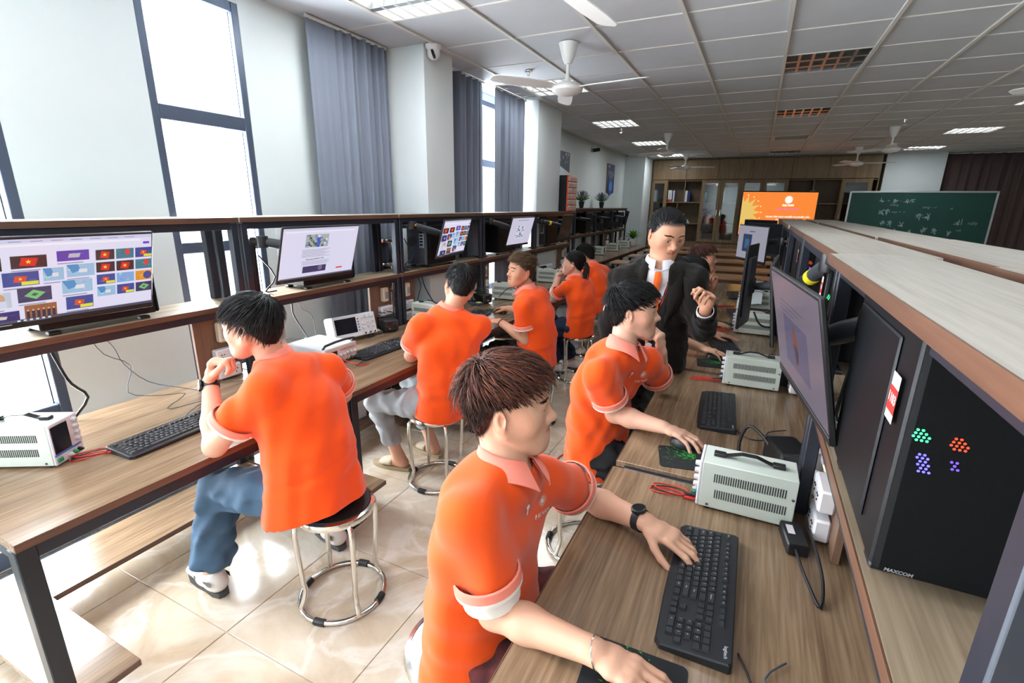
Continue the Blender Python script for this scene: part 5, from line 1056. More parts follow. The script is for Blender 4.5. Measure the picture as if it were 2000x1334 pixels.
# ---------------------------------------------------------------- people: smooth distance fields turned into one continuous surface
def nrm(v): v = np.asarray(v, float); return v/max(np.linalg.norm(v), 1e-9)
class Field:
    def __init__(s, lo, hi, base, fine):
        ax = []
        for k in range(3):
            q = lo[k]; a = [q]
            while q < hi[k]:
                h = base
                for (fl, fh, fstep) in fine:
                    if fl[k]-1e-6 <= q < fh[k]: h = min(h, fstep)
                    elif q < fl[k] < q+h and h > fstep: h = max(fstep, fl[k]-q)
                q += h; a.append(q)
            ax.append(np.array(a, np.float32))
        s.ax = ax; s.d = np.full([len(a) for a in ax], .25, np.float32); s.lo = lo; s.hi = hi
    def sub(s, lo, hi):
        sl = []
        for k in range(3):
            i = max(0, np.searchsorted(s.ax[k], lo[k])-1); j = min(len(s.ax[k]), np.searchsorted(s.ax[k], hi[k])+1)
            if j-i < 1: return None
            sl.append(slice(i, j))
        return tuple(sl)
    def merge(s, sl, d, k, op):
        e = s.d[sl]
        if op == 'sub': d = -d
        if k > 0:
            if op == 'sub':
                h = np.clip(.5+.5*(d-e)/k, 0, 1); s.d[sl] = e+(d-e)*h + k*h*(1-h)
            else:
                h = np.clip(.5+.5*(e-d)/k, 0, 1); s.d[sl] = e+(d-e)*h - k*h*(1-h)
        else: s.d[sl] = np.maximum(e, d) if op == 'sub' else np.minimum(e, d)
    def seg(s, c0, c1, a0, b0=None, a1=None, b1=None, u=None, k=.02, op='add', off=0.0):
        c0 = np.asarray(c0, float); c1 = np.asarray(c1, float)
        b0 = a0 if b0 is None else b0; a1 = a0 if a1 is None else a1; b1 = (b0 if a1 is a0 else a1) if b1 is None else b1
        a0, b0, a1, b1 = a0+off, b0+off, a1+off, b1+off
        r = max(a0, b0, a1, b1)+k+.02
        sl = s.sub(np.minimum(c0, c1)-r, np.maximum(c0, c1)+r)
        if sl is None: return
        w = c1-c0; L = np.linalg.norm(w); w = w/max(L, 1e-6) if L > 1e-6 else np.array([0, 0, 1.])
        u = np.array([1, 0, 0.]) if u is None else np.asarray(u, float)
        u = u-w*(u@w)
        if np.linalg.norm(u) < 1e-3: u = np.cross(w, [0, 1, .1])
        u = nrm(u); v = np.cross(w, u)
        X = s.ax[0][sl[0]][:, None, None]-np.float32(c0[0]); Y = s.ax[1][sl[1]][None, :, None]-np.float32(c0[1]); Z = s.ax[2][sl[2]][None, None, :]-np.float32(c0[2])
        f = np.float32
        t = X*f(w[0])+Y*f(w[1])+Z*f(w[2]); eu = X*f(u[0])+Y*f(u[1])+Z*f(u[2]); ev = X*f(v[0])+Y*f(v[1])+Z*f(v[2])
        tc = np.clip(t, 0, f(L)); ov = t-tc; tn = tc/f(max(L, 1e-6))
        a = f(a0)+f(a1-a0)*tn; b = f(b0)+f(b1-b0)*tn; m = np.minimum(a, b)
        ia = eu/a; ib = ev/b; io = ov/m
        q = np.sqrt(ia*ia+ib*ib+io*io); g = np.sqrt((ia/a)**2+(ib/b)**2+(io/m)**2)+f(1e-6)
        d = (q-1)*q/g; d = np.where(q < .05, -m, d)
        s.merge(sl, d, k, op)
    def ell(s, c, r, A=None, k=.02, op='add'):
        c = np.asarray(c, float); r = np.asarray(r, float); A = np.eye(3) if A is None else A   # columns of A: axes
        R = r.max()+k+.02; sl = s.sub(c-R, c+R)
        if sl is None: return
        f = np.float32
        X = s.ax[0][sl[0]][:, None, None]-f(c[0]); Y = s.ax[1][sl[1]][None, :, None]-f(c[1]); Z = s.ax[2][sl[2]][None, None, :]-f(c[2])
        q2 = 0; g2 = 0
        for i in range(3):
            e = (X*f(A[0, i])+Y*f(A[1, i])+Z*f(A[2, i]))/f(r[i]); q2 = q2+e*e; g2 = g2+(e/f(r[i]))**2
        q = np.sqrt(q2); d = (q-1)*q/(np.sqrt(g2)+f(1e-6)); d = np.where(q < .05, -f(r.min()), d)
        s.merge(sl, d, k, op)
    def cut(s, p, n, k=0.0):     # keep the side the normal points away from
        p = np.asarray(p, float); n = nrm(n); f = np.float32
        X = s.ax[0][:, None, None]-f(p[0]); Y = s.ax[1][None, :, None]-f(p[1]); Z = s.ax[2][None, None, :]-f(p[2])
        s.d = np.maximum(s.d, X*f(n[0])+Y*f(n[1])+Z*f(n[2]))
    def folds(s, amp, comps, gate=None):
        f = np.float32
        X = s.ax[0][:, None, None]; Y = s.ax[1][None, :, None]; Z = s.ax[2][None, None, :]
        acc = 0
        for (kx, ky, kz, ph, a) in comps:
            base = X*f(kx)+Y*f(ky)+Z*f(kz)+f(ph)
            acc = acc + f(a)*np.sin(base+f(.8)*np.sin(X*f(ky*.31)+Y*f(kx*.27)+Z*f(11+kz*.2)))
        if gate is not None: acc = acc*gate(X, Y, Z)
        s.d += f(amp)*acc
    def surface(s):
        d = s.d; ins = d < 0
        n = [k-1 for k in d.shape]
        cnt = np.zeros(n, np.int8)
        for i in (0, 1):
            for j in (0, 1):
                for k in (0, 1): cnt += ins[i:n[0]+i, j:n[1]+j, k:n[2]+k]
        act = np.argwhere((cnt > 0) & (cnt < 8))
        if len(act) == 0: return np.zeros((0, 3)), np.zeros((0, 4), int)
        idx = np.full(n, -1, np.int32); idx[act[:, 0], act[:, 1], act[:, 2]] = np.arange(len(act))
        cor = {}
        for i in (0, 1):
            for j in (0, 1):
                for k in (0, 1): cor[i, j, k] = d[act[:, 0]+i, act[:, 1]+j, act[:, 2]+k]
        acc = np.zeros((len(act), 3)); num = np.zeros(len(act))
        for a in range(3):
            o = [q for q in range(3) if q != a]
            for p in (0, 1):
                for q in (0, 1):
                    k0 = [0, 0, 0]; k0[o[0]] = p; k0[o[1]] = q; k1 = list(k0); k1[a] = 1
                    d0 = cor[tuple(k0)]; d1 = cor[tuple(k1)]; x = (d0 < 0) != (d1 < 0)
                    t = np.where(x, d0/np.where(x, d0-d1, 1), 0)
                    c = np.zeros((len(act), 3)); c[:, o[0]] = p; c[:, o[1]] = q; c[:, a] = t
                    acc[x] += c[x]; num += x
        c = acc/num[:, None]
        V = np.empty((len(act), 3))
        for a in range(3):
            A = s.ax[a]; V[:, a] = A[act[:, a]]+c[:, a]*(A[act[:, a]+1]-A[act[:, a]])
        F = []
        for a in range(3):
            b_, c_ = (a+1) % 3, (a+2) % 3
            s0 = [slice(None)]*3; s1 = [slice(None)]*3
            s0[a] = slice(0, d.shape[a]-1); s1[a] = slice(1, d.shape[a])
            A0 = ins[tuple(s0)]; A1 = ins[tuple(s1)]
            e = np.argwhere(A0 != A1)
            ok = (e[:, b_] > 0) & (e[:, c_] > 0) & (e[:, b_] < n[b_]) & (e[:, c_] < n[c_]); e = e[ok]
            fl = A0[e[:, 0], e[:, 1], e[:, 2]]
            q = []
            for (db, dc) in ((-1, -1), (0, -1), (0, 0), (-1, 0)):
                g = e.copy(); g[:, b_] += db; g[:, c_] += dc; q.append(idx[g[:, 0], g[:, 1], g[:, 2]])
            q = np.stack(q, 1); q[~fl] = q[~fl][:, ::-1]; F.append(q)
        return V, np.concatenate(F)
def np_mesh(name, V, F, cols=None, smooth=True):
    me = bpy.data.meshes.new(name); V = np.asarray(V, np.float32); F = np.asarray(F, np.int32)
    me.vertices.add(len(V)); me.vertices.foreach_set('co', V.ravel())
    k = F.shape[1]; me.loops.add(F.size); me.loops.foreach_set('vertex_index', F.ravel())
    me.polygons.add(len(F)); me.polygons.foreach_set('loop_start', np.arange(0, F.size, k, dtype=np.int32))
    if smooth: me.polygons.foreach_set('use_smooth', np.ones(len(F), bool))
    me.update(calc_edges=True); me.validate()
    if cols is not None:
        ca = me.color_attributes.new('Col', 'FLOAT_COLOR', 'POINT'); cc = np.ones((len(V), 4), np.float32); cc[:, :3] = cols; ca.data.foreach_set('color', cc.ravel())
    return me
def smooth_mesh(V, F, it=2, lam=.5):
    n = len(V)
    e = np.concatenate([F[:, [0, 1]], F[:, [1, 2]], F[:, [2, 3]], F[:, [3, 0]]]); e = np.concatenate([e, e[:, ::-1]])
    deg = np.bincount(e[:, 0], minlength=n).astype(float)
    for _ in range(it):
        a = np.stack([np.bincount(e[:, 0], weights=V[e[:, 1], k], minlength=n) for k in range(3)], 1)/np.maximum(deg, 1)[:, None]
        V = V+(a-V)*lam
    return V
def frame_from(f, up=(0, 0, 1), roll=0.0):
    f = nrm(f); r = nrm(np.cross(f, up)); u = np.cross(r, f)
    if roll: c, s_ = math.cos(math.radians(roll)), math.sin(math.radians(roll)); r, u = r*c+u*s_, u*c-r*s_
    return np.stack([r, f, u], 1)          # columns: person's right, forward, up
HAIRLINE = ((0, .064), (35, .058), (58, .030), (75, .010), (95, .004), (115, -.030), (140, -.062), (180, -.070))
def hair_limit(phi, hl=HAIRLINE):
    a = np.abs((phi+180) % 360-180); return np.interp(a, [h[0] for h in hl], [h[1] for h in hl])
def head_prims(Fd, hc, A, s, kf, age=0.0):
    P = lambda x, y, z: hc+A@(np.array([x, y, z])*s)
    E = lambda c, r, k=.02, op='add', B=None: Fd.ell(P(*c), np.array(r)*s, A if B is None else A@B, k*s, op)
    G = lambda c0, c1, a0, b0=None, a1=None, b1=None, k=.02, op='add': Fd.seg(P(*c0), P(*c1), a0*s, None if b0 is None else b0*s, None if a1 is None else a1*s, None if b1 is None else b1*s, A[:, 0], k*s, op)
    E((0, -.010, .032), (.074, .094, .080)); E((0, .028, .034), (.061, .058, .060), .03)
    G((0, .026, .0), (0, .038, -.070), .065, .058, .044, .043, .03)
    E((0, .066, -.094), (.021, .020, .018), .02)
    for x in (-1, 1):
        G((x*.058, -.004, -.045), (x*.019, .060, -.096), .019, .019, .016, .016, .045)
        E((x*.042, .052, -.024), (.026, .024, .026), .04)
        E((x*.033, .096, .001), (.017, .013, .011), .012, 'sub')
        E((x*.0315, .0735, -.001), (.0165, .0158, .0150), .005)
        E((x*.0318, .0905, -.0018), (.0150, .0090, .0056), .0015, 'sub')
    G((-.034, .079, .018), (.034, .079, .018), .0105, k=.016)
    G((0, .083, .012), (0, .102, -.028), .0080, .0080, .0100, .0100, .013)
    E((0, .104, -.031), (.0120, .0125, .0110), .008)
    for x in (-1, 1):
        E((x*.0130, .0935, -.0345), (.0085, .0095, .0080), .006)
        E((x*.0058, .101, -.0425), (.0036, .0050, .0035), .002, 'sub')
    E((0, .066, -.060), (.032, .024, .026), .03)
    for x in (-1, 1):
        G((x*.0210, .0825, -.0600), (x*.003, .0925, -.0560), .0040, .0040, .0056, .0056, .004)
        G((x*.0190, .0820, -.0640), (x*.002, .0905, -.0670), .0040, .0040, .0064, .0064, .004)
        G((x*.0240, .0870, -.0612), (x*.000, .1000, -.0612), .0019, k=.002, op='sub')
        B = np.array(Euler((0, 0, math.radians(-x*22))).to_matrix())
        E((x*.0775, -.016, -.008), (.0060, .0175, .0310), .006, 'add', B)
        E((x*.0740, -.006, -.034), (.0070, .0080, .0090), .006)
        E((x*.0835, -.010, -.004), (.0055, .0085, .0160), .004, 'sub', B)
def hand_prims(Fd, w, f, n, side, pose, s=1.0, k=.006):
    f = nrm(f); n = nrm(np.asarray(n, float)-f*(np.dot(n, f))); t = np.cross(n, f)*(1 if side == 'R' else -1)
    w = np.asarray(w, float)
    Q = lambda a, b, c: w+(t*a+f*b+n*c)*s      # thumb-side, forward, dorsal
    Fd.seg(Q(0, -.012, 0), Q(0, .040, -.002), .027*s, .019*s, .038*s, .017*s, t, .012)
    Fd.seg(Q(0, .040, -.002), Q(-.001, .080, -.001), .038*s, .016*s, .040*s, .0125*s, t, .012)
    Fd.seg(Q(.024, .022, -.008), Q(.018, .058, -.010), .015*s, .014*s, .012*s, .010*s, t, .012)
    spec = [(.030, .086, (.045, .027, .022), .0093), (.0105, .091, (.049, .031, .023), .0096), (-.0105, .087, (.045, .029, .022), .0092), (-.030, .078, (.035, .021, .020), .0082)]
    tips = []
    for i, (lx, ly, ln, r) in enumerate(spec):
        c = pose['curl'][i]; sp = pose.get('spread', 6)*(1.5-i)/1.5*.7
        p = np.array(Q(lx, ly-.012, -.001)); ang = 0.0
        side_t = math.tan(math.radians(sp))
        for j in range(3):
            ang += c[j]; a = math.radians(ang)
            d = nrm((f+t*side_t)*math.cos(a) - n*math.sin(a)); L = (ln[j]+(.012 if j == 0 else 0))*s
            q = p+d*L; rr = r*s
            Fd.seg(p, q, rr*(1-.07*j), None, rr*(1-.07*(j+1)), None, t, .004 if j else .009); p = q
        tips.append((p, d))
    a, b = pose['thumb']         # opening angle from forward, dip to palm
    p = np.array(Q(.026, .022, -.008)); d = nrm(t*math.sin(math.radians(a))+f*math.cos(math.radians(a))-n*math.sin(math.radians(b)))
    for j, L in enumerate((.042, .031, .026)):
        q = p+d*L*s; Fd.seg(p, q, (.0130, .0112, .0102)[j]*s, None, (.0112, .0102, .0088)[j]*s, None, n, .008 if j == 0 else .004); p = q
        bend = pose.get('tbend', 16)
        d = nrm(d*math.cos(math.radians(bend))+nrm(f*.75-t*.65-n*.15)*math.sin(math.radians(bend)))
    tips.append((p, d)); return tips, t
POSE = {
 'mouse': dict(curl=[(14, 24, 14), (12, 24, 14), (14, 26, 16), (20, 28, 16)], thumb=(34, 22), spread=8),
 'type':  dict(curl=[(10, 26, 16), (8, 26, 16), (12, 28, 16), (16, 28, 16)], thumb=(42, 20), spread=9),
 'fist':  dict(curl=[(62, 85, 45), (66, 88, 45), (68, 88, 45), (70, 86, 45)], thumb=(20, 40), spread=2, tbend=34),
 'chin':  dict(curl=[(48, 70, 40), (56, 76, 40), (60, 80, 40), (62, 80, 40)], thumb=(30, 36), spread=3, tbend=26),
 'pinch': dict(curl=[(52, 50, 30), (58, 66, 40), (62, 76, 40), (60, 76, 40)], thumb=(34, 44), spread=3, tbend=24),
 'flat':  dict(curl=[(4, 8, 6), (4, 8, 6), (6, 10, 8), (8, 12, 8)], thumb=(36, 12), spread=7),
 'open2': dict(curl=[(6, 8, 6), (6, 8, 6), (66, 70, 40), (68, 72, 40)], thumb=(25, 40), spread=5, tbend=26),
}
def hair_mesh(hc, A, s, st, rng):
    """hair as a cap hugging the skull plus a few thousand locks growing out of it"""
    hl = st.get('line', HAIRLINE); th = st['vol']; col = np.array(st['col'][:3])
    C0 = np.array([0, -.010, .030]); RR = np.array([.0755, .0955, .084])
    def surf(phi, z, off):
        a = np.radians(phi); zz = (z-C0[2])/RR[2]
        rho = np.where(z > .02, np.sqrt(np.clip(1-zz**2, 0, 1)), .993-(.02-z)*1.9)
        off = off*np.ones_like(z)
        up = np.clip((z-.05)/.065, 0, 1)**2
        return np.stack([np.sin(a)*(RR[0]*rho+off*(1-.25*up)), C0[1]+np.cos(a)*(RR[1]*rho+off*(1-.25*up)), z+off*up], -1)
    side_w = lambda phi, z: np.clip((z-hair_limit(phi, hl))/.05, 0, 1)
    n1, n2 = 72, 30
    ph = np.linspace(0, 360, n1, endpoint=False)[:, None]*np.ones((1, n2)); v = np.linspace(0, 1, n2)[None, :]*np.ones((n1, 1))
    zl = hair_limit(ph, hl); zt = .1135
    z = zl+(zt-zl)*np.sin(v*np.pi/2)
    topw = np.clip((z-.045)/.05, 0, 1)
    tk = st.get('side', .004)+(th-st.get('side', .004))*topw
    tk = tk*.55*np.clip(v/.12, 0, 1)-.003*(v < .02)
    tk = tk*(1+.18*np.sin(np.radians(ph*5)+z*90))
    V = surf(ph, z, tk).reshape(-1, 3)
    F = [[i*n2+j, ((i+1) % n1)*n2+j, ((i+1) % n1)*n2+j+1, i*n2+j+1] for i in range(n1) for j in range(n2-1)]
    V = list(V); top = V[0]*0
    top = np.mean([V[i*n2+n2-1] for i in range(n1)], 0); V.append(top); ti = len(V)-1
    F = [f for f in F]; F += [[i*n2+n2-1, ((i+1) % n1)*n2+n2-1, ti, ti] for i in range(n1)]
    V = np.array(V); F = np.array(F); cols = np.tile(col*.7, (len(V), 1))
    N = st['n']; K = 7
    ph = rng.uniform(0, 360, N); u = rng.uniform(0, 1, N)**.62; zl = hair_limit(ph, hl)+.004
    z = zl+(.112-zl)*np.sin(u*np.pi/2)
    nc = N//10; crown = np.array(st.get('crown', (.012, -.055, .105)))
    topw = np.clip((z-.035)/.05, 0, 1)
    L = (st['lside']+(st['ltop']-st['lside'])*topw)*rng.uniform(.7, 1.15, N)
    backw = np.clip((np.abs((ph+180) % 360-180)-120)/50, 0, 1)*(1-topw); L = L*(1+backw*st.get('nape', 0))
    p = surf(ph, z, .002)
    if st.get('whorl', True): cp = C0+(crown-C0)/np.linalg.norm((crown-C0)/RR); p[:nc] = cp+rng.normal(0, .009, (nc, 3))*[1, 1, .3]; topw[:nc] = 1
    d = p-crown; d /= np.linalg.norm(d, axis=1)[:, None]+1e-6
    nr = (p-C0)/RR**2; nr /= np.linalg.norm(nr, axis=1)[:, None]
    d = d+np.array(st.get('comb', (0, .5, 0)))*topw[:, None]+rng.normal(0, st.get('mess', .16), (N, 3))
    cdist = np.clip(np.linalg.norm(p-crown, axis=1)/.06, .15, 1)
    d = d-nr*(np.sum(d*nr, 1))[:, None]; d += nr*(st.get('lift', .35)*(.3+.7*topw)*cdist)[:, None]; d /= np.linalg.norm(d, axis=1)[:, None]
    off = np.where(topw > .3, th*rng.uniform(.55, 1.12, N), st.get('side', .004)*rng.uniform(.6, 1.5, N)+.0008)
    pts = [p]
    g = np.array([0, 0, -st.get('grav', .28)]); comb = np.array(st.get('comb', (0, .5, 0)))*st.get('combk', .12); jit = rng.normal(0, st.get('wave', .07), (N, 3))
    for k in range(K):
        p = p+d*(L/K)[:, None]
        rr = np.stack([RR[0]+off, RR[1]+off, np.where(p[:, 2] > C0[2], RR[2]+off*.8, .135)], 1)
        q = np.linalg.norm((p-C0)/rr, axis=1)
        tq = np.clip((k+1)/3, 0, 1); tgt = np.maximum(q, 1*tq+q*(1-tq)); sc_ = np.where(q < 1, tgt/np.maximum(q, 1e-3), 1)
        p = C0+(p-C0)*sc_[:, None]
        cl = st.get('cling', .45); sc2 = np.where((q > 1.02) & (p[:, 2] > .0), (1.02+(q-1.02)*(1-cl))/np.maximum(q, 1e-3), 1); p = C0+(p-C0)*sc2[:, None]
        pts.append(p); nd = d+g*(k+1)/K*.8+comb+jit*math.sin(k*1.7)
        d = nd/np.linalg.norm(nd, axis=1)[:, None]
    pts = np.stack(pts, 1)                       # N,K+1,3
    tg = np.gradient(pts, axis=1); tg /= np.linalg.norm(tg, axis=2)[..., None]+1e-9
    out = pts-C0; sd = np.cross(tg, out); sd /= np.linalg.norm(sd, axis=2)[..., None]+1e-9; up = np.cross(sd, tg)
    wd = st.get('w', .0016)*rng.uniform(.6, 1.5, N)[:, None]*np.array([.8, 1, 1, 1, .9, .75, .5, .12])[None, :]
    ring = np.stack([pts+sd*wd[..., None], pts+up*wd[..., None]*.55, pts-sd*wd[..., None]], 2)   # N,K+1,3,3
    SV = ring.reshape(-1, 3); m = K+1
    base = (np.arange(N)*m*3)[:, None, None]+(np.arange(K)*3)[None, :, None]
    qs = []
    for a, b in ((0, 1), (1, 2), (2, 0)): qs.append(np.stack([base[..., 0]+a, base[..., 0]+b, base[..., 0]+3+b, base[..., 0]+3+a], -1).reshape(-1, 4))
    SF = np.concatenate(qs)+len(V)
    sh = rng.uniform(.55, 1.25, N)
    sc = col[None, :]*sh[:, None]
    if 'tip' in st:
        tipc = np.array(st['tip'][:3]); w = np.clip(rng.normal(st.get('tipw', .4), .3, N), 0, 1)*topw; sc = sc*(1-w[:, None])+tipc[None, :]*w[:, None]*sh[:, None]
    SC_ = np.repeat(sc, m*3, 0)
    V = np.concatenate([V, SV]); F = np.concatenate([F, SF]); cols = np.concatenate([cols, SC_])
    return hc+(V*s)@A.T, F, cols
def skin_cols(V, base, hc, A, s, hl, stubble, hands=()):
    L = (V-hc)@A/s; c = np.tile(np.array(base[:3]), (len(V), 1))
    x, y, z = L[:, 0], L[:, 1], L[:, 2]
    hd = (np.abs(x) < .11) & (np.abs(y) < .14) & (z > -.13) & (z < .13)
    def blend(w, col): nonlocal c; w = (w*hd)[:, None]; c = c*(1-w)+np.array(col)*w
    lip = np.exp(-((x/.020)**4))*np.exp(-(((z+.0615)/.0085)**4))*(y > .075); blend(lip*.75, np.array(base[:3])*np.array([.90, .48, .46]))
    ml = np.exp(-((x/.022)**6))*np.exp(-(((z+.0612)/.0016)**2))*(y > .078); blend(ml*.7, (.10, .03, .025))
    chk = np.exp(-(((np.abs(x)-.042)/.022)**2))*np.exp(-(((z+.028)/.022)**2))*(y > .03); blend(chk*.12, np.array(base[:3])*np.array([1.0, .78, .74]))
    nose = np.exp(-((x/.016)**2))*np.exp(-(((z+.031)/.012)**2))*(y > .09); blend(nose*.15, np.array(base[:3])*np.array([1.0, .80, .76]))
    ear = (np.abs(x) > .071)*np.exp(-(((z+.01)/.035)**4)); blend(ear*.35, np.array(base[:3])*np.array([1.02, .70, .64]))
    phi = np.degrees(np.arctan2(x, y+.01)); lim = hair_limit(phi, hl)
    sc = np.clip((z-lim+.004)/.012, 0, 1)*(np.abs(x) < .079); blend(sc*.92, np.array(stubble[:3]))
    sh = np.exp(-(((np.abs(x)-.0315)/.016)**4))*np.exp(-(((z-.0035)/.0022)**2))*(y > .07); blend(sh*.6, (.06, .03, .025))
    return c
SKIN = dict(a=S(214, 164, 137), b=S(212, 164, 140), c=S(200, 146, 118))
M_SKIN = attr_mat('skin', rough=.52, spec=.35, sub=.0, bump=.05, bscale=500)
M_HAIR = attr_mat('hair_locks', rough=.5, spec=.28)
M_EYE = attr_mat('eye_surface', rough=.12, spec=.6)
def torso_path(J, slouch):
    pel, nk = np.array(J['pel']), np.array(J['nk']); up = nk-pel
    ls = nrm(np.array(J['sL'])-J['sR']); lh = nrm(np.array(J['hL'])-J['hR'])
    fw = nrm(np.cross(ls, up)); fw = fw*(1 if True else -1)
    return pel, nk, up, ls, lh, fw
def person(name, label, J, face, skin='a', hair=None, roll=0.0, hs=1.0, res=1.0, hands=(), feet=True, slouch=.035, neck=(.049, .053), group=None, legs=True):
    """one body surface: head, neck, trunk, arms, hands, legs; returns (root, context)"""
    J = {k: np.array(v, float) for k, v in J.items()}
    rng = np.random.default_rng(abs(hash(label)) % 1000 if False else sum(map(ord, label)))
    pel, nk, up, ls, lh, fw = torso_path(J, slouch)
    hc = J['hd']; A = frame_from(face, roll=roll); s = hs
    pts = np.array(list(J.values())+[hc+[0, 0, .16]]); lo = pts.min(0)-.2; hi = pts.max(0)+.2; lo[2] = -.02
    fine = [(hc-.135*s, hc+.135*s, .0030*res)]
    for h in hands: fine.append((np.array(J['w'+h['side']])-.02+np.minimum(0, np.array(nrm(h['f']))*.19)-.03, np.array(J['w'+h['side']])+.02+np.maximum(0, np.array(nrm(h['f']))*.19)+.03, .0040*res))
    Fd = Field(lo, hi, .013*max(1, res*.8), fine)
    head_prims(Fd, hc, A, s, 1)
    nb = hc+A@(np.array([0, -.028, -.045])*s)
    nkc = nk+fw*.035-up*.02
    Fd.seg(nb, nkc, neck[0]*s, neck[1]*s, neck[0]*1.08, neck[1]*1.02, A[:, 0], .014)
    ch = pel+up*.72-fw*slouch*.6; wa = pel+up*.36-fw*slouch
    Fd.seg(nkc-up*.06, ch, .075, .06, .135, .085, ls, .05); Fd.seg(ch, wa, .135, .085, .125, .08, nrm(ls+lh), .04); Fd.seg(wa, pel, .125, .08, .14, .09, lh, .04)
    for k in 'LR':
        sb = J['s'+k]-nrm(up)*.03; Fd.seg(nkc-up*.10, sb, .032, None, .036, None, None, .04)
        Fd.seg(sb+(J['e'+k]-sb)*.1, J['e'+k], .040, None, .038, None, None, .02)
        d = J['w'+k]-J['e'+k]
        Fd.seg(J['e'+k], J['e'+k]+d*.35, .038, None, .040, None, None, .02); Fd.seg(J['e'+k]+d*.35, J['w'+k], .040, None, .0265, None, None, .02)
        if legs:
            Fd.seg(J['h'+k], J['k'+k], .075, None, .05, None, None, .03); Fd.seg(J['k'+k], J['a'+k], .05, None, .036, None, None, .03)
            if feet:
                fd = J.get('t'+k, None); fd = nrm((J['k'+k]-J['h'+k])*[1, 1, 0]) if fd is None else nrm(fd)
                an = J['a'+k]; Fd.seg(an, an+fd*-.035+[0, 0, -.045], .034, None, .030, None, None, .03)
                Fd.seg([*(an-fd*.035)[:2], .042], [*(an+fd*.12)[:2], .034], .030, .030, .042, .020, np.cross(fd, [0, 0, 1]), .03)
    tips = []
    for h in hands:
        tp, t = hand_prims(Fd, J['w'+h['side']], h['f'], h['n'], h['side'], POSE[h['pose']], h.get('s', .97)); tips.append((h, tp))
    V, F = Fd.surface()
    base = SKIN[skin]; hcol = (hair or {}).get('col', S(20, 16, 15))
    V = smooth_mesh(V, F, 1, .35)
    cols = skin_cols(V, base, hc, A, s, (hair or {}).get('line', HAIRLINE), np.array(hcol[:3])*.8+np.array([.01, .008, .007]))
    loc = np.array([pel[0], pel[1], 0.0])
    root = thing(name, label, 'person', tuple(loc), group=group)
    link('body', np_mesh('body', V-loc, F, cols), M_SKIN, root)
    P = lambda x, y, z: hc+A@(np.array([x, y, z])*s)-loc
    HL = (V-hc)@A/s; HL = HL[(HL[:, 1] > .045) & (np.abs(HL[:, 0]) < .075) & (HL[:, 2] > 0) & (HL[:, 2] < .05)]
    def brow_y(x, z):
        k = np.argsort((HL[:, 0]-x)**2+(HL[:, 2]-z)**2)[:4]; return HL[k, 1].max()
    for sx in (-1, 1):     # eyeballs set behind the lids
        m = 26; vs = []; cs = []; gz = (hair or {}).get('gaze', (0, 1, -.02))
        g = nrm(gz); B = frame_from(g)
        for i in range(m+1):
            a = math.pi*i/m
            for j in range(16):
                b = 2*math.pi*j/16; l = np.array([math.sin(a)*math.cos(b), math.cos(a), math.sin(a)*math.sin(b)])
                vs.append(P(sx*.0315, .0735, -.001)+A@(B@l)*.0142*s)
                cs.append((.006, .005, .005) if i <= 1 else ((.035, .017, .011) if i <= 3 else (.66, .60, .58)))
        fs = [[i*16+j, i*16+(j+1) % 16, (i+1)*16+(j+1) % 16, (i+1)*16+j] for i in range(m) for j in range(16)]
        link('eye', np_mesh('eye', np.array(vs), np.array(fs), np.array(cs)), M_EYE, root)
        # eyebrow: short hairs laid along the brow ridge
        bv = []; bf = []
        for q in range(26 if res < 1.6 else 14):
            t = q/(25. if res < 1.6 else 13.); bx = sx*(.012+.036*t); bz = .0225+.006*math.sin(t*2.4)-.003*t; by = .0905-.016*t*t-.003*t
            for r_ in range(2):
                o = rng.normal(0, 1, 3)*.0012; p0 = np.array([bx, by, bz+(r_-.5)*.0022])+o*[1, .3, .7]; p1 = p0+np.array([sx*.008, 0, .0020]); p0[1] = brow_y(p0[0], p0[2])+.0012; p1[1] = brow_y(p1[0], p1[2])+.0012
                i0 = len(bv); wv = np.array([0, .0004, .0009])
                bv += [P(*(p0-wv)), P(*(p0+wv)), P(*(p1+wv*.3)), P(*(p1-wv*.3))]; bf.append([i0, i0+1, i0+2, i0+3])
        bc = np.tile(np.array(hcol[:3])*.5, (len(bv), 1)); link('eyebrow', np_mesh('eyebrow', np.array(bv), np.array(bf), bc), M_HAIR, root)
    if hair:
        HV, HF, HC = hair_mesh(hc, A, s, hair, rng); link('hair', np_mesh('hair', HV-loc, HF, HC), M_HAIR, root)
    ctx = dict(J=J, loc=loc, root=root, pel=pel, nk=nk, up=up, ls=ls, lh=lh, fw=fw, hc=hc, A=A, s=s, res=res, nkc=nkc, slouch=slouch, tips=tips, rng=rng)
    for h, tp in tips:          # finger nails
        if h.get('nails'):
            for (p, d) in tp:
                mb = MB()
                n = nrm(h['n']); n = nrm(n-d*(n@d)); sd = np.cross(d, n); c = p+n*.0062-loc-d*.001
                a = [c+sd*.0048-d*.006, c+sd*.0044+d*.005, c-sd*.0044+d*.005, c-sd*.0048-d*.006]
                mb.quad(*[tuple(q) for q in a]); mb.obj('fingernail', mat('nail', S(236, 190, 176), .3), root, smooth=False)
    return root, ctx
def basis_ring(c, ax, r, n=28, u=None, rb=None):
    ax = nrm(ax); u = nrm(np.cross(ax, [0.3, .2, .93])) if u is None else nrm(np.array(u)-ax*(np.dot(u, ax))); v = np.cross(ax, u); rb = rb or r
    return [c+u*math.cos(2*math.pi*k/n)*r+v*math.sin(2*math.pi*k/n)*rb for k in range(n)]
def strip(mb, rings, closed=True):
    n = len(rings[0]); o = len(mb.v); mb.v += [tuple(p) for r in rings for p in r]
    for i in range(len(rings)-1):
        for k in range(n if closed else n-1): mb.f.append((o+i*n+k, o+i*n+(k+1) % n, o+(i+1)*n+(k+1) % n, o+(i+1)*n+k)); mb.m.append(mb.mi)
ORANGE = S(244, 84, 18)
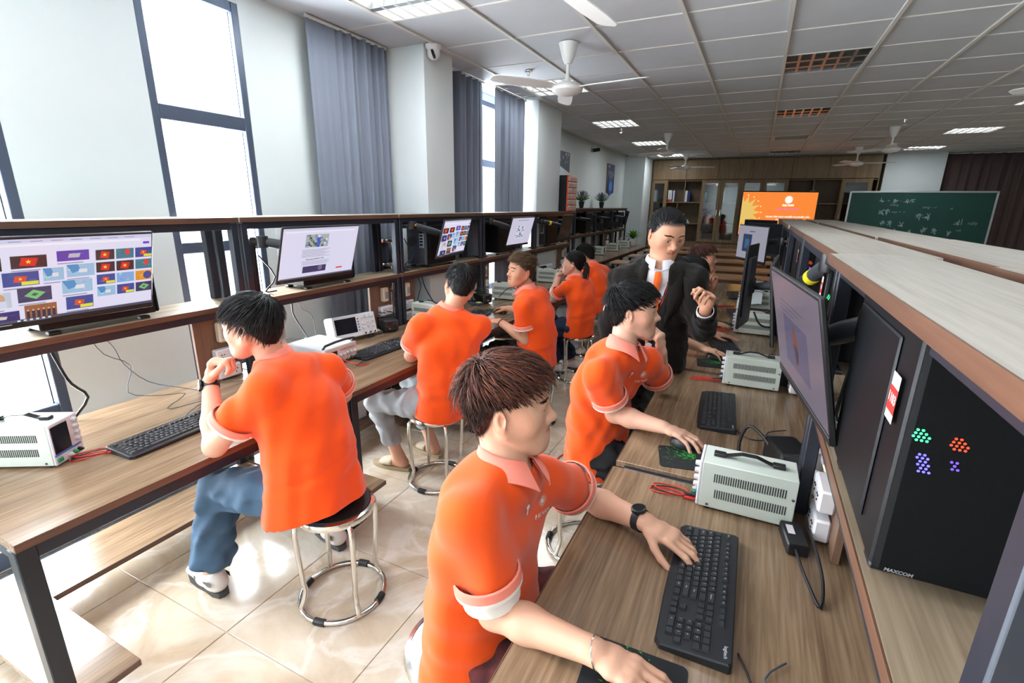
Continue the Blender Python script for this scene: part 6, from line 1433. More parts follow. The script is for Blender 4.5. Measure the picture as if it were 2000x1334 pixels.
def rand_folds(rng, n, lo, hi, tilt=.3):
    out = []
    for _ in range(n):
        a = rng.uniform(0, 6.28); k = rng.uniform(lo, hi); out.append((k*math.cos(a), k*math.sin(a), k*rng.uniform(-tilt, tilt), rng.uniform(0, 6.28), rng.uniform(.5, 1)))
    return out
def polo(ctx, W=1.0, sleeve=.66, hem=.055, undershirt=False, logo=True, pink=True, cuffr=None, depth=1.0, ms=None, mc=None, cuffs=True, name='polo_shirt', amp=.0028, cs=1.0):
    J, pel, nk, up, ls, lh, fw, loc, root, res, rng = (ctx[k] for k in ('J', 'pel', 'nk', 'up', 'ls', 'lh', 'fw', 'loc', 'root', 'res', 'rng'))
    sl = ctx['slouch']; nkc = ctx['nkc']; lm = nrm(ls+lh)
    pts = np.array([pel, nk, J['sL'], J['sR'], J['eL'], J['eR']]); lo = pts.min(0)-.24; hi = pts.max(0)+.18
    Fd = Field(lo, hi, .0075*max(1, res*.85), [])
    h0 = pel-nrm(up)*hem; w1 = pel+up*.30-fw*sl; w2 = pel+up*.62-fw*sl*.9; w3 = pel+up*.86-fw*.012
    D = depth
    Fd.seg(h0, w1, .200*W, .155*W*D, .172*W, .132*W*D, lh, .03); Fd.seg(w1, w2, .168*W, .130*W*D, .178*W, .124*W*D, lm, .03)
    Fd.seg(w2, w3, .178*W, .122*W*D, .150*W, .092*W, ls, .03); Fd.seg(w3, nkc-nrm(up)*.035, .135*W, .085*W, .075, .070, ls, .04)
    sl_end = {}; Fs = Field(lo, hi, .0075*max(1, res*.85), []); n_up = nrm(up)
    for k in 'LR':
        sh = J['s'+k]-n_up*.016; e = J['e'+k]; ee = J['s'+k]+(e-J['s'+k])*sleeve; ax = nrm(e-J['s'+k])
        Fd.seg(nkc-up*.045, sh+n_up*.002, .052, .056, .040*W, None, None, .06); Fd.seg(w2+(sh-w2)*.25, sh-n_up*.03, .09*W, .08*W, .038*W, .038*W, None, .05)
        Fs.seg(sh-n_up*.004, ee+ax*.03, .055*W, None, .069*W, None, None, .0)
        sl_end[k] = (ee, ax)
    for k in 'LR':
        ee, ax = sl_end[k]; f = np.float32; s_ = Fs.sub(ee-.2, ee+.2)
        X = Fs.ax[0][s_[0]][:, None, None]-f(ee[0]); Y = Fs.ax[1][s_[1]][None, :, None]-f(ee[1]); Z = Fs.ax[2][s_[2]][None, None, :]-f(ee[2])
        t = X*f(ax[0])+Y*f(ax[1])+Z*f(ax[2]); rad = np.sqrt(np.maximum(X*X+Y*Y+Z*Z-t*t, 0))
        Fs.d[s_] = np.where((rad < .12) & (t > -.06), np.maximum(Fs.d[s_], t), Fs.d[s_])
    e_ = Fd.d; kk = .045; hh_ = np.clip(.5+.5*(e_-Fs.d)/kk, 0, 1); Fd.d = (e_+(Fs.d-e_)*hh_-kk*hh_*(1-hh_)).astype(np.float32)
    tors = pel+up*.45
    Fd.folds(amp, rand_folds(rng, 4, 22, 46, .10)+rand_folds(rng, 2, 50, 75, .5))
    # bunching above the hem
    def gate(X, Y, Z):
        t = (X-pel[0])*n_up[0]+(Y-pel[1])*n_up[1]+(Z-pel[2])*n_up[2]; return np.exp(-((t-.09)/.09)**2).astype(np.float32)
    Fd.folds(.0032, [(12*n_up[0]+18*lh[0], 12*n_up[1]+18*lh[1], 62, .4, 1.0), (30*fw[0], 30*fw[1], 95, 2.0, .7)], gate)
    Fd.cut(h0+n_up*.0, -n_up)
    Fd.seg(nkc-n_up*.01, nkc+n_up*.10+fw*.01, .056, .058, .07, .07, ls, .006, 'sub')
    V, F = Fd.surface(); V = smooth_mesh(V, F, 2, .5)
    shirt = link(name, np_mesh(name, V-loc, F), ms or M_POLO, root)
    for k in ('LR' if cuffs else ''):
        ee, ax = sl_end[k]; ctx['cuff'+k] = (ee, ax)
        rr = (cuffr or .0735)*W
        mb = MB(); strip(mb, [basis_ring(ee-ax*.030-loc, ax, rr*.985), basis_ring(ee-ax*.028-loc, ax, rr+.0035), basis_ring(ee-ax*.007-loc, ax, rr+.0045)]); mb.mi = 1
        strip(mb, [basis_ring(ee-ax*.007-loc, ax, rr+.0045), basis_ring(ee+ax*.002-loc, ax, rr+.0040), basis_ring(ee+ax*.002-loc, ax, rr-.008), basis_ring(ee-ax*.012-loc, ax, rr-.009)])
        mb.obj('sleeve_cuff', [M_PINK, M_WHITECLOTH], root)
        if undershirt == k:
            mb = MB(); strip(mb, [basis_ring(ee-ax*.004-loc, ax, rr-.006), basis_ring(ee+ax*.040-loc, ax, rr-.008), basis_ring(ee+ax*.041-loc, ax, rr-.014), basis_ring(ee-ax*.0-loc, ax, rr-.014)]); mb.obj('undershirt_sleeve', M_WHITECLOTH, root)
    # folded collar with two points
    ax = nrm(ctx['hc']+ctx['A']@np.array([0, -.022, -.05])-nkc); ax = nrm(ax*.6+n_up*.4); lsx = nrm(ls-ax*(ls@ax)); fx = np.cross(ax, lsx)
    fx = fx if fx@fw > 0 else -fx
    n = 34; R0, R1, R2, R3 = [], [], [], []
    cc = nkc+n_up*.008
    for i in range(n+1):
        a = math.radians(14+(360-28)*i/n); ca, sa = math.cos(a), math.sin(a)     # 0 = front
        fr = max(0, (abs(a-math.pi)-1.1)/1.9)                                     # 0 back .. 1 front
        dirv = fx*ca+lsx*sa
        b0 = cc+fx*.006*0
        hgt = .058-.032*fr
        R0.append(b0+dirv*(.0575)+ax*(hgt-.040)); R1.append(b0+dirv*.0600+ax*hgt); R2.append(b0+dirv*(.0670+.003*fr)+ax*(hgt-.001))
        pt = max(0, fr-.5)/.5
        R3.append(b0+dirv*(.067+(.019+.014*fr)*cs)+ax*(.002-.010*fr-.034*cs*pt**2)+fx*.014*pt*cs)
    mb = MB(); off = lambda R, q=0: [p-loc+ax*q for p in R]
    strip(mb, [off(R0), off(R1), off(R2), off(R3), [p-loc-ax*.003-nrm(p-cc)*.003 for p in R3], [p-loc-ax*.004-nrm(p-cc)*.003 for p in R2]], False)
    mb.obj('collar', mc or M_PINK, root, angle=1.2)
    if logo:
        # placket, buttons and the sun emblem with its letters on the chest
        ch = pel+up*.80; top = cc+fx*.066-ax*.004; bot = ch+fw*(.100*W*D)-up*.02
        def on_shirt(p):
            q = np.asarray(p); i = np.argmin(((V-q)**2).sum(1)); return V[i]
        pr = [on_shirt(top+(bot-top)*t)+fw*.0035-loc for t in np.linspace(0.05, 1, 7)]
        mb = MB()
        for i in range(6):
            a, b = pr[i], pr[i+1]; sd = ls*.0030
            mb.quad(tuple(a+sd), tuple(b+sd), tuple(b-sd), tuple(a-sd))
        mb.obj('placket_piping', M_WHITECLOTH, root, smooth=False)
        for t in (2, 4): mb = MB(); mb.M = Matrix.Translation(Vector(pr[t]-ls*.009)+Vector(fw*.001)); mb.M = mb.M @ Vector(fw).to_track_quat('Z', 'Y').to_matrix().to_4x4(); mb.lathe([(.0045, 0), (.0045, .0015), (.003, .002)], 10); mb.obj('button', M_WHITECLOTH, root)
        c = on_shirt(pel+up*.80+ls*.078*W+fw*.10); 
        zz = np.argsort(((V-c)**2).sum(1))[:60]; q = V[zz]; nn = np.linalg.svd(q-q.mean(0))[2][2]; nn = nn if nn@fw > 0 else -nn
        uu = nrm(up-nn*(up@nn)); rr = np.cross(uu, nn); M4 = Matrix((Vector(rr), Vector(uu), Vector(nn))).transposed().to_4x4(); M4.translation = Vector(c-loc+nn*.004)
        mb = MB(); mb.M = M4
        for k in range(16):
            a = 2*math.pi*k/16; b = a+.13; mb.add([(.008*math.cos(a-.13), .008*math.sin(a-.13), 0), (.008*math.cos(b), .008*math.sin(b), 0), (.021*math.cos(a), .021*math.sin(a), 0)], [(0, 1, 2)])
        mb.add([(.0065*math.cos(2*math.pi*k/16), .0065*math.sin(2*math.pi*k/16), 0) for k in range(16)], [tuple(range(16))])
        tm = text_mesh('ĐẠI NAM', .017); tv = [tuple(v.co) for v in tm.vertices]; tf = [tuple(p.vertices) for p in tm.polygons]
        mb.M = M4 @ Matrix.Translation((0, -.034, 0)); mb.add(tv, tf); bpy.data.meshes.remove(tm)
        ev = np.array(mb.v)+loc; Vc = V[((V-c)**2).sum(1) < .006]
        for i in range(len(ev)):
            k = np.argsort(((Vc-ev[i])**2).sum(1))[:3]; ev[i] = ev[i]+nn*(((Vc[k]-ev[i])@nn).max()+.0018)
        mb.v = [tuple(q) for q in ev-loc]
        mb.obj('chest_emblem', M_WHITECLOTH, root, smooth=False)
    return shirt
def trousers(ctx, m, thigh=.088, knee=.070, hemr=.062, hem=.0, waist=1.0, amp=.0035, name='trousers', legs='LR', short=None):
    J, pel, lh, loc, root, res, rng = (ctx[k] for k in ('J', 'pel', 'lh', 'loc', 'root', 'res', 'rng'))
    pts = np.array([J[k] for k in ('pel', 'hL', 'hR', 'kL', 'kR', 'aL', 'aR')]); Fd = Field(pts.min(0)-.17, pts.max(0)+.17, .0085*max(1, res*.85), [])
    up = nrm(ctx['up']); kd = nrm((J['kL']+J['kR'])/2-pel)
    Fd.seg(pel+up*.03, pel-[0, 0, .02], .150*waist, .100*waist, .165*waist, .118*waist, lh, .03)
    for k in legs:
        h, kn, an = J['h'+k], J['k'+k], J['a'+k]
        Fd.seg(h, h+(kn-h)*.3, thigh*.86, thigh*.84, thigh, thigh*.95, lh, .04); Fd.seg(h+(kn-h)*.3, kn, thigh, thigh*.95, knee, knee, lh, .04)
        if short is None:
            e = an+(kn-an)*hem; Fd.seg(kn, e, knee*.98, None, hemr, None, None, .025)
    comps = []
    for k in legs:
        d = nrm(J['a'+k]-J['k'+k]); comps += [(22*d[0], 22*d[1], 70, rng.uniform(0, 6), 1.0)]
        d = nrm(J['k'+k]-J['h'+k]); comps += [(75*d[0], 75*d[1], 30, rng.uniform(0, 6), .8)]
    Fd.folds(amp, comps+rand_folds(rng, 3, 60, 110, 1.0))
    for k in legs:
        h, kn, an = J['h'+k], J['k'+k], J['a'+k]
        c, ax, r_ = (an+(kn-an)*hem, nrm(an-kn), .14) if short is None else (h+(kn-h)*short, nrm(kn-h), .15)
        f = np.float32; s_ = Fd.sub(c-r_, c+r_)
        if s_ is not None:
            X = Fd.ax[0][s_[0]][:, None, None]-f(c[0]); Y = Fd.ax[1][s_[1]][None, :, None]-f(c[1]); Z = Fd.ax[2][s_[2]][None, None, :]-f(c[2])
            t = X*f(ax[0])+Y*f(ax[1])+Z*f(ax[2]); rad = np.sqrt(np.maximum(X*X+Y*Y+Z*Z-t*t, 0))
            Fd.d[s_] = np.where((rad < .11) & (t > -.04), np.maximum(Fd.d[s_], t), Fd.d[s_])
            Fd.seg(c-ax*.02, c+ax*.05, (hemr if short is None else thigh*.9)-.018, None, hemr-.018, None, None, 0, 'sub')
    V, F = Fd.surface(); V = smooth_mesh(V, F, 2, .5)
    return link(name, np_mesh(name, V-loc, F), m, root)
def shoe(ctx, k, m_up, m_sole, style='sneaker', fd=None, m_acc=None):
    J, loc, root = ctx['J'], ctx['loc'], ctx['root']; an = J['a'+k]
    fd = nrm((J['k'+k]-J['h'+k])*[1, 1, 0]) if fd is None else nrm(fd); sd = np.cross(fd, [0, 0, 1])
    o = np.array([an[0], an[1], 0.0]); lo = o-[.22, .22, .02]; hi = o+[.22, .22, .2]
    b = lambda f, z, l=0: o+fd*f+np.array([0, 0, z])+sd*l
    if style != 'slide':
        Fd = Field(lo, hi, .007, [])
        Fd.seg(b(-.055, .052), b(.03, .05), .036, .034, .042, .034, sd, .03); Fd.seg(b(.03, .048), b(.155, .040), .042, .032, .042, .022, sd, .03)
        Fd.seg(b(-.03, .06), b(-.02, .09), .040, .042, .040, .044, sd, .03); Fd.cut(b(0, .022), (0, 0, -1))
        Fd.cut(b(-.01, .096), nrm(np.array([0, 0, 1])+fd*.25))
        V, F = Fd.surface(); V = smooth_mesh(V, F, 1, .5); up_ = link('shoe', np_mesh('shoe', V-loc, F), m_up, root)
    else:
        Fd = Field(lo, hi, .006, []); Fd.seg(b(.045, .045), b(.095, .040), .050, .030, .052, .026, sd, .01); Fd.cut(b(0, .03), (0, 0, -1)); Fd.cut(b(.12, 0), fd); Fd.cut(b(.030, 0), -fd)
        V, F = Fd.surface(); up_ = link('sandal_strap', np_mesh('sandal_strap', V-loc, F), m_up, root)
    out = []
    for (f, l) in ((-.095, .0), (-.088, .022), (-.05, .036), (0, .037), (.06, .046), (.12, .048), (.165, .034), (.19, .010)): out.append((f, l))
    poly = [(f, l) for f, l in out]+[(f, -l*.92) for f, l in reversed(out[1:])]
    z0, z1 = (.001, .026) if style != 'slide' else (.001, .024)
    mb = MB(); vs = [tuple(b(f, z, l)-loc) for z in (z0, z1) for f, l in poly]; n = len(poly)
    mb.add(vs, [tuple(reversed(range(n))), tuple(range(n, 2*n))]+[(i, (i+1) % n, n+(i+1) % n, n+i) for i in range(n)])
    mb.obj('shoe_sole' if style != 'slide' else 'sandal_sole', m_sole, root)
    if m_acc:
        for sg in (-1, 1):
            mb = MB(); q = [(-.075, .066), (-.02, .058), (-.015, .075), (-.07, .090)]
            mb.add([tuple(b(f, z, sg*(.0425+.003*(f > -.05)))-loc) for f, z in q], [(0, 1, 2, 3)]); mb.obj('heel_patch', m_acc, up_, smooth=False); mb = MB()
            q = [(.035, .030), (.055, .030), (.075, .062), (.055, .066)]
            mb.add([tuple(b(f, z, sg*.0445)-loc) for f, z in q], [(0, 1, 2, 3)]); mb.obj('shoe_stripe', m_acc, up_, smooth=False)
def wrist_band(ctx, side, m, width=.020, at=.02, r=.031, name='watch_strap'):
    J, loc, root = ctx['J'], ctx['loc'], ctx['root']; w = J['w'+side]; ax = nrm(w-J['e'+side]); c = w-ax*at-loc
    mb = MB(); strip(mb, [basis_ring(c-ax*width/2, ax, r-.003), basis_ring(c-ax*width/2, ax, r), basis_ring(c+ax*width/2, ax, r), basis_ring(c+ax*width/2, ax, r-.003)])
    return mb.obj(name, m, root), c, ax
M_POLO = mat('polo_orange', ORANGE, .8, spec=.15, noise=.03, nscale=3, bump=.25, bscale=900, sheen=.25)
M_PINK = mat('polo_trim_pink', S(246, 142, 124), .8, spec=.2, bump=.3, bscale=900)
M_WHITECLOTH = mat('white_cloth', S(240, 236, 230), .8, spec=.2, bump=.15, bscale=600)
# ---------------------------------------------------------------- the people
M_JEANS = mat('denim_blue', S(72, 98, 124), .8, spec=.2, noise=.22, nscale=7, bump=.3, bscale=700)
M_GREYJ = mat('denim_grey', S(168, 172, 176), .8, spec=.2, noise=.12, nscale=8, bump=.3, bscale=700)
M_BLACKT = mat('trousers_black', S(22, 22, 25), .8, spec=.2, bump=.2, bscale=600)
M_NAVY = mat('trousers_navy', S(36, 48, 72), .8, spec=.2, noise=.1, nscale=8)
M_SUIT = mat('suit_black', S(26, 23, 21), .85, spec=.12, bump=.25, bscale=700, sheen=.08)
M_SHOEW = mat('shoe_white', S(232, 228, 222), .5); M_SHOEB = mat('shoe_black', S(20, 20, 22), .3); M_SOLE = mat('sole_dark', S(66, 66, 68), .6)
M_SANDAL = mat('sandal_beige', S(196, 184, 160), .6); M_SOLEB = mat('sandal_sole', S(176, 160, 132), .7)
BLK = S(16, 15, 17)
def H(**k): d = dict(col=BLK, vol=.022, side=.006, n=2000, ltop=.075, lside=.032, comb=(0, .5, 0), lift=.3, w=.0016, mess=.12); d.update(k); return d
# student in blue jeans, back to the viewer
P = dict(pel=(-1.468,1.198,0.562), nk=(-1.592,1.227,1.060), hd=(-1.666,1.173,1.205), sL=(-1.508,1.067,1.035), sR=(-1.541,1.398,1.010), eL=(-1.669,0.967,0.800), eR=(-1.637,1.560,0.795), wL=(-1.815,1.075,0.990), wR=(-1.887,1.548,0.800), kL=(-1.902,1.090,0.491), kR=(-1.853,1.411,0.485), aL=(-1.962,1.031,0.090), aR=(-1.947,1.354,0.090), hL=(-1.491,1.107,0.576), hR=(-1.456,1.292,0.553))
P['aR'] = (-1.72, 1.50, .09)
r, c = person('person', 'student in orange polo and blue jeans seated with chin on fist, back turned', P, (-.94, -.34, -.06), 'b', H(n=3200, vol=.022, ltop=.08, comb=(0, .7, -.1), lside=.045, side=.010, w=.0014), res=.95, feet=False, hands=[dict(side='L', f=(.22, .20, .94), n=(-.86, -.46, .2), pose='fist', s=1.06), dict(side='R', f=(-1, -.2, -.02), n=(0, 0, 1), pose='flat')])
polo(c, W=1.05, hem=.085, logo=False); trousers(c, M_JEANS, thigh=.094, knee=.080, hemr=.084, hem=.10, waist=1.0)
shoe(c, 'L', M_SHOEW, M_SOLE, fd=(-.95, .12, 0), m_acc=M_SHOEB); shoe(c, 'R', M_SHOEW, M_SOLE, fd=(-.95, .3, 0), m_acc=M_SHOEB)
b, wc, wa = wrist_band(c, 'L', M_BLACK, .022, .018, .031)
out = nrm(np.cross(wa, [0.3, .95, 0])); out = out if out @ np.array([.2, -.9, 0]) > 0 else -out
out = nrm(np.array([-.25, -.95, .05])-wa*(np.array([-.25, -.95, .05]) @ wa))
M4 = Matrix((Vector(np.cross(wa, out)), Vector(wa), Vector(out))).transposed().to_4x4(); M4.translation = Vector(wc+out*.031)
mb = MB(); mb.M = M4; mb.box(0, 0, .003, .036, .042, .011, .005); wb = mb.obj('watch_case', M_BLACKG, r); mb = MB(); mb.M = M4; mb.box(0, 0, .0088, .028, .034, .0015, .0007); mb.obj('watch_face', mat('watch_glass', S(206, 200, 190), .08), wb)
mb = MB(); e = c['hc']+c['A'] @ np.array([-.076, -.002, -.040])*c['s']-c['loc']; mb.M = Matrix.Translation(Vector(e)); mb.lathe([(.0001, -.002), (.002, 0), (.0001, .002)], 8); mb.obj('ear_stud', M_CHROME, r)
# student in light grey jeans
P = dict(pel=(-1.555,2.245,0.560), nk=(-1.500,2.283,1.065), hd=(-1.470,2.333,1.215), sL=(-1.590,2.122,1.035), sR=(-1.350,2.362,1.010), eL=(-1.735,2.204,0.795), eR=(-1.554,2.420,0.800), wL=(-1.850,2.420,0.800), wR=(-1.730,2.530,0.810), kL=(-1.943,2.114,0.492), kR=(-1.973,2.495,0.479), aL=(-1.890,2.223,0.092), aR=(-1.807,2.473,0.096), hL=(-1.556,2.155,0.545), hR=(-1.611,2.312,0.575), tL=(-.9, -.1, 0), tR=(-.9, .2, 0))
r, c = person('person', 'student in orange polo and light grey jeans seen from behind on a steel stool', P, (-.66, .72, -.28), 'a', H(n=1700, vol=.016, ltop=.06, comb=(.2, .5, 0), side=.006, lside=.03), roll=-14, res=1.25, hands=[dict(side='L', f=(-.5, .85, 0), n=(0, 0, 1), pose='flat')])
polo(c, W=1.04, hem=.10, logo=False); trousers(c, M_GREYJ, thigh=.090, knee=.068, hemr=.052, hem=.24); shoe(c, 'L', M_SANDAL, M_SOLEB, 'slide', fd=(-.95, -.1, 0)); shoe(c, 'R', M_SANDAL, M_SOLEB, 'slide', fd=(-.95, .2, 0))
# student turning his head, ash-brown hair
P = dict(pel=(-1.421,3.319,0.550), nk=(-1.445,3.264,1.045), hd=(-1.512,3.245,1.195), sL=(-1.439,3.098,0.985), sR=(-1.428,3.438,1.010), eL=(-1.425,3.148,0.705), eR=(-1.567,3.583,0.810), wL=(-1.658,3.183,0.805), wR=(-1.812,3.638,0.808), kL=(-1.811,3.233,0.500), kR=(-1.816,3.435,0.500), aL=(-1.818,3.225,0.090), aR=(-1.823,3.438,0.091), hL=(-1.407,3.225,0.550), hR=(-1.410,3.413,0.570))
r, c = person('person', 'student with ash-brown hair turning his face towards the viewer', P, (-.60, -.80, .06), 'c', H(col=S(74, 56, 42), tip=S(140, 112, 84), vol=.026, ltop=.07, lside=.012, side=.002, n=1900, comb=(.3, .6, .25), lift=.8, gaze=(-.2, 1, .12), grav=.12), res=1.15, roll=6, hands=[dict(side='L', f=(-.97, .2, -.02), n=(.0, -.1, 1), pose='flat'), dict(side='R', f=(-.9, .42, -.04), n=(0, 0, 1), pose='mouse')])
polo(c, W=1.0, hem=.09); trousers(c, M_BLACKT); [shoe(c, k, M_SHOEW, M_SOLE) for k in 'LR']
b, wc, wa = wrist_band(c, 'L', mat('bead_brown', S(84, 46, 32), .4), .010, .012, .033, 'bead_bracelet')
# student with a ponytail
P = dict(pel=(-1.426,4.363,0.550), nk=(-1.440,4.348,1.005), hd=(-1.497,4.345,1.142), sL=(-1.500,4.211,0.965), sR=(-1.402,4.487,0.965), eL=(-1.678,4.300,0.795), eR=(-1.592,4.607,0.830), wL=(-1.655,4.400,1.010), wR=(-1.798,4.663,0.800), kL=(-1.791,4.358,0.460), kR=(-1.748,4.565,0.450), aL=(-1.673,4.473,0.090), aR=(-1.573,4.666,0.091), hL=(-1.454,4.284,0.560), hR=(-1.420,4.449,0.545))
r, c = person('person', 'student with a black ponytail resting her chin on her hand', P, (-.99, -.14, .02), 'b', H(n=1300, vol=.012, ltop=.10, lside=.06, whorl=False, comb=(0, -1.0, .1), crown=(0, .07, .085), lift=.05, side=.006, grav=.05, w=.0026, mess=.06), hs=.93, res=1.6, hands=[dict(side='L', f=(.45, -.15, .85), n=(-.9, .1, .3), pose='fist', s=.9)])
polo(c, W=.90, hem=.09, logo=False); trousers(c, M_NAVY, thigh=.085, knee=.08, hemr=.085, hem=.10); [shoe(c, k, M_SHOEW, M_SOLE, fd=(-.9, .2, 0)) for k in 'LR']
rng = np.random.default_rng(3); mb = MB(); A, hc, s_, loc = c['A'], c['hc'], c['s'], c['loc']
for k in range(90):
    o = rng.normal(0, .010, 3); q = [(0, -.095, .015), (0, -.125, .010), (0, -.140, -.03), (0, -.138, -.09), (0, -.128, -.15), (0, -.122, -.20)]
    mb.tube([tuple(hc+A @ (np.array(p)+o*(.5+.35*i)*np.array([1, .7, .4]))*s_-loc) for i, p in enumerate(q)], [.003, .0035, .0035, .003, .002, .0005], 4)
me = mb.mesh('ponytail'); ca = me.color_attributes.new('Col', 'FLOAT_COLOR', 'POINT'); ca.data.foreach_set('color', np.tile(np.array([.012, .011, .012, 1], np.float32), len(me.vertices))); link('ponytail', me, M_HAIR, r)
mb = MB(); mb.tube([tuple(hc+A @ (np.array([.014*math.cos(a), -.105, .013+.014*math.sin(a)]))*s_-loc) for a in np.linspace(0, 6.28, 13)[:-1]], .004, 6, closed=True); mb.obj('hair_tie', M_BLACK, r)
e, w_ = c['J']['eL'], c['J']['wL']; mb = MB(); ax = nrm(w_-e); strip(mb, [basis_ring(e-ax*.03-loc, ax, .050), basis_ring(e+ax*.02-loc, ax, .052), basis_ring(e+ax*.055-loc, ax, .047), basis_ring(e+ax*.055-loc, ax, .040)]); mb.obj('grey_sleeve', mat('sleeve_grey', S(170, 168, 166), .85), r)
# student beyond the ponytail
P = dict(pel=(-1.513,5.221,0.558), nk=(-1.597,5.352,1.010), hd=(-1.704,5.369,1.122), sL=(-1.621,5.186,0.985), sR=(-1.500,5.489,0.956), eL=(-1.719,5.111,0.799), eR=(-1.688,5.645,0.801), wL=(-1.912,5.259,0.800), wR=(-1.909,5.546,0.800), kL=(-1.875,5.166,0.480), kR=(-1.895,5.512,0.486), aL=(-1.659,5.152,0.089), aR=(-1.826,5.541,0.090), hL=(-1.480,5.146,0.569), hR=(-1.549,5.306,0.551))
r, c = person('person', 'student leaning forward, mostly hidden behind the ponytail', P, (-.98, .1, -.3), 'a', H(n=700, w=.003), res=2.0)
polo(c, W=1.0, hem=.09, logo=False); trousers(c, M_GREYJ); [shoe(c, k, M_SHOEW, M_SOLE) for k in 'LR']
# brown-haired student in front
P = dict(pel=(-0.505,0.888,0.548), nk=(-0.515,0.968,1.035), hd=(-0.486,0.985,1.190), sL=(-0.440,1.112,0.957), sR=(-0.480,0.794,1.020), eL=(-0.388,1.320,0.775), eR=(-0.430,0.812,0.752), wL=(-0.171,1.225,0.808), wR=(-0.181,0.762,0.808), kL=(-0.201,1.191,0.571), kR=(-0.170,0.902,0.573), aL=(-0.206,1.195,0.10), aR=(-0.201,0.890,0.10), hL=(-0.502,0.981,0.560), hR=(-0.513,0.796,0.535))
PL = mat('plaid_shorts', S(70, 20, 22), .85, noise=.85, nscale=26)
r, c = person('person', 'brown-haired student in front with one hand on the mouse, one on the keyboard', P, (.92, .38, .06), 'a', H(col=S(52, 28, 23), tip=S(138, 78, 56), tipw=.35, n=4600, vol=.032, side=.007, ltop=.072, lside=.018, comb=(-.2, .35, 0), lift=.5, nape=2.2, w=.0013, crown=(.0, -.050, .10), wave=.13, mess=.20, cling=.5, grav=.20, line=((0, .072), (35, .066), (58, .036), (75, .024), (95, .018), (115, -.020), (140, -.062), (180, -.074)), gaze=(0, 1, .02)), res=.85, slouch=.008,
  hands=[dict(side='R', f=(.99, -.06, -.06), n=(.02, .05, 1), pose='mouse', nails=1, s=1.0), dict(side='L', f=(.93, -.20, -.14), n=(.12, .0, 1), pose='type', nails=1, s=1.0)])
polo(c, W=1.03, sleeve=.70, hem=.085, undershirt='R', depth=.86); trousers(c, PL, thigh=.098, short=.72, name='plaid_shorts'); [shoe(c, k, M_SHOEW, M_SOLE) for k in 'LR']
b, wc, wa = wrist_band(c, 'L', M_BLACK, .022, .022, .0325)
for tag_, up_ in (('watch_case', nrm(np.array([-.05, -.1, 1])-wa*(np.array([-.05, -.1, 1]) @ wa))),):
    M4 = Matrix((Vector(np.cross(wa, up_)), Vector(wa), Vector(up_))).transposed().to_4x4(); M4.translation = Vector(wc+up_*.031); mb = MB(); mb.M = M4; mb.lathe([(.021, 0), (.021, .008), (.018, .010)], 24); wb = mb.obj(tag_, M_BLACK, r); mb = MB(); mb.M = M4 @ TR(0, 0, .0102); mb.lathe([(.0165, 0), (.0165, .0006)], 24); mb.obj('watch_face', M_BLACKG, wb)
mb = MB(); w_ = c['J']['wR']; ax = nrm(w_-c['J']['eR']); mb.tube([tuple(p-c['loc']) for p in basis_ring(w_+ax*.006, nrm(ax+np.array([0, .25, .1])), .0325, 36)], .0013, 6, closed=True); mb.obj('chain_bracelet', M_CHROME, r)
# black-haired student facing right
P = dict(pel=(-0.540,2.069,0.565), nk=(-0.480,2.024,1.075), hd=(-0.434,2.075,1.225), sL=(-0.363,2.152,1.010), sR=(-0.500,1.845,1.020), eL=(-0.333,2.365,0.805), eR=(-0.452,1.955,0.790), wL=(-0.323,2.230,1.015), wR=(-0.235,1.876,0.808), kL=(-0.147,2.194,0.500), kR=(-0.230,1.988,0.497), aL=(-0.169,2.193,0.091), aR=(-0.430,2.278,0.093), hL=(-0.529,2.150,0.563), hR=(-0.562,1.987,0.566))
r, c = person('person', 'black-haired student facing right with one hand raised to his chin', P, (.97, .20, .05), 'b', H(n=3200, vol=.027, ltop=.072, lside=.030, side=.008, comb=(-.25, .6, 0), lift=.45, grav=.2, line=((0, .070), (35, .064), (58, .034), (75, .014), (95, .006), (115, -.030), (140, -.062), (180, -.070)), nape=.4, wave=.10, w=.0014, gaze=(.1, 1, .02)), res=1.0, feet=False, hands=[dict(side='R', f=(.97, -.20, -.06), n=(0, .05, 1), pose='mouse', nails=1), dict(side='L', f=(-.10, -.10, .98), n=(.93, -.25, .25), pose='pinch')])
polo(c, W=1.02, hem=.085, depth=.9); trousers(c, M_BLACKT); shoe(c, 'R', M_SHOEB, M_SHOEB, fd=(.9, -.1, 0)); shoe(c, 'L', M_SHOEB, M_SHOEB)
# students further down the middle row
P = dict(pel=(-0.566,3.465,0.560), nk=(-0.416,3.491,1.050), hd=(-0.365,3.515,1.215), sL=(-0.446,3.657,1.015), sR=(-0.425,3.318,1.010), eL=(-0.428,3.691,0.785), eR=(-0.424,3.090,0.880), wL=(-0.189,3.626,0.800), wR=(-0.216,3.155,0.808), kL=(-0.205,3.606,0.497), kR=(-0.182,3.308,0.489), aL=(-0.197,3.605,0.090), aR=(-0.206,3.302,0.090), hL=(-0.560,3.556,0.570), hR=(-0.556,3.366,0.560))
r, c = person('person', 'student hidden behind the teacher with a hand on a mouse', P, (.98, .1, -.1), 'a', H(n=900, w=.003), res=1.6, hands=[dict(side='R', f=(.96, -.1, -.06), n=(0, 0, 1), pose='mouse'), dict(side='L', f=(.96, -.1, -.02), n=(0, 0, 1), pose='flat')])
polo(c, hem=.08); trousers(c, M_BLACKT); [shoe(c, k, M_SHOEW, M_SOLE) for k in 'LR']
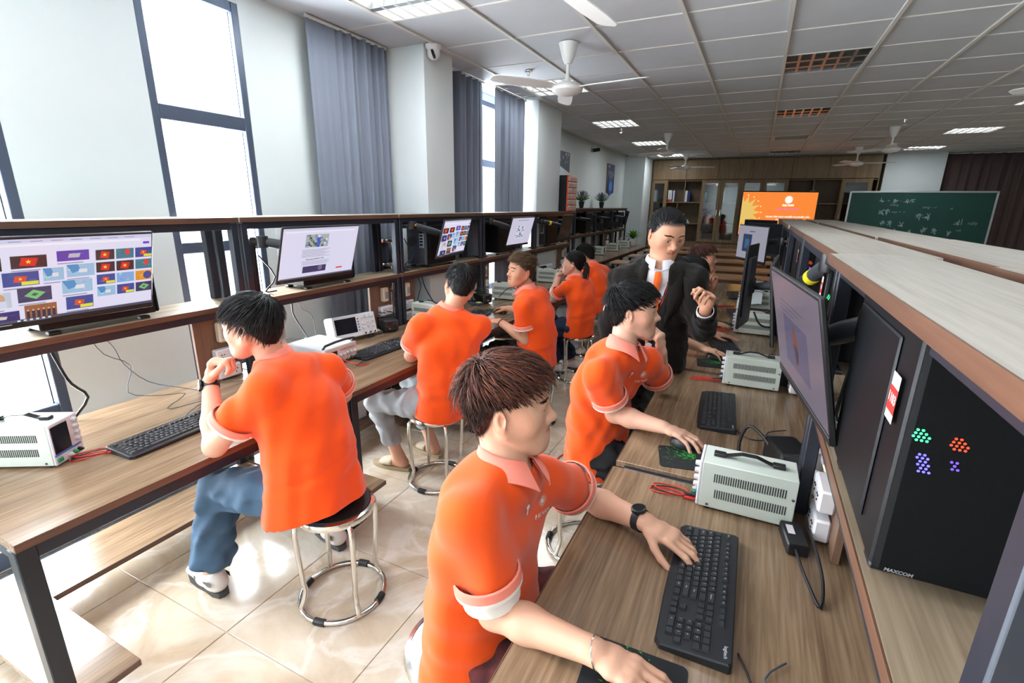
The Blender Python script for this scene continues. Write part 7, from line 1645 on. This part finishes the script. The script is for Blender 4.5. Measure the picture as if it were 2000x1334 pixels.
P = dict(pel=(-0.558,4.497,0.560), nk=(-0.430,4.506,1.060), hd=(-0.385,4.527,1.235), sL=(-0.436,4.676,1.030), sR=(-0.457,4.335,1.030), eL=(-0.338,4.728,0.790), eR=(-0.486,4.110,0.858), wL=(-0.282,4.600,1.000), wR=(-0.271,4.011,0.798), kL=(-0.212,4.626,0.499), kR=(-0.196,4.346,0.494), aL=(-0.195,4.623,0.090), aR=(-0.203,4.344,0.090), hL=(-0.579,4.583,0.570), hR=(-0.580,4.404,0.560))
r, c = person('person', 'student with reddish-brown hair raising two fingers beside his face', P, (.93, .1, .05), 'c', H(col=S(60, 34, 30), tip=S(110, 66, 54), n=1000, w=.003, comb=(0, .5, 0)), res=1.6, hands=[dict(side='L', f=(.05, -.05, 1), n=(.55, .8, 0), pose='open2'), dict(side='R', f=(.98, .05, -.06), n=(0, 0, 1), pose='flat')])
polo(c, hem=.08); trousers(c, M_BLACKT); [shoe(c, k, M_SHOEW, M_SOLE) for k in 'LR']
# teacher in a dark suit
P = dict(pel=(-0.480,2.800,0.93), nk=(-0.440,2.660,1.375), hd=(-0.417,2.645,1.523), sL=(-0.268,2.640,1.315), sR=(-0.600,2.590,1.296), eL=(-0.190,2.670,1.050), eR=(-0.675,2.640,1.030), wL=(-0.172,2.462,1.190), wR=(-0.620,2.560,.82), kL=(-0.430,2.835,0.50), kR=(-0.590,2.770,0.50), aL=(-0.430,2.870,0.085), aR=(-0.590,2.790,0.085), hL=(-0.390,2.840,0.92), hR=(-0.570,2.760,0.92), tL=(.4, -.9, 0), tR=(.3, -.9, 0))
OLD = ((0, .068), (30, .066), (45, .060), (58, .030), (75, .006), (95, .0), (115, -.030), (140, -.058), (180, -.066))
r, c = person('person', 'teacher in a dark suit and orange tie standing beside the seated student', P, (.60, -.76, -.32), 'c', H(line=OLD, n=2600, vol=.014, side=.007, ltop=.06, lside=.03, whorl=False, comb=(-.8, -.6, 0), crown=(.07, .125, .055), lift=.12, mess=.05, grav=.05, cling=.7, w=.0015, gaze=(0, 1, -.35)), hs=1.04, res=1.0, feet=False, slouch=.02, hands=[dict(side='L', f=(.12, -.22, .95), n=(.55, .80, .1), pose='pinch', nails=0), dict(side='R', f=(.1, -.2, -1), n=(-.9, -.2, 0), pose='flat')])
M_SHIRT = mat('shirt_white', S(226, 224, 230), .75, spec=.2)
polo(c, W=.90, sleeve=.8, hem=-.02, logo=False, ms=M_SHIRT, mc=M_SHIRT, cuffs=False, name='white_shirt', amp=.001, cs=.55); trousers(c, M_SUIT, thigh=.092, knee=.082, hemr=.085, hem=.05, waist=.98); [shoe(c, k, M_SHOEB, M_SHOEB, fd=(.4, -.9, 0)) for k in 'LR']
def jacket(c):
    J, pel, nk, up, ls, lh, fw, loc, root, rng, nkc = (c[k] for k in ('J', 'pel', 'nk', 'up', 'ls', 'lh', 'fw', 'loc', 'root', 'rng', 'nkc'))
    pts = np.array([pel, nk, J['sL'], J['sR'], J['eL'], J['eR'], J['wL'], J['wR'], pel-[0, 0, .2]]); Fd = Field(pts.min(0)-.22, pts.max(0)+.16, .0085, []); n_up = nrm(up)
    hem = pel-np.array([0, 0, .16])+fw*.0; w1 = pel+up*.28; w2 = pel+up*.64-fw*.01; w3 = pel+up*.87-fw*.008
    Fd.seg(hem, w1, .225, .185, .190, .150, lh, .04); Fd.seg(w1, w2, .190, .150, .205, .145, ls, .04); Fd.seg(w2, w3, .205, .140, .170, .105, ls, .03); Fd.seg(w3, nkc-n_up*.005, .15, .095, .082, .080, ls, .04)
    Fs = Field(Fd.lo, Fd.hi, .0085, [])
    for k in 'LR':
        sh = J['s'+k]-n_up*.014
        Fd.seg(nkc-up*.06, sh, .060, None, .060, None, None, .06); Fd.seg(w2+(sh-w2)*.25, sh-n_up*.02, .10, .09, .066, .066, None, .05); Fs.seg(sh, J['e'+k], .070, None, .064, None, None, .04)
        d = nrm(J['w'+k]-J['e'+k]); e = J['w'+k]-d*.025; Fs.seg(J['e'+k], e+d*.02, .064, None, .052, None, None, .035)
    for k in 'LR':
        d = nrm(J['w'+k]-J['e'+k]); e = J['w'+k]-d*.025; s_ = Fs.sub(e-.13, e+.13); f = np.float32
        X = Fs.ax[0][s_[0]][:, None, None]-f(e[0]); Y = Fs.ax[1][s_[1]][None, :, None]-f(e[1]); Z = Fs.ax[2][s_[2]][None, None, :]-f(e[2]); t = X*f(d[0])+Y*f(d[1])+Z*f(d[2]); rad = np.sqrt(np.maximum(X*X+Y*Y+Z*Z-t*t, 0))
        Fs.d[s_] = np.where((rad < .085) & (t > -.03), np.maximum(Fs.d[s_], t), Fs.d[s_]); Fs.seg(e-d*.04, e+d*.05, .043, None, .044, None, None, 0, 'sub')
        mb = MB(); strip(mb, [basis_ring(e-d*.02-loc, d, .041), basis_ring(e+d*.010-loc, d, .040), basis_ring(e+d*.010-loc, d, .036)]); mb.obj('shirt_cuff', M_SHIRT, root)
    e_ = Fd.d; kk = .04; h_ = np.clip(.5+.5*(e_-Fs.d)/kk, 0, 1); Fd.d = (e_+(Fs.d-e_)*h_-kk*h_*(1-h_)).astype(np.float32)
    Fd.folds(.0028, rand_folds(rng, 5, 25, 60, .7)+rand_folds(rng, 3, 70, 110, .8))
    Fd.cut(hem, (0, 0, -1))
    # open front
    top = nkc+fw*.05+n_up*.02; mid = pel+up*.60+fw*.17; low = pel+up*.10+fw*.21; bt = hem+fw*.25-[0, 0, .05]
    Fd.seg(top, mid, .050, .060, .062, .075, ls, .0, 'sub'); Fd.seg(mid, low, .062, .075, .050, .075, ls, .0, 'sub'); Fd.seg(low, bt, .050, .075, .075, .10, ls, 0, 'sub')
    Fd.seg(nkc+n_up*.0, nkc+n_up*.12, .066, .068, .085, .085, ls, .004, 'sub')
    V, F = Fd.surface(); V = smooth_mesh(V, F, 2, .5); link('suit_jacket', np_mesh('suit_jacket', V-loc, F), M_SUIT, root)
    near = lambda p: V[np.argmin(((V-np.asarray(p))**2).sum(1))]
    for sg in (-1, 1):
        mb = MB(); rows = []
        for t in np.linspace(0, 1, 9):
            w_ = (.030+.055*min(1, t*2.2)) if t < .5 else .085*(1-t)*2
            base = nkc+n_up*(.035-.32*t)+ls*sg*(.058+.012*t)+fw*(.03+.12*t)
            a = near(base)+fw*.006; b = near(base+ls*sg*w_+n_up*.01-fw*.02)+fw*.008; rows.append([a-loc, (a+b)/2-loc+fw*.004, b-loc])
        strip(mb, rows, False); o = mb.obj('lapel', M_SUIT, root, angle=2); md = o.modifiers.new('thickness', 'SOLIDIFY'); md.thickness = .004
    # tie and lanyard lie on the shirt front
    sv = np.array([v.co[:] for v in next(o for o in root.children if o.name.startswith('white_shirt')).data.vertices])+loc
    sn = lambda p: sv[np.argmin(((sv-np.asarray(p))**2).sum(1))]
    cen = [sn(nkc+fw*(.070+.075*t)-n_up*(-.012+.37*t))+fw*.008 for t in np.linspace(0, 1, 10)]
    mb = MB(); wd = [.014, .019, .015, .018, .022, .026, .030, .034, .036, .004]
    strip(mb, [[p+ls*w_-loc, p+fw*.006-loc, p-ls*w_-loc] for p, w_ in zip(cen, wd)], False); mb.obj('necktie', mat('tie_orange', S(240, 110, 40), .45), root, angle=1)
    for sg in (-1, 1):
        q = [sn(nkc+ls*sg*(.075-.055*t)+fw*(.05+.09*t)-n_up*(-.02+.33*t))+fw*.010 for t in np.linspace(0, 1, 8)]; mb = MB(); strip(mb, [[p+ls*.006-loc, p-ls*.006-loc] for p in q], False); mb.obj('lanyard', mat('lanyard_red', S(206, 52, 48), .5), root, smooth=False)
    mb = MB(); pc_ = q[-1]-n_up*.055-loc+fw*.012; M4 = Matrix((Vector(ls), Vector(n_up), Vector(fw))).transposed().to_4x4(); M4.translation = Vector(pc_); mb.M = M4; mb.box(0, 0, 0, .058, .088, .003, .001); mb.obj('name_badge', M_WHITECLOTH, root)
    mb = MB(); b0 = pel+up*.12+fw*.135-loc; M4.translation = Vector(b0); mb.M = M4; mb.box(0, 0, 0, .04, .032, .008, .002); mb.obj('belt_buckle', M_CHROME, root)
jacket(c)
